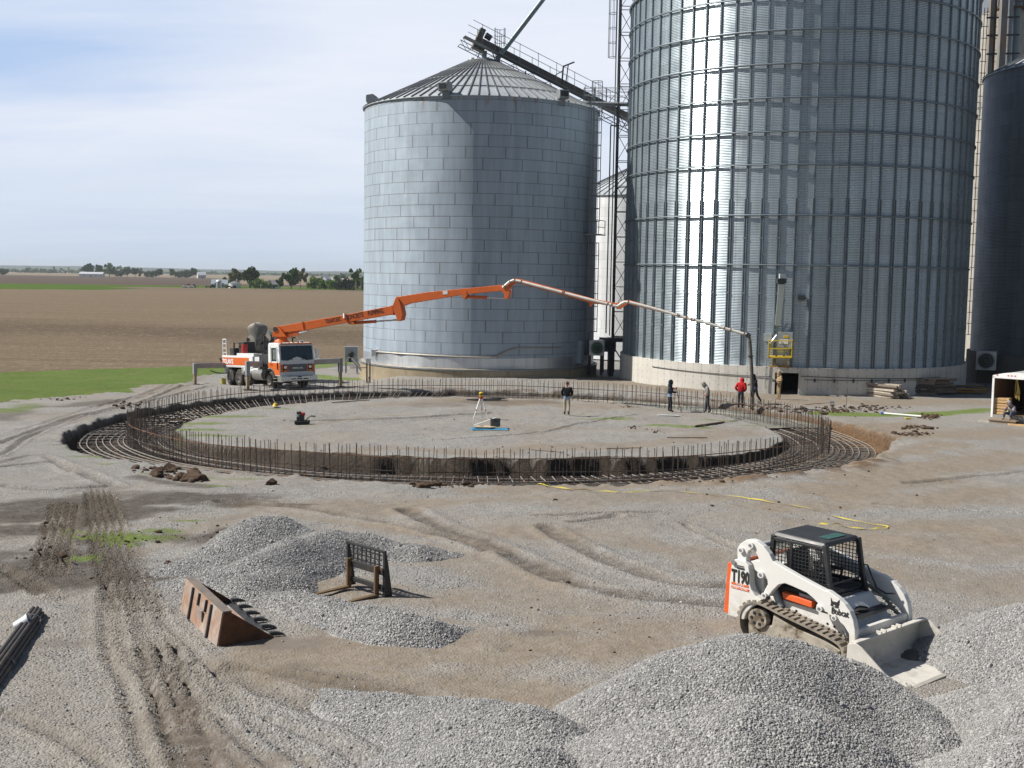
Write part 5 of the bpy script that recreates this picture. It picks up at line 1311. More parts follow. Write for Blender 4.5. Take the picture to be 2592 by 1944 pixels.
for s in (-1, 1):
    t = MB(); t.prism(tw_poly, s*.70, s*.84); to = t.build('tower', M_BW_, ldr, bevel=.012)
    p = MB(); p.tube((-1.06, s*.84, 1.36), (-1.06, s*.875, 1.36), .04, 12); p.build('pin', M_GALV, to, smooth=40)
    a = MB(); a.prism(arm, s*.69, s*.80); ao = a.build('lift_arm', M_BW_, ldr, bevel=.012)
    if s < 0:
        text_part('model_lettering', 'T190', .30, M_TXTB, to, (-1.105, -.846, 1.03), (1, 0, 0), (0, 0, 1), .003, .011, .345)
        for z, h, x0, x1, m in ((.975, .035, -1.1, -.77, M_RED if False else M_BOR), (.905, .042, -1.1, -.76, M_BOR)):
            mb = MB(); mb.box2((x0, -.845, z), (x1, -.848, z+h)); st = mb.build('stripe', m, to)
        text_part('stripe_lettering', 'TURBO', .045, M_TXTW, to, (-1.01, -.849, .978), (1, 0, 0), (0, 0, 1), .002, 0, .16)
        text_part('stripe_lettering', 'HIGH  FLOW', .05, M_TXTW, to, (-1.07, -.849, .911), (1, 0, 0), (0, 0, 1), .002, 0, .28)
        mb = MB(); mb.box2((-.99, -.845, 1.315), (-.87, -.848, 1.33)); mb.box2((-1.0, -.845, 1.265), (-.86, -.848, 1.3)); mb.build('small_label', M_DARK, to)
        text_part('maker_lettering', 'Bobcat', .15, M_TXTB, ao, (.69, -.806, .885), (1, 0, 0), (0, 0, 1), .003, .002, .285)
        em = MB(); E = lambda L: [(.72+x*.15, .995+z*.15) for x, z in L]
        for L in ([(-.35, 1.0), (-.15, .62), (.35, .62), (.62, .98), (.6, .5), (.55, .3), (-.3, .3), (-.32, .6)], [(-.3, .3), (-.1, .3), (-.02, -.02), (-.2, .1), (-.38, .12)], [(.12, .3), (.5, .3), (.58, .08), (.42, .05), (.3, -.05)], [(.05, .12), (.2, .12), (.16, -.02), (.1, -.02)], [(.0, -.2), (.22, -.2), (.16, -.34), (.05, -.34)]):
            em.prism(E(L), -.803, -.808)
        em.build('emblem', M_TXTB, ao)
        mb = MB(); mb.box2((.5, -.803, .86), (.62, -.807, .885)); mb.prism([(.86, .66), (.9, .64), (.97, .52), (.95, .5)], -.80, -.806); mb.build('arm_slot', M_DARK, ao)
    for x, z, r in ((-.77, 1.72, .055), (-.95, 1.6, .05), (-.56, 1.25, .055), (-.485, .91, .045), (.5, .92, .05), (.75, .83, .045)):
        p = MB(); p.tube((x, s*.8, z), (x, s*.845, z), r, 14); po = p.build('pin_boss', M_BW_, ao, smooth=40)
        p = MB(); p.tube((x, s*.845, z), (x, s*.852, z), r*.5, 10); p.build('pin', M_GALVD, po)
    # lift ram, hoses
    c = MB(); c.tube((-.56, s*.64, 1.25), (-.3, s*.64, .72), .06, 12); c.build('lift_ram', mat('ram_grey', (.3, .32, .33), .4, .4), ldr, smooth=40)
    c = MB(); c.prism([(-.27, .99), (.27, .95), (.27, .84), (-.25, .88)], s*.57, s*.68); c.build('work_cover', M_BOR, ldr, bevel=.012)
    c = MB(); c.prism([(-.02, 1.02), (.3, .99), (.36, .93), (.0, .96)], s*.56, s*.6); c.build('valve_plate', M_GALV, ldr)
    pn_ = MB(); pn_.prism([(-.55, .84), (.42, .8), (.74, .8), (.86, .34), (.4, .3), (-.5, .3)], s*.52, s*.60); pp2 = pn_.build('side_panel', M_BW_, ldr, bevel=.01)
    kb = MB()
    for x, z in ((-.05, .7), (.5, .62), (.62, .6), (.7, .52)): kb.tube((x, s*.6, z), (x, s*.606, z), .02, 8)
    kb.build('bolt_holes', M_HOLE, pp2)
    # track: closed belt with lugs
    path0 = [(-.66, .02), (-.2, .0), (.3, .0), (.7, .02), (.88, .1), (.95, .25), (.9, .4), (.72, .49), (.3, .585), (-.15, .675), (-.4, .735), (-.6, .765), (-.78, .72), (-.9, .58), (-.94, .4), (-.9, .2), (-.8, .08)]
    P = []
    for i in range(len(path0)):
        p0, p1, p2, p3 = [Vector(path0[(i+k) % len(path0)]) for k in (-1, 0, 1, 2)]
        for t in (0, .25, .5, .75): P.append(.5*((2*p1)+(-p0+p2)*t+(2*p0-5*p1+4*p2-p3)*t*t+(-p0+3*p1-3*p2+p3)*t**3))
    m_ = len(P); tk = MB(); y0, y1 = s*.53, s*.86
    nor = []
    for i in range(m_): d = (P[(i+1) % m_]-P[i-1]).normalized(); nor.append(Vector((d.y, -d.x)))
    vs = []
    for i in range(m_):
        q = P[i]-nor[i]*.035
        vs += [(P[i].x, y0, P[i].y), (P[i].x, y1, P[i].y), (q.x, y1, q.y), (q.x, y0, q.y)]
    fs = []
    for i in range(m_):
        j = (i+1) % m_
        for k in range(4): fs.append((i*4+k, i*4+(k+1) % 4, j*4+(k+1) % 4, j*4+k))
    tk.add(vs, fs)
    L = [0.]
    for i in range(m_): L.append(L[-1]+(P[(i+1) % m_]-P[i]).length)
    def at(t):
        t %= L[-1]; i = max(0, np.searchsorted(L, t)-1); f = (t-L[i])/(L[i+1]-L[i]+1e-9); return P[i % m_].lerp(P[(i+1) % m_], f), nor[i % m_]
    nl = 44
    for k in range(nl):
        for part in (0, 1):
            c, no = at(L[-1]*(k+.5*part)/nl); tg_ = Vector((-no.y, no.x))
            ya, yb = (y0, y0+(y1-y0)*.47) if part else (y0+(y1-y0)*.53, y1)
            R = Matrix(((tg_.x, 0, no.x), (0, 1, 0), (tg_.y, 0, no.y)))
            tk.box((c.x+no.x*.014, (ya+yb)/2, c.y+no.y*.014), (.055, abs(yb-ya), .03), R)
    tko = tk.build('track', M_TRK, ldr)
    fr = MB(); fr.prism([(-.78, .14), (.72, .1), (.86, .3), (.6, .4), (.1, .46), (-.15, .54), (-.33, .62), (-.36, .4), (-.8, .36)], s*.60, s*.79); fr.build('track_frame', M_TRF, tko, bevel=.02)
    sp = MB(); sp.tube((-.6, s*.72, .47), (-.6, s*.83, .47), .17, 20); so_ = sp.build('sprocket', M_TRF, tko, smooth=40)
    sp = MB()
    for k in range(6): a_ = 2*PI*k/6; sp.tube((-.6+.1*math.cos(a_), s*.83, .47+.1*math.sin(a_)), (-.6+.1*math.cos(a_), s*.834, .47+.1*math.sin(a_)), .032, 8)
    sp.build('sprocket_hole', M_HOLE, so_)
    vd = MB(); vd.tube((-.6, s*.62, .47), (-.6, s*.7, .47), .25, 20); vd.build('drive_hub', M_HOLE, tko)
    for x in (-.6, -.3, 0, .3, .6): rl_ = MB(); rl_.tube((x, s*.6, .13), (x, s*.82, .13), .085, 14); rl_.build('roller', M_DARK, tko, smooth=40)
# cross tube, front cross members and coupler
ldr.scale = (1.05, 1.05, .94)
ct = MB(); ct.tube((-.72, -.7, 1.7), (-.72, .7, 1.7), .055, 14); ct.build('cross_tube', mat('tube_grey', (.45, .46, .47), .4, .2), ldr, smooth=40)
fc = MB(); fc.box2((.98, -.69, .52), (1.06, .69, .67)); fc.box2((.9, -.69, .3), (1.0, .69, .4)); fc.box2((1.0, -.62, .1), (1.07, .62, .2)); fc.build('front_crossbar', M_BW_, ldr, bevel=.012)
ss_ = MB()
for y in (-.35, .35): ss_.box2((1.02, y-.16, .1), (1.09, y+.16, .46))
ss_.build('coupler_plate', M_DARK, ldr, bevel=.01)
for y in (-.3, .3): c = MB(); c.tube((.78, y, .68), (1.04, y, .25), .045, 10); c.build('tilt_ram', M_GALVD, ldr, smooth=40)
stp2 = MB(); stp2.box2((.62, -.48, .76), (.9, .48, .8)); stp2.build('front_step', M_CABK, ldr)
# cab
cab_ = MB(); CX0, CX1, CZ = -.64, .33, 1.86
cab_.hexa([(CX0, -.46, CZ), (CX1, -.48, CZ-.02), (CX1, .48, CZ-.02), (CX0, .46, CZ), (CX0+.04, -.42, CZ+.08), (CX1-.03, -.43, CZ+.055), (CX1-.03, .43, CZ+.055), (CX0+.04, .42, CZ+.08)])
cb = cab_.build('cab', M_CABK, ldr, bevel=.02)
pl2 = MB()
for s in (-1, 1):
    pl2.bar((CX1-.02, s*.45, CZ+.02), (CX1+.08, s*.45, 1.25), .07, .07); pl2.bar((CX1+.08, s*.45, 1.25), (CX1+.2, s*.45, .8), .07, .07)
    pl2.bar((CX0+.02, s*.44, CZ+.02), (CX0-.02, s*.44, 1.05), .07, .07); pl2.bar((-.28, s*.455, CZ), (-.28, s*.455, 1.0), .045, .03)
    pl2.bar((CX0, s*.445, 1.12), (CX1+.1, s*.445, 1.12), .05, .05); pl2.bar((CX0, s*.45, CZ-.04), (CX1, s*.45, CZ-.04), .05, .05)
    pl2.prism([(CX1-.16, CZ), (CX1, CZ), (CX1+.03, CZ-.2), (CX1, CZ-.1)], s*.44, s*.46)
pl2.bar((CX1+.08, -.45, 1.22), (CX1+.08, .45, 1.22), .03); pl2.bar((CX1+.2, -.45, .82), (CX1+.2, .45, .82), .06)
pl2.build('cab_frame', M_CABK, cb, bevel=.008)
for s in (-1, 1):
    g = MB()
    for z in np.arange(1.15, CZ-.05, .062): g.bar((CX0+.02, s*.45, z), (CX1+.02, s*.45, z), .011)
    for x in np.arange(CX0+.06, CX1+.02, .062): g.bar((x, s*.45, 1.12), (x, s*.45, CZ-.05), .011)
    g.build('side_screen', M_CABK, cb)
    w_ = MB(); w_.box2((CX0+.03, s*.435, 1.0), (-.28, s*.44, 1.16)); w_.build('lower_panel', M_CABK, cb)
wn_ = MB(); wn_.box2((.02, -.2, CZ+.064), (.22, .26, CZ+.074)); wn_.build('roof_window', mat('green_glass', (.05, .13, .12), .12), cb, bevel=.02)
rw = MB(); rw.hexa([(CX0+.0, -.4, 1.35), (CX0+.012, -.4, 1.35), (CX0+.012, .4, 1.35), (CX0+.0, .4, 1.35), (CX0+.02, -.4, CZ-.04), (CX0+.03, -.4, CZ-.04), (CX0+.03, .4, CZ-.04), (CX0+.02, .4, CZ-.04)]); 
m, n, b = newmat('tinted_glass'); b.inputs['Base Color'].default_value = (.55, .68, .62, 1); b.inputs['Roughness'].default_value = .05; b.inputs['Transmission Weight'].default_value = .85; b.inputs['Alpha'].default_value = .35
rw.build('rear_window', m, cb)
st = MB(); st.box2((-.45, -.26, .98), (.0, .26, 1.14)); st.prism([(-.48, 1.1), (-.38, 1.1), (-.46, 1.62), (-.54, 1.6)], -.25, .25); st.build('seat', mat('seat_vinyl', (.04, .042, .045), .6), cb, bevel=.03)
lv = MB()
for s in (-1, 1): lv.bar((.12, s*.28, 1.0), (.16, s*.27, 1.3), .03); lv.ball((.16, s*.27, 1.33), .04)
lv.bar((-.2, -.33, 1.3), (.12, -.33, 1.3), .05); lv.bar((-.2, .33, 1.3), (.12, .33, 1.3), .05); lv.build('control_lever', M_CABK, cb)
fp = MB(); fp.box2((CX1+.1, -.42, .8), (CX1+.14, .42, 1.02)); fpo = fp.build('front_panel', M_CABK, cb); MB().box2((CX1+.142, -.05, .86), (CX1+.146, .14, .98)).build('plate_label', mat('label_grey', (.4, .4, .4), .5), fpo)
hh = MB(); hh.pipe([(.38, .47, 1.42), (.46, .5, 1.42), (.62, .52, 1.05), (.78, .54, .98), (.9, .6, 1.0)], .014, 6); hh.build('hand_rail', M_CABK, ldr, smooth=50)
aux = MB()
for k in range(6): aux.tube((.62+.05*k, .6+.02*(k % 3), .92-.05*k), (.72+.05*k, .64+.02*(k % 2), .88-.05*k), .028, 8)
aux.pipe([(.35, .56, 1.1), (.5, .6, 1.02), (.65, .62, .93)], .02, 6); aux.pipe([(.35, .6, 1.06), (.52, .64, .96), (.7, .66, .86)], .02, 6); aux.build('hydraulic_coupler', mat('coupler_steel', (.2, .21, .17), .5, .4, .3, 20), ldr, smooth=40)
dm_ = MB(); dm_.rock((.72, -.1, .82), .16, random.Random(3), .4); dm_.rock((.76, -.3, .8), .1, random.Random(4), .4); dm_.build('floor_mat', M_HOLE, ldr)
# bucket
bk = MB(); prof = [(1.17, .56), (1.11, .53), (1.09, .32), (1.11, .12), (1.2, .03), (1.4, .015), (2.0, .0)]
P = [[(x, y, z) for x, z in prof] for y in (-.98, .98)]
bk.grid(P); bko = bk.build('bucket', M_BKT, ldr, solid=.025)
for s in (-1, 1):
    e = MB(); e.prism([(1.17, .56), (1.09, .52), (1.08, .25), (1.12, .08), (1.22, .0), (2.0, -.01), (1.98, .05), (1.68, .22), (1.32, .52), (1.24, .56)], s*.965, s*.995); e.build('bucket_side', M_BKT, bko, bevel=.006)
tp = MB(); tp.bar((1.18, -.98, .56), (1.18, .98, .56), .09, .03); tp.bar((1.8, -.94, .012), (1.94, .94, .008), .01, .01) if False else None
for y in (-.32, -.2, .1, .22): tp.box((1.19, y, .595), (.09, .03, .05))
tp.build('top_rail', M_BKT, bko, bevel=.006)
ce = MB(); ce.box2((1.86, -.99, -.012), (2.02, .99, .014)); ce.build('cutting_edge', mat('worn_edge', (.44, .42, .37), .55, .3), bko)
gv = MB(); P = []
for i in range(9):
    row = []
    for j in range(11):
        x = 1.14+.38*i/8; y = .25+.55*j/10; e_ = max(0, 1-((i-2.2)/5)**2-((j-5)/5.2)**2); row.append((x, y, .02+.09*e_*(.8+.4*random.random())))
    P.append(row)
gv.grid(P); gv.build('load_gravel', mat('damp_gravel', (.1, .095, .085), .95, 0, .4, 30), bko, smooth=60)
# ================================================================ PEOPLE
M_SKIN = mat('skin', (.42, .24, .17), .6, 0, .08, 20)
M_EYE = mat('eye_dark', (.02, .015, .012), .3)
def cloth(name, c, var=.14): return mat('cloth_'+name, c, .9, 0, var, 14, None, 3, (.5, .7), .35, 90, None, .15)
def skin_mesh(J, E, rad):
    """J: joints, E: bones; grows one continuous surface over the skeleton"""
    keys = list(J); me = bpy.data.meshes.new('sk'); me.from_pydata([tuple(J[k]) for k in keys], [(keys.index(a), keys.index(b)) for a, b in E], [])
    o = bpy.data.objects.new('sk', me); COL.objects.link(o)
    m = o.modifiers.new('skin', 'SKIN'); m.use_smooth_shade = True; m.branch_smoothing = .3
    if not me.skin_vertices: raise RuntimeError('no skin layer')
    for i, k in enumerate(keys):
        r = rad[k]; me.skin_vertices[0].data[i].radius = r if hasattr(r, '__len__') else (r, r)
        me.skin_vertices[0].data[i].use_root = (k == 'pelvis')
    s = o.modifiers.new('sub', 'SUBSURF'); s.levels = 2; s.render_levels = 2
    dg = bpy.context.evaluated_depsgraph_get(); dg.update()
    out = bpy.data.meshes.new_from_object(o.evaluated_get(dg))
    bpy.data.objects.remove(o); bpy.data.meshes.remove(me)
    return out
def person(label, loc, yaw, pose, top, legs, shoes, hood=None, hair=None, glove=None, scale=1., bulk=1.15, hem=None):
    J = dict(pelvis=(0, 0, .95), waist=(.0, 0, 1.08), chest=(.01, 0, 1.32), neck=(.015, 0, 1.48), head=(.045, 0, 1.58), crown=(.04, 0, 1.70),
             sl=(.0, .175, 1.41), el=(-.02, .25, 1.14), wl=(.08, .22, .92), hl=(.12, .21, .85),
             sr=(.0, -.175, 1.41), er=(-.02, -.25, 1.14), wr=(.08, -.22, .92), hr=(.12, -.21, .85),
             tl=(.0, .09, .9), kl=(.02, .10, .5), al=(-.01, .11, .1), fl=(.14, .13, .04), tr=(.0, -.09, .9), kr=(.02, -.10, .5), ar=(-.01, -.11, .1), fr=(.14, -.13, .04))
    J.update(pose); J = {k: Vector(v) for k, v in J.items()}
    E = [('pelvis', 'waist'), ('waist', 'chest'), ('chest', 'neck'), ('neck', 'head'), ('head', 'crown'), ('pelvis', 'tl'), ('tl', 'kl'), ('kl', 'al'), ('al', 'fl'), ('pelvis', 'tr'), ('tr', 'kr'), ('kr', 'ar'), ('ar', 'fr'),
         ('chest', 'sl'), ('sl', 'el'), ('el', 'wl'), ('wl', 'hl'), ('chest', 'sr'), ('sr', 'er'), ('er', 'wr'), ('wr', 'hr')]
    b = bulk
    rad = dict(pelvis=(.13, .155), waist=(.125*b, .15*b), chest=(.125*b, .175*b), neck=(.06, .06), head=(.085, .078), crown=(.07, .065), sl=.075*b, sr=.075*b, el=.058*b, er=.058*b, wl=.042*b, wr=.042*b, hl=(.02, .04), hr=(.02, .04),
               tl=.095, tr=.095, kl=.075, kr=.075, al=.055, ar=.055, fl=.04, fr=.04)
    me = skin_mesh(J, E, rad)
    slots = [M_SKIN, top, legs, shoes, M_EYE, glove or M_SKIN]
    if hem: slots.append(hem)
    for m in slots: me.materials.append(m)
    bone_m = {('neck', 'head'): 0, ('head', 'crown'): 0, ('wl', 'hl'): 5, ('wr', 'hr'): 5, ('al', 'fl'): 3, ('ar', 'fr'): 3}
    for e in E:
        if e in bone_m: continue
        bone_m[e] = 2 if e[1] in ('tl', 'kl', 'al', 'tr', 'kr', 'ar') else 1
    mi = []
    for p in me.polygons:
        c = p.center; best = None
        for e in E:
            a, q = J[e[0]], J[e[1]]; ab = q-a; t = max(0, min(1, (c-a).dot(ab)/max(ab.length_squared, 1e-9))); d = (c-a-ab*t).length/(1 if e[0] not in ('waist', 'chest') else 1.25)
            if best is None or d < best[0]: best = (d, e, t)
        k = bone_m[best[1]]; d, e, t = best
        if e == ('chest', 'neck') and t > .75: k = 0
        if e in (('kl', 'al'), ('kr', 'ar')) and t > .78: k = 3
        if e in (('pelvis', 'waist'),): k = (1 if t > .05 else (6 if hem else 2))
        if hem and e in (('pelvis', 'tl'), ('pelvis', 'tr')): k = 6
        if e in (('tl', 'kl'), ('tr', 'kr')) and t < .12 and hem: k = 6
        mi.append(k)
    me.polygons.foreach_set('material_index', mi)
    # face, ears and fingers join the same mesh
    bm = bmesh.new(); bm.from_mesh(me)
    x = MB(); hd = J['head']; up = (J['crown']-hd).normalized(); sdv = (J['sl']-J['sr']).normalized(); fw = sdv.cross(up).normalized()
    if 'look' in pose: fw = J['look'].normalized(); sdv = up.cross(fw).normalized()
    R = Matrix((fw, sdv, up)).transposed()
    x.use(0).ball(hd+up*.045+fw*.012, (.098, .078, .118), 14, 10, R)
    x.hexa([hd+fw*.1+sdv*.013+up*.0, hd+fw*.1-sdv*.013+up*.0, hd+fw*.128-sdv*.01+up*.005, hd+fw*.128+sdv*.01+up*.005, hd+fw*.1+sdv*.008+up*.05, hd+fw*.1-sdv*.008+up*.05, hd+fw*.112-sdv*.006+up*.05, hd+fw*.112+sdv*.006+up*.05])
    for s in (-1, 1): x.ball(hd+sdv*(s*.08)+up*.025, (.02, .012, .032), 8, 5, R)
    x.ball(hd+fw*.098-up*.035, (.012, .024, .007), 8, 5, R)
    x.use(4)
    for s in (-1, 1): x.ball(hd+fw*.095+sdv*(s*.03)+up*.05, .011, 7, 5)
    x.use(5)
    for sd_ in 'lr':
        h, w_ = J['h'+sd_], J['w'+sd_]; d = (h-w_).normalized(); s = 1 if sd_ == 'l' else -1
        lat = d.cross(Vector((0, s*1.0, .0)) if abs(d.y) < .8 else Vector((1, 0, 0))).normalized(); nrm = d.cross(lat).normalized()
        x.ball(h, (.05, .042, .02), 8, 6, Matrix((d, lat, nrm)).transposed())
        for f, (ln, of) in enumerate(((.07, -.03), (.08, -.01), (.075, .011), (.058, .03))):
            p0 = h+d*.03+lat*of; p1 = p0+d*ln*.45+nrm*.008*s; p2 = p1+(d*.7+nrm*.7*s)*ln*.3; p3 = p2+(d*.2+nrm*.9*s)*ln*.25
            x.pipe([p0, p1, p2, p3], [.0105, .01, .009, .006], 6)
        p0 = h-d*.015-lat*.035; x.pipe([p0, p0+(d*.6-lat*.8)*.035, p0+(d*1.0-lat*.9)*.05+nrm*.015*s], [.013, .011, .007], 6)
    o = len(bm.verts); vv = [bm.verts.new(p) for p in x.v]
    for f, m in zip(x.f, x.mi):
        try: nf = bm.faces.new([vv[i] for i in f]); nf.material_index = m; nf.smooth = True
        except ValueError: pass
    bm.to_mesh(me); bm.free(); me.name = 'person'
    ob = bpy.data.objects.new('person', me); COL.objects.link(ob); ob.location = loc; ob.rotation_euler = (0, 0, yaw); ob.scale = (scale,)*3
    tag(ob, label, 'person')
    if hood:
        hm = MB(); P = []
        c = hd+up*.045
        for i in range(9):
            th = .62+(PI-.62)*i/8      # opens to the front
            P.append([c+fw*(.125*math.cos(th)*1.05-.0)+(sdv*math.cos(a)+up*math.sin(a)*1.28)*(.118*math.sin(th)+.004) for a in np.linspace(0, 2*PI, 17)])
        hm.grid(P); hm.lathe([(.1, -.05), (.125, .0), (.115, .06), (.08, .1)], 14, J['neck']-up*.02, up)
        hm.build('hood', hood, ob, smooth=60, solid=.012)
    if hair:
        hm = MB(); P = []
        c = hd+up*.05-fw*.006
        for i in range(8):
            th = 1.35*PI/2+(PI*.33)*i/7 if False else .0+1.75*i/7
            P.append([c+(up*math.cos(th)*.128)+(fw*math.cos(a)*.105-fw*.012+sdv*math.sin(a)*.088)*math.sin(th)*(1 if not (math.cos(a) > .3 and th > 1.1) else .96) for a in np.linspace(0, 2*PI, 17)])
        hm.grid(P); hm.build('hair', hair, ob, smooth=60)
    return ob
def gpos(px, py, dz=0.0):
    p = und(px, py); return Vector((p[0], p[1], float(zbase(p[0], p[1]))+dz))
stand = {}
C_BLACK = cloth('black', (.014, .015, .02)); C_NAVY = cloth('navy', (.018, .028, .038)); C_GREY = cloth('grey', (.27, .26, .24)); C_RED = cloth('red', (.45, .018, .022)); C_TAN = cloth('tan', (.36, .27, .16))
C_KHAKI = cloth('khaki', (.4, .35, .27)); C_DARK = cloth('dark_trousers', (.03, .033, .038)); C_JEANS = cloth('jeans', (.055, .075, .125)); C_CHAR = cloth('charcoal', (.055, .06, .065)); C_BLUE = cloth('pale_blue', (.24, .32, .48)); C_GH = cloth('grey_hoodie', (.26, .25, .27))
S_BROWN = mat('brown_boot', (.12, .055, .03), .7); S_BLACK = mat('black_boot', (.016, .016, .016), .6); S_TAN = mat('tan_boot', (.3, .2, .11), .8)
pk = dict(el=(-.03, .27, 1.16), wl=(.1, .2, 1.0), hl=(.15, .14, .96), er=(-.03, -.27, 1.16), wr=(.1, -.2, 1.0), hr=(.15, -.14, .96))
person('man in a black jacket and khaki trousers standing with his back turned', gpos(1434, 1051), math.radians(78), {**pk, 'kr': (.0, -.12, .5), 'ar': (-.13, -.12, .15), 'fr': (-.02, -.14, .04), 'kl': (.05, .1, .5), 'al': (.04, .11, .1), 'fl': (.18, .13, .04)}, C_BLACK, C_KHAKI, S_BROWN, hair=mat('brown_hair', (.09, .04, .02), .8, 0, .2, 40), bulk=1.25, hem=C_BLUE, scale=1.02)
p_n = person('man in a navy hooded jacket holding a long red handle upright', gpos(1694, 1043), math.radians(8), {'el': (.1, .27, 1.2), 'wl': (.3, .18, 1.28), 'hl': (.37, .12, 1.31), 'er': (.06, -.27, 1.13), 'wr': (.28, -.12, 1.08), 'hr': (.36, -.03, 1.08), 'kl': (.03, .12, .5), 'kr': (.06, -.12, .5), 'ar': (.06, -.13, .1), 'fr': (.21, -.15, .04)}, C_NAVY, C_DARK, S_BLACK, hood=C_NAVY, bulk=1.25, hem=C_BLUE)
person('man in a grey hooded sweatshirt bending his head to look down', gpos(1790, 1045), math.radians(176), {**pk, 'waist': (.01, 0, 1.08), 'chest': (.06, 0, 1.31), 'neck': (.14, 0, 1.45), 'head': (.22, 0, 1.51), 'crown': (.27, 0, 1.62), 'sl': (.06, .175, 1.4), 'sr': (.06, -.175, 1.4), 'el': (.02, .27, 1.15), 'er': (.02, -.27, 1.15), 'kl': (-.02, .1, .5), 'al': (-.16, .11, .12), 'fl': (-.02, .13, .04), 'kr': (.06, -.1, .5), 'ar': (.06, -.11, .1), 'fr': (.2, -.13, .04)}, C_GREY, C_CHAR, S_BLACK, hood=C_GREY, bulk=1.2)
person('man in a bright red hooded sweatshirt standing beside the pump hose', gpos(1874, 1034), math.radians(64), {**pk, 'chest': (.05, 0, 1.31), 'neck': (.11, 0, 1.46), 'head': (.17, 0, 1.54), 'crown': (.2, 0, 1.66), 'el': (-.08, .3, 1.14), 'er': (-.08, -.3, 1.14)}, C_RED, C_DARK, S_BLACK, hood=C_RED, bulk=1.35, hem=C_JEANS)
person('man dressed in black half hidden behind the hanging pump hose', gpos(1911, 1022), math.radians(190), {'el': (.12, .27, 1.2), 'wl': (.32, .14, 1.2), 'hl': (.39, .1, 1.22), 'er': (.12, -.27, 1.16), 'wr': (.32, -.14, 1.1), 'hr': (.39, -.1, 1.1), 'chest': (.07, 0, 1.31), 'neck': (.11, 0, 1.47), 'head': (.15, 0, 1.57), 'crown': (.15, 0, 1.69), 'kl': (-.08, .1, .52), 'al': (-.3, .12, .2), 'fl': (-.2, .13, .06), 'kr': (.1, -.1, .5), 'ar': (.1, -.11, .1), 'fr': (.24, -.13, .04)}, C_BLACK, C_DARK, S_BLACK, hood=C_BLACK, bulk=1.15, hem=C_JEANS)
person('man in hooded tan coveralls holding a control box by the doorway', gpos(1971, 1011), math.radians(196), {'el': (.0, .27, 1.15), 'wl': (.22, .16, 1.13), 'hl': (.3, .12, 1.13), 'er': (.0, -.27, 1.15), 'wr': (.22, -.16, 1.13), 'hr': (.3, -.12, 1.13)}, C_TAN, C_TAN, S_TAN, hood=C_TAN, bulk=1.35, glove=cloth('white_glove', (.6, .6, .58)))
cbp = gpos(1971, 1011)
bx_ = empty('remote_control', (cbp.x-.33, cbp.y-.1, cbp.z+1.1), math.radians(196), label='dark control box held by the man in tan coveralls', cat='control box')
MB().box((0, 0, .04), (.16, .3, .12)).build('case', M_DARK, bx_, bevel=.02); jx = MB()
for y in (-.08, .08): jx.tube((0, y, .1), (0, y, .17), .012, 6)
jx.build('joystick', M_BLACK, bx_)
# long handle held by the navy man
q = gpos(1694, 1043); R_ = Matrix.Rotation(math.radians(8), 3, 'Z')
sh = empty('shovel', q, math.radians(8), label='long red handled shovel held upright by the man in navy', cat='shovel')
MB().tube((.37, .05, 1.35), (.62, .02, .2), .02, 8).build('handle', mat('red_handle', (.3, .07, .04), .6), sh)
MB().prism([(-.1, 0), (.1, 0), (.1, .2), (.0, .28), (-.1, .2)], -.006, .006, (.62, .02, .22), (0, 1, 0), (.25, 0, -.96), (.96, 0, .25)).build('blade', M_GALVD, sh)
# ================================================================ REINFORCEMENT IN THE TRENCH
M_BAR = mat('rebar_vertical', (.075, .066, .06), .75, .3, .3, 8, (.2, .1, .05), 5, (.5, .7))
M_HOOP = mat('rebar_hoop', (.3, .28, .25), .6, .3, .25, 6, (.26, .15, .09), 3, (.5, .68))
M_HOOPR = mat('rebar_rusty', (.16, .085, .05), .8, .2, .25, 6)
cage_ = empty('rebar_cage', (RCX, RCY, 0), label='round rebar cage of upright bars and hoops filling the ring trench', cat='rebar cage')
fr_vis = lambda a: math.sin(a)          # nearest the viewer first
def zoff(a, r): return float(zbase(RCX+r*math.cos(a), RCY+r*math.sin(a)))
rr_ = random.Random(5)
def hoop(r, z, rad, m, a0=0., a1=2*PI, name='hoop', n=180, jit=.02):
    pts = []
    for k in range(n+(0 if a1-a0 > 6.28 else 1)):
        a = a0+(a1-a0)*k/n; q = r+jit*math.sin(7*a+r*9)+jit*.5*math.sin(23*a+r*5)
        pts.append((q*math.cos(a), q*math.sin(a), z+zoff(a, q)+.02*math.sin(11*a+r*3)))
    mb = MB(); mb.pipe(pts, rad, 5, closed=(a1-a0 > 6.28)); return mb.build(name, m, cage_, smooth=60)
for r in (14.3, 14.5, 14.75, 15.0, 15.25, 15.5, 15.75): hoop(r, -.36, .019, M_BAR)
for r in (14.9, 15.65, 16.3, 16.55, 16.85, 17.15, 17.45, 17.8, 18.1): hoop(r, -.34, .021, M_HOOP)
for r in (14.7, 15.5, 16.7, 17.6): hoop(r, -.62, .02, M_HOOPR)
hoop(16.12, .52, .017, M_HOOPR); hoop(16.12, .05, .015, M_BAR)
bars = []
NB = 320
for row, R0 in enumerate((15.88, 16.14)):
    for k in range(NB):
        a = 2*PI*(k+.5*row+rr_.uniform(-.22, .22))/NB
        if rr_.random() < .04: continue
        bars.append((a, R0))
def bar_shape(mb, a, R0):
    z0 = zoff(a, R0); p = Vector((R0*math.cos(a), R0*math.sin(a), z0-.8)); t = rr_.gauss(0, .022); t2 = rr_.gauss(0, .022)
    h = .93+rr_.gauss(0, .035)-(.0 if rr_.random() > .08 else .12)
    q = Vector((R0*math.cos(a)+t*1.7, R0*math.sin(a)+t2*1.7, z0*.85+h)); mb.tube(p, q, .0125, 5)
bars.sort(key=lambda b: fr_vis(b[0]))
for a, R0 in bars[:100]:
    mb = MB(); bar_shape(mb, a, R0); mb.build('vertical_bar', M_BAR, cage_)
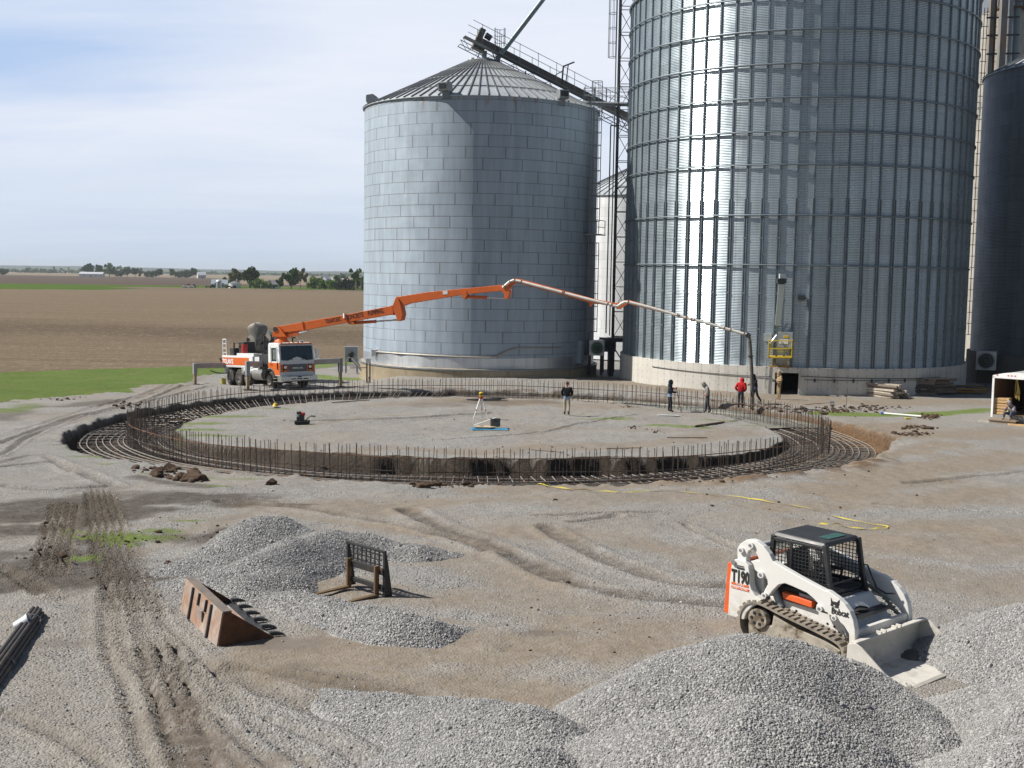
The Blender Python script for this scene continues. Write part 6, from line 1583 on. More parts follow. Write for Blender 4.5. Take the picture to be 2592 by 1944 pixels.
mb = MB()
for a, R0 in bars[100:]: bar_shape(mb, a, R0)
stuff(mb.build('vertical_bars', M_BAR, cage_))
rad_ = [2*PI*(k+rr_.uniform(-.2, .2))/230 for k in range(230)]
def radial(mb, a):
    z = zoff(a, 16)-.38; da = rr_.gauss(0, .01); mb.tube((14.35*math.cos(a), 14.35*math.sin(a), z), (18.2*math.cos(a+da), 18.2*math.sin(a+da), z-.02), .018, 5)
rad_.sort(key=fr_vis)
for a in rad_[:100]: mb = MB(); radial(mb, a); mb.build('cross_bar', M_HOOP, cage_)
mb = MB()
for a in rad_[100:]: radial(mb, a)
stuff(mb.build('cross_bars', M_HOOP, cage_))
# slanting tie bars over the mat at the back
mb = MB()
for k in range(46):
    a = math.radians(100+k*1.5+rr_.uniform(-.5, .5)); z = zoff(a, 16); mb.tube((15.9*math.cos(a), 15.9*math.sin(a), z+.12), (14.5*math.cos(a+.05), 14.5*math.sin(a+.05), z-.3), .017, 5)
stuff(mb.build('slanting_bars', M_HOOP, cage_))
mb = MB()
for k in range(5):
    a = math.radians(-146+k*.35); b = math.radians(-140+k*.35); mb.tube((15.9*math.cos(a), 15.9*math.sin(a), .0+.25), (15.2*math.cos(b), 15.2*math.sin(b), -.75+.3), .02, 5)
mb.build('loose_bars', M_HOOPR, cage_)
# fresh concrete poured at the back right
P = []
for i in range(25):
    row = []
    for j in range(61):
        r = 13.9+4.9*i/24; a = math.radians(14+66*j/60); lim = .18*sm(60, 80, 14+66*j/60)
        row.append((RCX+r*math.cos(a), RCY+r*math.sin(a), -.3-lim*1.6+(float(fbm(r*3+9, a*40, 3, 3))-.5)*.1))
    P.append(row)
m, n, b = newmat('wet_concrete'); co_ = n.coords('Object')
n.link(n.mix(n.mapr(n.noise(co_, 1.2, 5, .7), .3, .7), (.13, .13, .11), (.24, .235, .2)), b.inputs['Base Color']); b.inputs['Roughness'].default_value = .55
n.link(n.bump(n.noise(co_, 5, 5, .7), .6, .06), b.inputs['Normal'])
struct(MB().grid(P).build('fresh_concrete', m, smooth=60))

# ================================================================ ATTACHMENTS ON THE GROUND
# pallet fork frame
hL, hR, tL = undv(886, 1489), undv(962, 1510), undv(770, 1505)
u = (hR-hL); u.z = 0; W = u.length; u.normalize(); fv = Vector((u.y, -u.x, 0)); fv = fv if fv.dot(tL-hL) > 0 else -fv
fl_ = max(1.0, (tL-hL).dot(fv))
M_FK = mat('fork_frame_black', (.035, .036, .038), .6, .3, .25, 4, (.13, .075, .04), 5, (.55, .7)); M_FKT = mat('fork_tine', (.17, .11, .055), .7, .3, .3, 4, (.08, .06, .045), 3)
o_ = hL+u*(W/2); o_.z = float(zbase(o_.x, o_.y))
pf_ = empty('pallet_fork', o_, math.atan2(u.y, u.x), label='black pallet fork frame with mesh back and two tines on the gravel', cat='pallet fork')
# local: x along the frame, -y towards the tines (fv)
sy = -1 if (Matrix.Rotation(-math.atan2(u.y, u.x), 3, 'Z') @ fv).y < 0 else 1
hgt = (Vector(unY(883, 1374, hL.y)).z-hL.z)
H1, H2, hw = hgt, hgt*.56, W/2
mb = MB()
for s in (-1, 1):
    x = s*(hw+.1); mb.prism([(0., .02), (-sy*.2, .02), (-sy*.1, H1*.7), (-sy*.045, H1), (0, H1)], x-.03, x+.03, (0, 0, 0), (0, 1, 0), (0, 0, 1), (1, 0, 0))
mb.bar((-hw-.1, 0, H2), (hw+.1, 0, H2), .06, .13); mb.bar((-hw-.1, 0, .2), (hw+.1, 0, .2), .06, .09); mb.bar((-hw-.12, -sy*.03, H1-.02), (hw+.12, -sy*.03, H1-.02), .06, .05)
mb.build('frame', M_FK, pf_, bevel=.008)
mb = MB()
for k in range(7): x = -hw+2*hw*(k+.5)/7; mb.bar((x, -sy*.03, H2), (x, -sy*.03, H1), .022)
for k in range(3): z = H2+(H1-H2)*(k+1)/4; mb.bar((-hw, -sy*.03, z), (hw, -sy*.03, z), .022)
mb.build('load_guard', M_FK, pf_)
for s in (-1, 1):
    mb = MB(); mb.bar((s*hw*.92, sy*.06, .03), (s*hw*.92, sy*.06, H2+.1), .1, .05, up=(1, 0, 0)); mb.bar((s*hw*.92, sy*.04, .045), (s*hw*.92, sy*(fl_+.05), .03), .12, .05, w2=.07, h2=.02); mb.build('tine', M_FKT, pf_, bevel=.006)
# loose bucket with teeth
A_, B_, C_ = undv(459, 1550), undv(550, 1633), undv(686, 1613)
u = B_-A_; u.z = 0; W = u.length; u.normalize(); v = C_-B_; v.z = 0; v = v-u*v.dot(u); Dp = v.length; v.normalize()
hB = Vector(unY(574, 1546, B_.y)).z-B_.z
zb = min(A_.z, B_.z)+.04
tbk = empty('loader_bucket', (B_.x, B_.y, zb), label='rusty toothed bucket lying on the gravel beside the low heap', cat='bucket')
T3 = lambda a, b_, c: u*(-a)+v*b_+Vector((0, 0, c))
lean = .1
mb = MB()
pr_ = [(0, 0), (-lean*.0, 0), (lean*.9, hB), (lean*.9+.05, hB), (Dp, .03), (Dp, 0)]
mb.add([T3(0, 0, 0), T3(W, 0, 0), T3(W, lean, hB), T3(0, lean, hB)], [(0, 1, 2, 3)])
mb.add([T3(0, 0, .0), T3(W, 0, .0), T3(W, Dp, .02), T3(0, Dp, .02)], [(0, 1, 2, 3)])
sh_ = mb.build('shell', mat('bucket_back_paint', (.36, .31, .27), .7, .1, .25, 3, (.3, .15, .08), 2, (.42, .62)), tbk, solid=.03)
for a in (-.02, W-.0):
    mb = MB(); q = [T3(a, 0, 0), T3(a, Dp, 0), T3(a, Dp, .06), T3(a, lean+.1, hB), T3(a, lean, hB)]; mb.add(q+[p-u*.04 for p in q], [(0, 1, 2, 3, 4), (9, 8, 7, 6, 5)]+[(k, (k+1) % 5, 5+(k+1) % 5, 5+k) for k in range(5)]); mb.build('side_plate', M_RUST, tbk)
mb = MB(); mb.bar(T3(-.02, lean+.06, hB), T3(W+.02, lean+.06, hB), .14, .04); mb.build('top_lip', mat('lip_steel', (.2, .17, .14), .6, .3, .3, 4, (.24, .12, .06), 4), tbk)
for a, z0_, wd_r in ((.24, 0., .05), (.74, 0., .05), (.37, .62, .035), (.56, .62, .035)):
    mb = MB(); a = W*a; p0_, p1_ = T3(a, -.02, 0).lerp(T3(a, lean-.02, hB), z0_), T3(a, lean-.02, hB*.97); mb.bar(p0_, p1_, wd_r, .07, up=v); mb.build('rib', M_DARK, tbk)
mb = MB(); mb.add([T3(W*.40, -.0, hB*.62), T3(W*.53, -.0, hB*.62), T3(W*.53, lean*.3-.03, hB*.3), T3(W*.40, lean*.3-.03, hB*.3)], [(0, 1, 2, 3)]); mb.build('coupler_plate', mat('plate_worn', (.3, .29, .285), .6, .2, .2, 3, (.3, .17, .1), 3, (.5, .65)), tbk, solid=.02)
for k in range(6):
    a = W*(.03+.94*k/5); mb = MB(); c = T3(a, Dp+.02, .03)
    mb.prism([(-.05, .05), (.04, .05), (.12, .03), (.2, -.01), (.2, -.025), (-.05, -.01)], -.035, .035, c+Vector((0, 0, .04)), v, (0, 0, 1), u); mb.build('tooth', M_DARK, tbk)
mb = MB(); mb.bar(T3(-.02, Dp*.96, .02), T3(W, Dp*.96, .02), .16, .03); mb.build('cutting_edge', M_DARK, tbk)
# bundle of long steel bars at the left edge
e0 = undv(94, 1563); e1 = undv(-125, 1872); d = (e1-e0); d.z = 0; L_ = 6.0; d.normalize(); sd = Vector((-d.y, d.x, 0))
bd = empty('pipe_bundle', e0, label='bundle of long dark steel pipes lying at the left edge', cat='pipe bundle')
k = 0
for row, cnt in enumerate((5, 4, 3)):
    for i in range(cnt):
        off = (i-(cnt-1)/2)*.068; j = rr_.uniform(-.12, .1); zz = .04+row*.058
        s = Vector((0, 0, zz))+sd*off+d*j; e = s+d*L_; e.z += float(zbase((e0+e).x, (e0+e).y))-e0.z
        mb = MB(); mb.tube(s, e, .033, 10); mb.build('pipe', mat('pipe_dark', (.045, .04, .036), .6, .4, .3, 5, (.13, .08, .05), 4, (.55, .7)), bd, smooth=50)
for t in (.7, 3.0):
    mb = MB(); c = d*t+Vector((0, 0, .16)); R = basis(d); mb.pipe([c+sd*(.18*math.cos(a))+Vector((0, 0, .1*math.sin(a))) for a in np.linspace(0, 2*PI, 13)[:-1]], .012, 4, closed=True); mb.build('tie_strap', M_GALVD, bd)
q = undv(40, 1600)
pl_ = empty('plastic_bucket', q, label='white plastic bucket tipped beside the dark pipe bundle', cat='bucket')
mb = MB(); mb.lathe([(.12, 0), (.15, .36), (.165, .36), (.165, .33)], 18, (0, 0, .12), (.9, .2, .5)); mb.lathe([(.01, 0.001), (.12, 0.001)], 18, (0, 0, .12), (.9, .2, .5)); mb.build('pail', mat('white_plastic', (.72, .74, .76), .4), pl_, smooth=50)
mb = MB(); c = Vector((0, 0, .12))+Vector((.9, .2, .5)).normalized()*.33; mb.pipe([c+Vector((.0, .16*math.cos(a), -.16*math.sin(a))) for a in np.linspace(0, PI, 9)], .006, 4); mb.build('bail_handle', M_GALVD, pl_); pl_.scale = (.7, .7, .7)
# caution tape
tp_pts = [(1147, 1042), (1180, 1050), (1225, 1057), (1290, 1064), (1345, 1067), (1400, 1061), (1480, 1063), (1560, 1074), (1660, 1086), (1735, 1099), (1790, 1112), (1860, 1130), (1916, 1139), (1890, 1145), (1850, 1144), (1800, 1138), (1768, 1135)]
Pw = [Vector((p[0], p[1], 0)) for p in smooth_line([und(x*DD, y*DD)[:2] for x, y in tp_pts], 14)]
def ground_z(p):
    i = min(max(np.searchsorted(gy, p.y)-1, 0), len(gy)-2); j = min(max(np.searchsorted(gx, p.x)-1, 0), len(gx)-2); return float(max(GZ[i:i+2, j:j+2].max(), GZ[i, j]))
mb = MB(); P = [[], []]
for i, p in enumerate(Pw):
    d = (Pw[min(i+1, len(Pw)-1)]-Pw[max(i-1, 0)]).normalized(); s = Vector((-d.y, d.x, 0)); tw_ = .35*math.sin(i*.31)+.3*math.sin(i*.13)
    s = s*math.cos(tw_)+Vector((0, 0, 1))*math.sin(tw_); wd = (.032 if i < 60 or i > 190 else .018)*(1+.3*math.sin(i*.53)); z = ground_z(p)+.03+wd*abs(math.sin(tw_))
    for r, sg in zip(P, (-1, 1)): r.append(Vector((p.x, p.y, z))+s*(sg*wd))
mb.grid(P); o = mb.build('caution_tape', mat('tape_yellow', (.55, .45, .04), .5, 0, .1, 8)); tag(o, 'yellow caution tape trailing across the dirt in front of the trench', 'caution tape')
# ================================================================ THINGS ON THE ISLAND
def gp(px, py):
    p = und(px, py); return Vector((p[0], p[1], ground_z(Vector(p))))
c = gp(1217, 1060)
tpd = empty('laser_level', c, label='yellow laser level on a white three-legged tripod', cat='laser level')
for a in (3.6, 5.9, 1.4):
    mb = MB(); f = Vector((.42*math.cos(a), .42*math.sin(a), 0)); t = Vector((.05*math.cos(a), .05*math.sin(a), 1.05)); mid = f.lerp(t, .45)
    mb.bar(mid, t, .07, .05); mb.bar(f, mid, .04, .035); lg_ = mb.build('leg', M_WHITE, tpd)
    MB().box(mid, (.07, .07, .06)).build('leg_clamp', M_RED, lg_)
MB().lathe([(.07, 0), (.1, .02), (.1, .1), (.06, .12)], 14, (0, 0, 1.03)).build('tripod_head', M_RED, tpd, smooth=40)
hd_ = MB().lathe([(.07, 0), (.11, .04), (.12, .13), (.1, .2), (.05, .23), (.01, .24)], 16, (0, 0, 1.15)).build('level_head', M_YEL, tpd, smooth=40)
MB().lathe([(.122, .1), (.122, .15)], 16, (0, 0, 1.15)).build('laser_window', M_BLACK, hd_)
MB().bar((-.02, .2, 0), (-.02, .2, .42), .022).build('stake', M_WOOD, tpd) if False else None
c = gp(1238, 1086)
tarp = MB(); P = []
for i in range(13):
    P.append([(-.85+1.75*j/16, -.42+.62*i/12, .012+.07*float(fbm(j*1.7+5, i*1.9, 3, 3))*(1 if 0 < i < 12 else .3)) for j in range(17)])
tarp.grid(P); o = tarp.build('tarp', mat('blue_tarp', (.07, .3, .52), .4, 0, .2, 6), smooth=60, loc=c); tag(o, 'crumpled blue tarp spread under the board and box', 'tarp')
wb = empty('wood_board', c+Vector((-.25, .0, .1)), label='tan plywood board lying on the blue tarp', cat='board')
MB().hexa([(-.55, -.3, 0), (.35, -.38, 0), (.75, .1, 0), (-.3, .3, 0), (-.55, -.3, .04), (.35, -.38, .04), (.75, .1, .04), (-.3, .3, .04)]).build('panel', mat('plywood', (.5, .4, .27), .8, 0, .15, 6), wb, bevel=.006); MB().lathe([(.01, 0), (.12, 0)], 12, (-.1, .0, .044)).build('dark_tool', M_BLACK, wb)
bxo = empty('equipment_box', c+Vector((.28, .12, .145)), .12, label='dark hard equipment case standing on the plywood board', cat='case')
MB().box((0, 0, .16), (.46, .34, .32)).build('case', mat('case_grey', (.1, .095, .085), .7), bxo, bevel=.02); MB().box((0, 0, .33), (.48, .36, .03)).build('lid', M_DARK, bxo, bevel=.01); MB().bar((-.08, -.19, .24), (.08, -.19, .24), .03).build('handle', M_BLACK, bxo)
st_ = MB().tube(c+Vector((-.72, -.05, .16)), c+Vector((.3, .1, .53)), .032, 8).build('grade_rod', M_WHITE); tag(st_, 'white grade rod leaning from the board onto the equipment case', 'rod')
c = gp(765, 1074)
cp_ = empty('power_trowel', c, .1, label='small engine machine with red body left alone on the gravel island', cat='machine')
MB().box((0, 0, .1), (.7, .5, .16)).build('base_plate', M_BLACK, cp_, bevel=.03)
mb = MB(); mb.box((-.08, 0, .32), (.36, .34, .3)); mb.tube((-.12, -.2, .35), (-.12, .18, .35), .13, 12); mb.build('engine', M_DARK, cp_, bevel=.02)
MB().box((.02, -.02, .5), (.24, .28, .14)).build('fuel_tank', M_RED, cp_, bevel=.03); MB().tube((-.25, -.1, .55), (-.05, -.1, .58), .07, 10).build('muffler', M_BLACK, cp_, smooth=40); MB().tube((-.2, -.18, .42), (-.2, -.2, .42), .07, 12).build('air_cleaner', M_WHITE, cp_)
mb = MB(); mb.pipe([(.15, -.15, .2), (.4, -.16, .4), (.62, -.14, .38), (.62, .14, .38), (.4, .16, .4), (.15, .15, .2)], .018, 6); mb.build('handle', M_DARK, cp_, smooth=50)
o = MB().box((0, 0, .03), (1.15, .16, .06)).build('board', M_WHITE, bevel=.005, loc=gp(1692, 1053)); o.rotation_euler = (0, 0, -.05); tag(o, 'white painted board lying near the edge of the island', 'board')
c = gp(1232, 1014)
rb_ = empty('rod_bundle', c, label='loose dark steel rods lying at the back of the island', cat='rods')
for k in range(7): mb = MB(); y = rr_.uniform(-.3, .3); a = rr_.uniform(-.12, .14); mb.tube((-1.1+rr_.uniform(-.2, .4), y, .03), (1.0+rr_.uniform(-.3, .3), y+a, .04+.1*(k % 3 == 0)), .02, 5); mb.build('rod', M_DARK, rb_)
for i, (x0, y0, x1, y1, w, lab) in enumerate(((1688, 1107, 1790, 1109, .06, 'thin brown wooden lath lying on the front of the island'), (1758, 1082, 1832, 1070, .09, 'dark plank lying by the grass on the right of the island'), (1345, 1140, 1425, 1146, .03, 'thin steel rod lying at the front edge of the island'), (1535, 1137, 1625, 1133, .035, 'straight dark rod lying above the cut face of the island'), (840, 1020, 935, 1013, .06, 'rusty bar lying along the back left rim of the island'))):
    a, b = gp(x0, y0), gp(x1, y1); o = MB().bar((0, 0, .03), b-a+Vector((0, 0, .03)), w, w*.6).build('lath' if i == 0 else 'plank' if i == 1 else 'rod', M_WOOD if i < 2 else M_RUST, loc=a); tag(o, lab, 'plank' if i < 2 else 'rod')
# ================================================================ AROUND THE YARD
a, b = gp(2235, 1048), gp(2332, 1056)
o = empty('pvc_pipe', a, label='white plastic pipe with blue end lying on the grass strip', cat='pipe'); MB().tube((0, 0, .06), b-a+Vector((0, 0, .06)), .055, 8).build('tube', M_WHITE, o, smooth=50); MB().tube((-.12, 0, .06), (.1, -.01, .06), .07, 8).build('end_cap', mat('blue_plastic', (.08, .16, .5), .4), o)
o = MB().box((0, 0, .04), (.3, .16, .08)).build('yellow_block', M_YEL, loc=gp(2298, 1061), bevel=.02); tag(o, 'small yellow block on the ground beside the white pipe', 'block')
a, b = gp(2036, 1028), gp(2080, 1024)
o = empty('spade', a, label='long red handled spade lying beside the spoil bank', cat='spade'); MB().tube((0, 0, .08), b-a+Vector((0, 0, .1)), .02, 6).build('handle', mat('red_handle', None), o); MB().tube(b-a+Vector((0, 0, .1)), b-a+Vector((.5, .05, .14)), .018, 6).build('shaft', M_WOOD, o); MB().prism([(-.1, 0), (.1, 0), (.09, .22), (0, .3), (-.09, .22)], -.006, .006, b-a+Vector((.5, .05, .14)), (0, .5, .8), (1, .1, .1), (0, -.8, .5)).build('blade', M_GALV, o)
a = gp(2142, 1030); o = MB().tube((0, 0, -.1), (.01, 0, .95), .014, 5).build('survey_stake', M_RUST, loc=a); tag(o, 'thin upright steel stake standing on the spoil bank', 'stake')
a = gp(566, 972); pb_ = empty('paint_pail', a, label='small yellow pail on the ground by the rear outrigger', cat='pail'); MB().lathe([(.17, 0), (.2, .42), (.18, .42), (.16, .05)], 14).build('pail', mat('dull_yellow', (.4, .34, .05), .6), pb_, smooth=40); MB().pipe([(.2*math.cos(t), 0, .42+.18*math.sin(t)) for t in np.linspace(0, PI, 8)], .01, 4).build('bail_handle', M_GALVD, pb_)
a = gp(697, 1031); o = MB().lathe([(.01, .24), (.1, .2), (.14, .1), (.17, .06), (.12, .05), (.01, .05)], 12).build('hard_hat', M_YEL, loc=a, smooth=40); tag(o, 'yellow hard hat left on the rim of the island', 'hard hat')
# soil clods: countless
cl = MB(); rk = random.Random(21)
def clods(x, y, n_, sx, sy_, r):
    for _ in range(int(n_*2.2)):
        p = und(x+rk.gauss(0, sx), y+rk.gauss(0, sy_)); q = Vector(p); rr2 = r*.42*rk.lognormvariate(0, .5); cl.rock((q.x, q.y, ground_z(q)+rr2*.2), rr2, rk)
for x, y, n_, sx, sy_, r in ((2350, 1056, 26, 14, 3, .13), (2325, 1083, 34, 22, 3, .12), (2310, 1098, 34, 26, 2.5, .11), (2120, 1162, 34, 18, 5, .14), (1180, 1222, 60, 45, 5, .12), (1085, 1227, 30, 18, 4, .11), (420, 1198, 34, 32, 8, .2), (470, 1212, 16, 16, 5, .2), (688, 1225, 3, 2, 1, .22), (1720, 1213, 40, 60, 6, .08), (1850, 1190, 40, 50, 5, .09), (1900, 1030, 60, 60, 4, .1), (2080, 1040, 70, 60, 4, .13), (2180, 1034, 50, 50, 3, .12), (1800, 1018, 40, 60, 4, .08), (1590, 1030, 12, 8, 2, .09), (1600, 1082, 8, 12, 2, .1), (1660, 1093, 6, 8, 2, .1), (830, 1160, 30, 30, 6, .14), (900, 1168, 30, 40, 5, .14), (1290, 1180, 16, 12, 5, .12), (150, 1010, 12, 30, 3, .1), (320, 1030, 14, 22, 6, .16), (425, 1425, 6, 6, 4, .06), (500, 1340, 12, 60, 16, .06), (310, 1370, 14, 60, 25, .055), (140, 1400, 14, 40, 30, .06), (240, 1600, 9, 130, 80, .03), (300, 1750, 9, 150, 90, .03), (930, 1618, 3, 6, 3, .05), (960, 1600, 4, 20, 4, .04), (1400, 1268, 2, 4, 1, .09), (2290, 1555, 3, 8, 4, .05), (1500, 1600, 14, 160, 60, .03), (2000, 1250, 24, 200, 50, .05), (1400, 1150, 14, 150, 20, .06), (1100, 1075, 14, 200, 18, .06)): clods(x, y, n_, sx, sy_, r)
o = cl.build('soil_clods', mat('soil_clod', (.065, .038, .022), .95, 0, .35, 9, (.12, .07, .04), 3)); stuff(o); tag(o, 'dark brown clods of soil scattered around the trench', 'soil')
# stacks of timber by the big bin
def stack(label, px, py, yaw, boards, m, seed, group='timber stacks'):
    rs = random.Random(seed); c = gp(px, py); c.z = float(zbase(c.x, c.y)); s = empty('timber_stack', c, yaw, label, 'timber stack', group)
    for (x, y, z, L, w, h, dy) in boards(rs): mb = MB(); mb.bar((x-L/2, y, z), (x+L/2, y+dy, z+rs.uniform(-.02, .02)), w, h); mb.build('board', rs.choice(m), s)
    return s
M_T1 = mat('pale_timber', (.47, .42, .34), .8, 0, .2, 5); M_T2 = mat('grey_timber', (.22, .18, .15), .85, 0, .25, 5); M_T3 = mat('dark_timber', (.085, .07, .06), .9, 0, .3, 5)
stack('pale timber stack with light board ends in front of the concrete wall', 2243, 1004, -.95, lambda r: [(r.uniform(-.25, .25), -.75+.25*i+r.uniform(-.05, .05), .08+.14*j, 2.2, .17, .12, r.uniform(-.15, .15)) for j in range(6) for i in range(7 if j < 3 else 6-j//2)], [M_T1, M_T1, M_T2], 1)
stack('long brown timber stack lying behind the pale one along the concrete wall', 2300, 998, -.05, lambda r: [(r.uniform(-.2, .2), -.3+.16*i, .1+.17*j, 3.0, .15, .15, r.uniform(-.1, .1)) for j in range(6) for i in range(4)], [M_T2, M_T3], 2)
sk = stack('tangled dark timber heap beside the long brown stack', 2365, 998, .3, lambda r: [(r.uniform(-.3, .3), r.uniform(-.4, .4), .08+.1*j, r.uniform(1.4, 2.6), .12, .1, r.uniform(-.7, .7)) for j in range(11) for i in range(2)], [M_T3, M_T2], 3)
stack('low dark timber heap in shade nearest the trailer', 2440, 996, .1, lambda r: [(r.uniform(-.5, .5), r.uniform(-.5, .5), .07+.09*j, r.uniform(1.6, 3.0), .12, .1, r.uniform(-.5, .5)) for j in range(6) for i in range(2)], [M_T3, mat('orange_timber', (.3, .16, .05), .8), M_T3], 4)
a = gp(2190, 1003); o = MB().bar((-1.3, 0, .05), (1.1, .2, .06), .25, .06).build('plank', M_T2, loc=a); tag(o, 'loose plank on the ground at the foot of the pale timber stack', 'plank')
# ================================================================ TRAILER
T0 = Vector(un(2509, 1053, .32)); T0.z = 0
ub = Vector((.755, -.656, 0)); nb = Vector((.656, .755, 0)); ty = math.atan2(ub.y, ub.x)
trl = empty('cargo_trailer', T0, ty, label='white enclosed cargo trailer with open rear at the right edge', cat='trailer')
# local x along the rear opening, y into the trailer
TW, TH, TLn, TF = 2.35, 2.45, 4.8, .42
mb = MB(); mb.box2((.02, .0, TF-.12), (TW-.02, TLn, TF)); fl2 = mb.build('floor', M_WOOD, trl)
mb = MB(); mb.box2((0, .02, TF-.1), (.05, TLn, TH)); mb.box2((TW-.05, .02, TF-.1), (TW, TLn, TH)); mb.box2((.05, TLn-.05, TF), (TW-.05, TLn, TH)); mb.build('wall', M_WHITE, trl)
mb = MB(); mb.box2((.051, .1, TF+.002), (.07, TLn-.06, TH-.05)); mb.box2((TW-.07, .1, TF+.002), (TW-.051, TLn-.06, TH-.05)); mb.box2((.07, TLn-.08, TF+.002), (TW-.07, TLn-.052, TH-.05)); mb.build('lining', mat('plywood_dark', (.17, .095, .05), .8, 0, .2, 4), trl)
rf = MB(); ar = [(TW*k/16, TH+.2*math.sin(PI*k/16)) for k in range(17)]
rf.prism([(0, TH-.03)]+ar+[(TW, TH-.03)], .03, TLn); rf.build('roof', mat('trailer_roof', (.5, .5, .5), .5, .2), trl)
fm = MB(); fm.box2((-.02, -.05, TF-.15), (.09, .02, TH)); fm.box2((TW-.09, -.05, TF-.15), (TW+.02, .02, TH)); fm.prism([(-.02, TH-.12)]+[(x*1.015-.015, z+.02) for x, z in ar]+[(TW+.02, TH-.12)], -.05, .025); fm.build('rear_frame', mat('gloss_white', (.85, .85, .84), .3), trl, bevel=.01)
for x in (.22, .78, .95, 1.12, 1.7): MB().box((x, -.056, TH+.05), (.07, .015, .05)).build('marker_lamp', M_RED, trl)
mb = MB(); mb.box2((.0, -.04, TF-.32), (TW, .02, TF-.0)); mb.build('sill', mat('sill_grey', (.3, .29, .27), .7), trl)
for s in (0, 1):
    for y in (2.0, 2.9): wheel(trl, (.2+s*(TW-.4), y, .34), .34, .2, -1 if s == 0 else 1)
stp_ = MB(); stp_.box2((.1, -.75, .18), (1.5, -.1, .24)); stp_.box2((.15, -.7, .0), (1.45, -.62, .18)); stp_.box2((.15, -.2, .0), (1.45, -.12, .18))
sp_ = stp_.build('timber_step', M_WOOD, None, loc=T0); sp_.rotation_euler = (0, 0, ty); tag(sp_, 'low wooden step in front of the open trailer', 'step')
TR = lambda x, y, z: T0+ub*x+nb*y+Vector((0, 0, z))
for i, (x, y, L, r) in enumerate(((-.05, -.62, .75, .1), (1.55, -.7, .9, -.1), (1.9, -.6, .8, .05))):
    o = MB().box((0, 0, .05), (L, .14, .1)).build('timber_block', M_PINE if i else M_T1, loc=TR(x, y, 0)); o.rotation_euler = (0, 0, ty+r); tag(o, ('short pale timber lying left of the trailer step', 'pine timber lying in front of the trailer sill', 'second pine timber lying nearer the right edge below the trailer')[i], 'timber')
for k in range(3):
    cr = empty('wooden_crate', TR(.45, .35, TF+.3*k), ty, ('lowest wooden crate of the stack inside the trailer', 'middle wooden crate of the stack inside the trailer', 'topmost wooden crate of the stack inside the trailer')[k], 'crate', 'stacked wooden crates')
    mb = MB(); mb.box2((-.36, -.25, .02), (.36, .25, .28)); mb.build('crate_body', M_PINE, cr)
    for zz in (.06, .22): MB().box2((-.37, -.268, zz-.04), (.37, -.252, zz+.04)).build('slat', M_PINE, cr)
    for xx in (-.34, .34): MB().box2((xx-.04, -.285, .0), (xx+.04, -.269, .29)).build('corner_post', mat('pine_edge', (.55, .4, .23), .7), cr)
cl2 = empty('water_cooler', TR(2.02, .22, TF), ty, label='orange water cooler with white lid on the trailer floor', cat='cooler')
MB().lathe([(.17, 0), (.2, .02), (.21, .42), (.19, .44)], 18).build('tank', mat('cooler_orange', (.72, .13, .02), .4), cl2, smooth=40); MB().lathe([(.22, .43), (.22, .5), (.16, .53), (.01, .53)], 18).build('lid', M_WHITE, cl2, smooth=40); MB().box((0, -.22, .08), (.05, .06, .05)).build('tap', M_WHITE, cl2)
bt = empty('bottle', TR(1.86, .02, TF), 0, label='small white bottle standing before the orange cooler', cat='bottle'); MB().lathe([(.06, 0), (.065, .2), (.03, .27), (.03, .3)], 12).build('body', M_WHITE, bt, smooth=40); MB().lathe([(.035, .3), (.035, .34), (.01, .34)], 10).build('cap', M_RED, bt)
sw = empty('chain_saw', TR(2.0, .25, TF+.53), ty+.3, label='yellow power tool lying on the orange cooler lid', cat='power tool'); MB().box((0, 0, .12), (.35, .2, .2)).build('housing', M_YEL, sw, bevel=.03); MB().pipe([(-.15, 0, .2), (-.1, 0, .32), (.1, 0, .32), (.15, 0, .2)], .02, 6).build('handle', M_BLACK, sw); MB().box((.2, 0, .1), (.1, .14, .12)).build('guard', M_DARK, sw)
rp_ = empty('hanging_rope', TR(1.05, .5, TH-.06), ty, label='hank of yellow rope hanging from the trailer roof', cat='rope')
for k in range(5): MB().pipe([(.02*k-.04, 0, 0), (.05*math.sin(k)+.03*k-.06, .02*k, -.5), (.07*math.sin(k*2)+.04*k-.08, .02, -.95-.06*k), (.09+.03*k-.04, .03, -.8), (.06, .02, -.3)], .014, 5).build('strand', mat('rope_yellow', (.55, .42, .12), .8), rp_)
sp2 = person('man in a grey hooded sweatshirt and jeans sitting in the trailer doorway', TR(1.12, .0, 0), ty-PI/2-.35, {'pelvis': (-.02, 0, TF+.12), 'waist': (.03, 0, TF+.25), 'chest': (.17, 0, TF+.44), 'neck': (.28, 0, TF+.56), 'head': (.36, 0, TF+.63), 'crown': (.39, 0, TF+.75),
    'sl': (.18, .18, TF+.5), 'sr': (.18, -.18, TF+.5), 'el': (.36, .24, TF+.26), 'er': (.36, -.24, TF+.26), 'wl': (.5, .1, TF+.42), 'wr': (.5, -.1, TF+.42), 'hl': (.5, .05, TF+.49), 'hr': (.5, -.05, TF+.47),
    'tl': (.06, .1, TF+.1), 'tr': (.06, -.1, TF+.1), 'kl': (.46, .2, TF+.16), 'kr': (.46, -.2, TF+.16), 'al': (.44, .18, .31), 'ar': (.5, -.19, .31), 'fl': (.6, .2, .27), 'fr': (.66, -.2, .27)}, C_GH, C_JEANS, S_TAN, hood=C_GH, bulk=1.25)
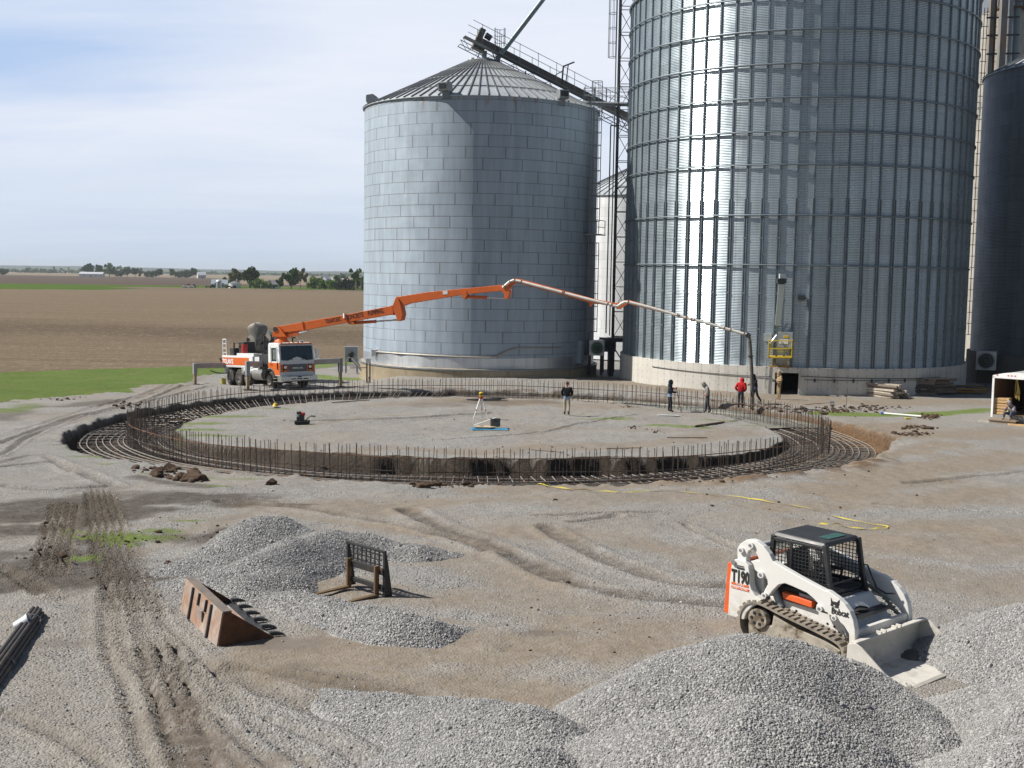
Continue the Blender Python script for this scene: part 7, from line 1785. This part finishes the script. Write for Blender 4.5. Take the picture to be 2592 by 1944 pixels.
# ================================================================ FARMSTEADS AND TREES FAR OFF
def leaf_mat(name, lo, hi):
    m, n, b = newmat(name); co = n.coords('Object')
    n.link(n.mix(n.mapr(n.noise(co, .9, 4, .7), .3, .7), lo, hi), b.inputs['Base Color']); b.inputs['Roughness'].default_value = .8; b.inputs['Specular IOR Level'].default_value = .15
    return m
LM = [leaf_mat('leaves_dark', (.035, .08, .018), (.08, .145, .032)), leaf_mat('leaves_fresh', (.1, .17, .035), (.17, .25, .065)), leaf_mat('leaves_olive', (.15, .15, .07), (.24, .22, .12)), leaf_mat('needles', (.015, .042, .022), (.035, .07, .036))]
M_TRUNK = mat('bark', (.08, .06, .045), .9)
def tree_mesh(kind, seed, m):
    """a tree of unit height: crown of small leaf faces in clumps, tapered trunk with limbs"""
    rs = random.Random(seed); mb = MB(); tr = MB()
    if kind == 'round': C = [(rs.gauss(0, .17), rs.gauss(0, .17), .58+rs.gauss(0, .15), rs.uniform(.12, .2)) for _ in range(16)]+[(0, 0, .62, .25)]; dens = 75
    elif kind == 'loose': C = [(rs.gauss(0, .2), rs.gauss(0, .2), .58+rs.gauss(0, .2), rs.uniform(.09, .15)) for _ in range(20)]; dens = 45
    elif kind == 'bush': C = [(rs.gauss(0, .3), rs.gauss(0, .25), .38+rs.gauss(0, .16), rs.uniform(.16, .28)) for _ in range(14)]; dens = 70
    else: C = [(rs.gauss(0, .03), rs.gauss(0, .03), .12+.8*k/11, .26*(1-k/13)) for k in range(12)]; dens = 80
    for cx, cy, cz, r in C:
        cz = min(cz, .99-r*.6)
        for _ in range(dens):
            d = Vector((rs.gauss(0, 1), rs.gauss(0, 1), rs.gauss(0, 1))).normalized()*(r*rs.uniform(.55, 1.05)); c = Vector((cx, cy, cz))+Vector((d.x, d.y, d.z*.85))
            if c.z < .04: continue
            s = rs.uniform(.03, .062); a = Vector((rs.gauss(0, 1), rs.gauss(0, 1), rs.gauss(0, .7))).normalized(); x, y, _ = basis(a)
            mb.add([c-x*s-y*s*.6, c+x*s-y*s*.6, c+x*s*.7+y*s, c-x*s*.7+y*s], [(0, 1, 2, 3)])
    tr.tube((0, 0, -.03), (0, 0, .5), .028, 7, r2=.012)
    for k in range(5): a = rs.uniform(0, 6.28); tr.tube((0, 0, .22+.06*k), (.2*math.cos(a), .2*math.sin(a), .45+.08*k), .012, 5, r2=.004)
    return mb, tr
TREES = {}
def tree(kind, leaf, loc, h, w, label, group, name='tree', variant=0):
    key = (kind, leaf, variant)
    if key not in TREES:
        mb, tr = tree_mesh(kind, hash((kind, variant)) % 9999 if False else 31*len(TREES)+7, LM[leaf]); r = empty(name, loc, 0, label, 'tree', group)
        tr.build('trunk', M_TRUNK, r); mb.build('crown', LM[leaf], r); TREES[key] = r; r.scale = (w, w, h); r.rotation_euler.z = 0; return r
    src = TREES[key]; c = copy_tree(src, loc=loc, label=label, scale=(w, w, h)); c.rotation_euler = (0, 0, random.uniform(0, 6)); c['group'] = group; c.name = name; return c
def fp_(px, py_base, Yd):   # foot point at distance Yd in the direction of px
    r = ray(px, py_base); return Vector((r[0]/r[1]*Yd, Yd, float(zbase(r[0]/r[1]*Yd, Yd))))
def sized(px, top, wpx, Yd): # height and width in metres from picture size
    p = fp_(px, 700, Yd); z = Vector(unY(px, top, Yd)).z-p.z; return p, z, wpx/3000*Yd
G1, G2, G3 = 'trees around the near farmstead', 'trees of the farther farm', 'trees along the horizon'
near = [(605, 678, 34, 'loose', 2, 640, 'thin bare looking tree behind the white round farm bin'), (632, 675, 40, 'round', 0, 622, 'big dark green tree just right of the white round farm bin'), (656, 693, 26, 'bush', 1, 612, 'fresh green tree right of the biggest dark farm tree'), (644, 702, 20, 'bush', 1, 600, 'small fresh bush below the biggest dark farm tree'), (675, 703, 22, 'bush', 1, 600, 'small green bush left of the farmhouse'),
        (709, 700, 18, 'round', 0, 605, 'small dark tree right of the farmhouse'), (737, 678, 38, 'round', 0, 590, 'dark round tree standing alone near the middle of the farm'), (760, 677, 22, 'loose', 2, 620, 'thin brownish tree beside the dark round one'), (795, 687, 38, 'bush', 1, 620, 'broad yellow green tree right of the thin brownish one'), (818, 697, 30, 'bush', 1, 615, 'low green tree near the white sheds'), (842, 699, 26, 'bush', 1, 610, 'low green bush before the dark evergreens'),
        (868, 703, 30, 'bush', 3, 585, 'left dark evergreen clump near the plain bin'), (886, 698, 30, 'bush', 3, 585, 'right dark evergreen clump near the plain bin'), (902, 681, 32, 'loose', 1, 600, 'tall pale green tree next to the edge of the plain bin'), (915, 692, 24, 'bush', 1, 590, 'green tree touching the edge of the plain bin'), (571, 695, 14, 'bush', 0, 660, 'little dark tree left of the farm silo'), (593, 690, 18, 'loose', 1, 650, 'small airy tree behind the farm silo'), (855, 690, 18, 'bush', 0, 700, 'small dark tree beyond the white sheds')]
for i, (px, top, wpx, k, lf, Yd, lab) in enumerate(near):
    p, h, w = sized(px, top, wpx, Yd); tree(k, lf, p, h, w/(.75 if k in ('round', 'loose') else .95), lab, G1, variant=0)
far = [(224, 668, 22, 'round', 0, 'left tree of the farm with the long white shed'), (251, 671, 18, 'round', 0, 'round tree just right of the long white shed'), (277, 666, 26, 'loose', 1, 'tallest airy tree right of the long white shed'), (296, 672, 22, 'bush', 1, 'broad tree in the middle of the row by the white shed'), (305, 674, 18, 'bush', 1, 'low tree in the row by the white shed'), (323, 675, 20, 'round', 1, 'last tree of the row by the white shed'), (342, 679, 16, 'round', 0, 'small dark tree right of the row'), (354, 677, 16, 'loose', 2, 'bare looking little tree right of the row'),
       (371, 682, 10, 'bush', 0, 'dark speck of a tree left of the two small ones'), (386, 682, 20, 'bush', 0, 'dark bushes between the row and the round tree'), (403, 681, 16, 'round', 0, 'round tree standing alone in front of the field'), (436, 680, 14, 'round', 1, 'tree at the left end of the dense grove'), (455, 680, 26, 'bush', 0, 'left half of the dense dark grove'), (472, 676, 30, 'bush', 0, 'tallest part of the dense dark grove'), (490, 679, 18, 'round', 0, 'right end tree of the dense dark grove'), (511, 681, 22, 'bush', 0, 'tree by the far white house'), (8, 674, 26, 'bush', 0, 'dark tree at the left edge of the horizon'), (866, 688, 14, 'bush', 0, 'dark tree far behind the white sheds')]
for px, top, wpx, k, lf, lab in far:
    Yd = 1500; p, h, w = sized(px, top, wpx, Yd); tree(k, lf, p, h, w/(.75 if k in ('round', 'loose') else .95), lab, G2, variant=1)
# woods along the horizon: one continuous mass
wd_ = MB(); rs = random.Random(9)
for az0, az1, Yd, h0, h1 in ((-.44, -.385, 3000, 4, 7), (-.385, -.33, 2600, 6, 14), (-.33, -.1, 3600, 4, 9), (-.6, -.44, 3000, 5, 10)):
    x = az0
    while x < az1:
        h = rs.uniform(h0, h1); w = rs.uniform(14, 40); c = Vector((math.tan(x)*Yd, Yd+rs.uniform(-60, 60), -.8))
        for _ in range(34):
            q = c+Vector((rs.gauss(0, w*.5), rs.gauss(0, w*.4), abs(rs.gauss(.35, .3))*h)); s = rs.uniform(1.5, 3.6); xx, yy, _z = basis(Vector((rs.gauss(0, 1), rs.gauss(0, 1), rs.gauss(0, .7))))
            wd_.add([q-xx*s-yy*s, q+xx*s-yy*s, q+xx*s*.8+yy*s, q-xx*s*.8+yy*s], [(0, 1, 2, 3)])
        x += w*.5/Yd
o = wd_.build('distant_woods', LM[0]); stuff(o); tag(o, 'dark line of distant woods along the horizon', 'woods')
# low wooded rise behind them
hl_ = MB(); P = [[], []]
for k in range(121):
    az = -.75+1.5*k/120; h = 14+16*float(fbm(k*.35, 0, 3, 4)); P[0].append((math.tan(az)*5200, 5200, -3)); P[1].append((math.tan(az)*5600, 5600, h))
hl_.grid(P); struct(hl_.build('hills', leaf_mat('far_hills', (.05, .07, .05), (.085, .1, .075)), smooth=60))
# far long white shed and houses
def house(label, px, py_top, Yd, W, Dp, H, wall, roof_m, yaw=.3, cat='house', name='farm_house', rh=.45, kind='gable', grp='farm buildings'):
    p = fp_(px, 700, Yd); r = empty(name, p, yaw, label, cat, grp)
    MB().box2((-W/2, -Dp/2, -.5), (W/2, Dp/2, H)).build('wall', wall, r)
    rf = MB(); e = .3; rf.prism([(-Dp/2-e, H-.05), (0, H+Dp*rh), (Dp/2+e, H-.05), (Dp/2+e, H+.12), (0, H+Dp*rh+.2), (-Dp/2-e, H+.12)], -W/2-e, W/2+e, (0, 0, 0), (0, 1, 0), (0, 0, 1), (1, 0, 0))
    rf.build('roof', roof_m, r)
    g = MB()
    for s in (-1, 1): g.add([(s*W/2, -Dp/2, H-.02), (s*W/2, Dp/2, H-.02), (s*W/2, 0, H+Dp*rh)], [(0, 1, 2)])
    g.build('gable', wall, r)
    for x in (-W*.28, W*.22): MB().box2((x-.5, -Dp/2-.04, 1.0), (x+.5, -Dp/2+.02, 2.2)).build('window', M_HOLE, r)
    MB().box2((-.5, -Dp/2-.04, 0), (.5, -Dp/2+.02, 2.1)).build('door', M_DARK, r)
    return r
M_SHED = mat('shed_white', (.72, .73, .74), .5); M_SHR = mat('shed_roof', (.66, .68, .7), .4, .3); M_GRR = mat('grey_roof', (.2, .2, .21), .7); M_REDB = mat('barn_red', (.2, .05, .04), .8)
house('long low white shed below the far row of trees', 233, 686, 1420, 28, 9, 3.2, M_SHED, M_SHR, 0, 'shed', 'farm_shed', .25)
house('small white house beyond the dense grove', 510, 686, 1480, 10, 8, 4, M_SHED, M_SHR, .4)
house('grey roofed farmhouse among the near trees', 692, 705, 606, 5.5, 5, 2.0, M_SHED, M_GRR, .3)
MB_ = house('small low outbuilding left of the lone dark tree', 668, 716, 604, 2.6, 2, 1.2, M_SHED, M_GRR, 0, 'shed', 'farm_shed')
house('white gabled barn among the trees by the plain bin', 823, 693, 760, 5.5, 5, 4.4, M_SHED, M_SHR, 1.2, 'barn', 'barn', .5)
house('long pale shed right of the white gabled barn', 851, 697, 770, 15, 6, 3.4, mat('shed_grey', (.5, .48, .46), .6), mat('shed_pale_roof', (.52, .5, .48), .5), .05, 'shed', 'farm_shed', .25)
house('grey machine shed behind the farm silo', 556, 706, 625, 8, 6, 1.5, mat('shed_grey', None), mat('blue_roof', (.4, .46, .5), .4, .3), .2, 'shed', 'farm_shed', .4)
p = fp_(554, 700, 600); fs = empty('farm_silo', p, 0, 'slim grey farm silo with rounded top at the near farm', 'silo'); MB().lathe([(1.35, -.5), (1.35, 3.4)], 24).build('wall', mat('farm_silo_grey', (.42, .46, .5), .4, .4), fs, smooth=40); MB().lathe([(1.42, 3.35), (1.2, 3.8), (.6, 4.1), (.01, 4.2)], 24).build('roof', M_SHR, fs, smooth=60)
for k in range(6): MB().lathe([(1.38, .3+.5*k), (1.38, .36+.5*k)], 24).build('band', M_GALVD, fs)
p = fp_(594, 700, 600); fb = empty('farm_bin', p, 0, 'squat white round farm bin with dark doorway', 'grain bin'); MB().lathe([(3.0, -.5), (3.0, 2.4)], 28).build('wall', M_SHED, fb, smooth=40); MB().lathe([(3.1, 2.4), (.5, 3.5), (.01, 3.6)], 28).build('roof', mat('bin_roof_dark', (.16, .18, .19), .6), fb, smooth=30); MB().box2((-.1, -3.06, 0), (1.4, -2.9, 1.3)).build('doorway', M_HOLE, fb)
# parked machinery, a row of little dark shapes
for i, (px, w, h, m, lab) in enumerate(((468, 2.0, 1.2, M_DARK, 'small dark implement at the left of the parked machinery'), (477, 2.6, 1.6, M_REDB, 'dark red combine parked at the near farm'), (491, 1.6, 1.6, M_DARK, 'dark tractor right of the red combine'), (527, 3.0, .9, mat('grey_machine', (.2, .22, .25), .6), 'low grey implement between combine and silo'), (538, 2.2, 1.6, M_DARK, 'dark tractor parked left of the farm silo'), (579, 3.6, 1.1, M_REDB, 'reddish wagon parked before the white round farm bin'))):
    p = fp_(px, 700, 596); r = empty('farm_machine', p, .2, lab, 'farm machine', 'machinery parked at the farm'); mb = MB(); mb.box2((-w/2, -.7, .5), (w/2, .7, h*.75)); mb.box2((-w/4, -.6, h*.7), (w*.2, .6, h*1.15)); mb.build('body', m, r, bevel=.05)
    for s in (-1, 1): MB().tube((s*w*.32, -.85, .45), (s*w*.32, .85, .45), .45, 12).build('wheel', M_TYRE, r)
for px, w, lab in ((470, 3.2, 'white boat hull shaped trailer left of the red combine'), (484, 3.4, 'white low trailer in front of the red combine')):
    p = fp_(px, 700, 588); r = empty('farm_trailer', p, .1, lab, 'trailer', 'white trailers at the farm'); MB().hexa([(-w/2, -.6, .45), (w/2, -.6, .45), (w/2, .6, .45), (-w/2, .6, .45), (-w/2+.3, -.5, 1.0), (w/2-.3, -.5, 1.0), (w/2-.3, .5, 1.0), (-w/2+.3, .5, 1.0)]).build('box', M_SHED, r, bevel=.05); MB().tube((0, -.6, .3), (0, .6, .3), .3, 10).build('wheel', M_TYRE, r)
for px, Yd, lab in ((901, 560, 'pale wooden utility pole left of the plain bin'), (914, 575, 'second utility pole close to the plain bin edge')):
    p = fp_(px, 700, Yd); r = empty('utility_pole', p, 0, lab, 'pole', 'utility poles'); MB().tube((0, 0, -.3), (0, 0, 4.4), .16, 8, r2=.1).build('pole', mat('pole_wood', (.38, .33, .28), .8), r); MB().bar((-.7, 0, 4.1), (.7, 0, 4.1), .1).build('crossarm', M_WOOD, r)

# air between the yard and the horizon
hz = MB().box2((-4300, -70, -30), (4300, 9100, 60)).build('haze', None)
hz.data.materials.clear(); m = bpy.data.materials.new('haze_air'); m.use_nodes = True; nt = m.node_tree; nt.nodes.remove(nt.nodes['Principled BSDF'])
vo = nt.nodes.new('ShaderNodeVolumePrincipled'); vo.inputs['Color'].default_value = (.8, .87, .95, 1); vo.inputs['Density'].default_value = .0001; vo.inputs['Anisotropy'].default_value = .2
nt.links.new(vo.outputs[0], nt.nodes['Material Output'].inputs['Volume']); hz.data.materials.append(m); stuff(hz); tag(hz, 'thin pale haze over the fields', 'haze')
# ================================================================ SKY, SUN, CAMERA
SUN_EL, SUN_TH = math.radians(45.0), math.radians(92.0)      # theta from -Y towards -X
sun_dir = Vector((-math.sin(SUN_TH)*math.cos(SUN_EL), -math.cos(SUN_TH)*math.cos(SUN_EL), math.sin(SUN_EL)))
w = bpy.data.worlds.new('World'); SC.world = w; w.use_nodes = True
n = N(w.node_tree); bg = w.node_tree.nodes['Background']
sky = n('TexSky', sky_type='NISHITA'); sky.sun_disc = False; sky.sun_elevation = SUN_EL
sky.sun_rotation = math.atan2(sun_dir.x, sun_dir.y) % (2*PI)
sky.altitude = 200; sky.air_density = 1.0; sky.dust_density = 1.2; sky.ozone_density = 1.2
tc = n('TexCoord'); s = n('SeparateXYZ'); n.link(tc.outputs['Generated'], s.inputs[0])
# thin cirrus drawn on a high layer: direction divided by height
zc = n.math('MAXIMUM', n.math('ADD', s.outputs[2], .08), .02)
px = n.math('DIVIDE', s.outputs[0], zc); py = n.math('DIVIDE', s.outputs[1], zc)
cv_ = n('CombineXYZ'); n.link(px, cv_.inputs[0]); n.link(py, cv_.inputs[1])
mp = n('Mapping'); mp.inputs['Rotation'].default_value = (0, 0, math.radians(-12)); mp.inputs['Scale'].default_value = (.42, .8, 1); mp.inputs['Location'].default_value = (1.3, .35, 0)
n.link(cv_.outputs[0], mp.inputs[0])
c1 = n.noise(mp.outputs[0], .9, 7, .56, .8)
c2 = n.noise(mp.outputs[0], 2.6, 6, .6, .6)
cl = n.math('ADD', n.math('MULTIPLY', c1, .7), n.math('MULTIPLY', c2, .3))
# the veil thins out towards the upper left, overhead and behind the viewer
hole = n.math('ADD', n.math('MULTIPLY', s.outputs[0], -1.0), n.math('MULTIPLY', s.outputs[2], 1.55))
veil = n.math('SUBTRACT', n.mapr(cl, .1, .36), n.mapr(n.math('ADD', hole, n.math('MULTIPLY', n.math('SUBTRACT', c1, .5), .7)), .5, .76, 0, .85), clamp=True)
ahead = n.math('MULTIPLY', n.mapr(s.outputs[1], .1, .7, .08, 1), n.mapr(s.outputs[2], .24, .45, 1, .1))
cov = n.math('MULTIPLY', n.math('MULTIPLY', veil, ahead), .94)
hi = n.mix(n.mapr(cl, .36, .6), (11.6, 12.7, 14.8), (13.4, 14.0, 15.4))
lo_c = n.mix(n.mapr(cl, .36, .6), (9.2, 10.9, 13.2), (10.0, 11.5, 13.6))
cc = n.mix(n.mapr(s.outputs[2], .0, .11), lo_c, hi)
blue = n.math('MULTIPLY', n.math('MULTIPLY', n.mapr(s.outputs[2], .5, .2), n.mapr(s.outputs[1], .3, .8)), .8)
clear = n.mix(blue, sky.outputs[0], (7.0, 10.0, 15.4))
skyc = n.mix(cov, clear, cc)
n.link(skyc, bg.inputs['Color']); bg.inputs['Strength'].default_value = .05
L = bpy.data.lights.new('sun', 'SUN'); L.energy = 5.0; L.angle = math.radians(.55); L.color = (1., .95, .87)
so = bpy.data.objects.new('sun', L); COL.objects.link(so); so.rotation_euler = (-sun_dir).to_track_quat('-Z', 'Y').to_euler(); so.location = sun_dir*60
cam = bpy.data.cameras.new('camera'); co = bpy.data.objects.new('camera', cam); COL.objects.link(co)
cam.sensor_width = 36; cam.lens = CF/2592*36; cam.clip_start = .1; cam.clip_end = 20000
co.matrix_world = Matrix.Translation((0, 0, HC)) @ Matrix.Rotation(PI/2-CP, 4, 'X') @ Matrix.Rotation(CR, 4, 'Z')
SC.camera = co
SC.view_settings.view_transform = 'Standard'; SC.view_settings.look = 'None'; SC.view_settings.exposure = .36; SC.view_settings.gamma = 1
SC.render.engine = 'CYCLES'
SC.cycles.max_bounces = 5; SC.cycles.diffuse_bounces = 2; SC.cycles.glossy_bounces = 3; SC.cycles.transparent_max_bounces = 6
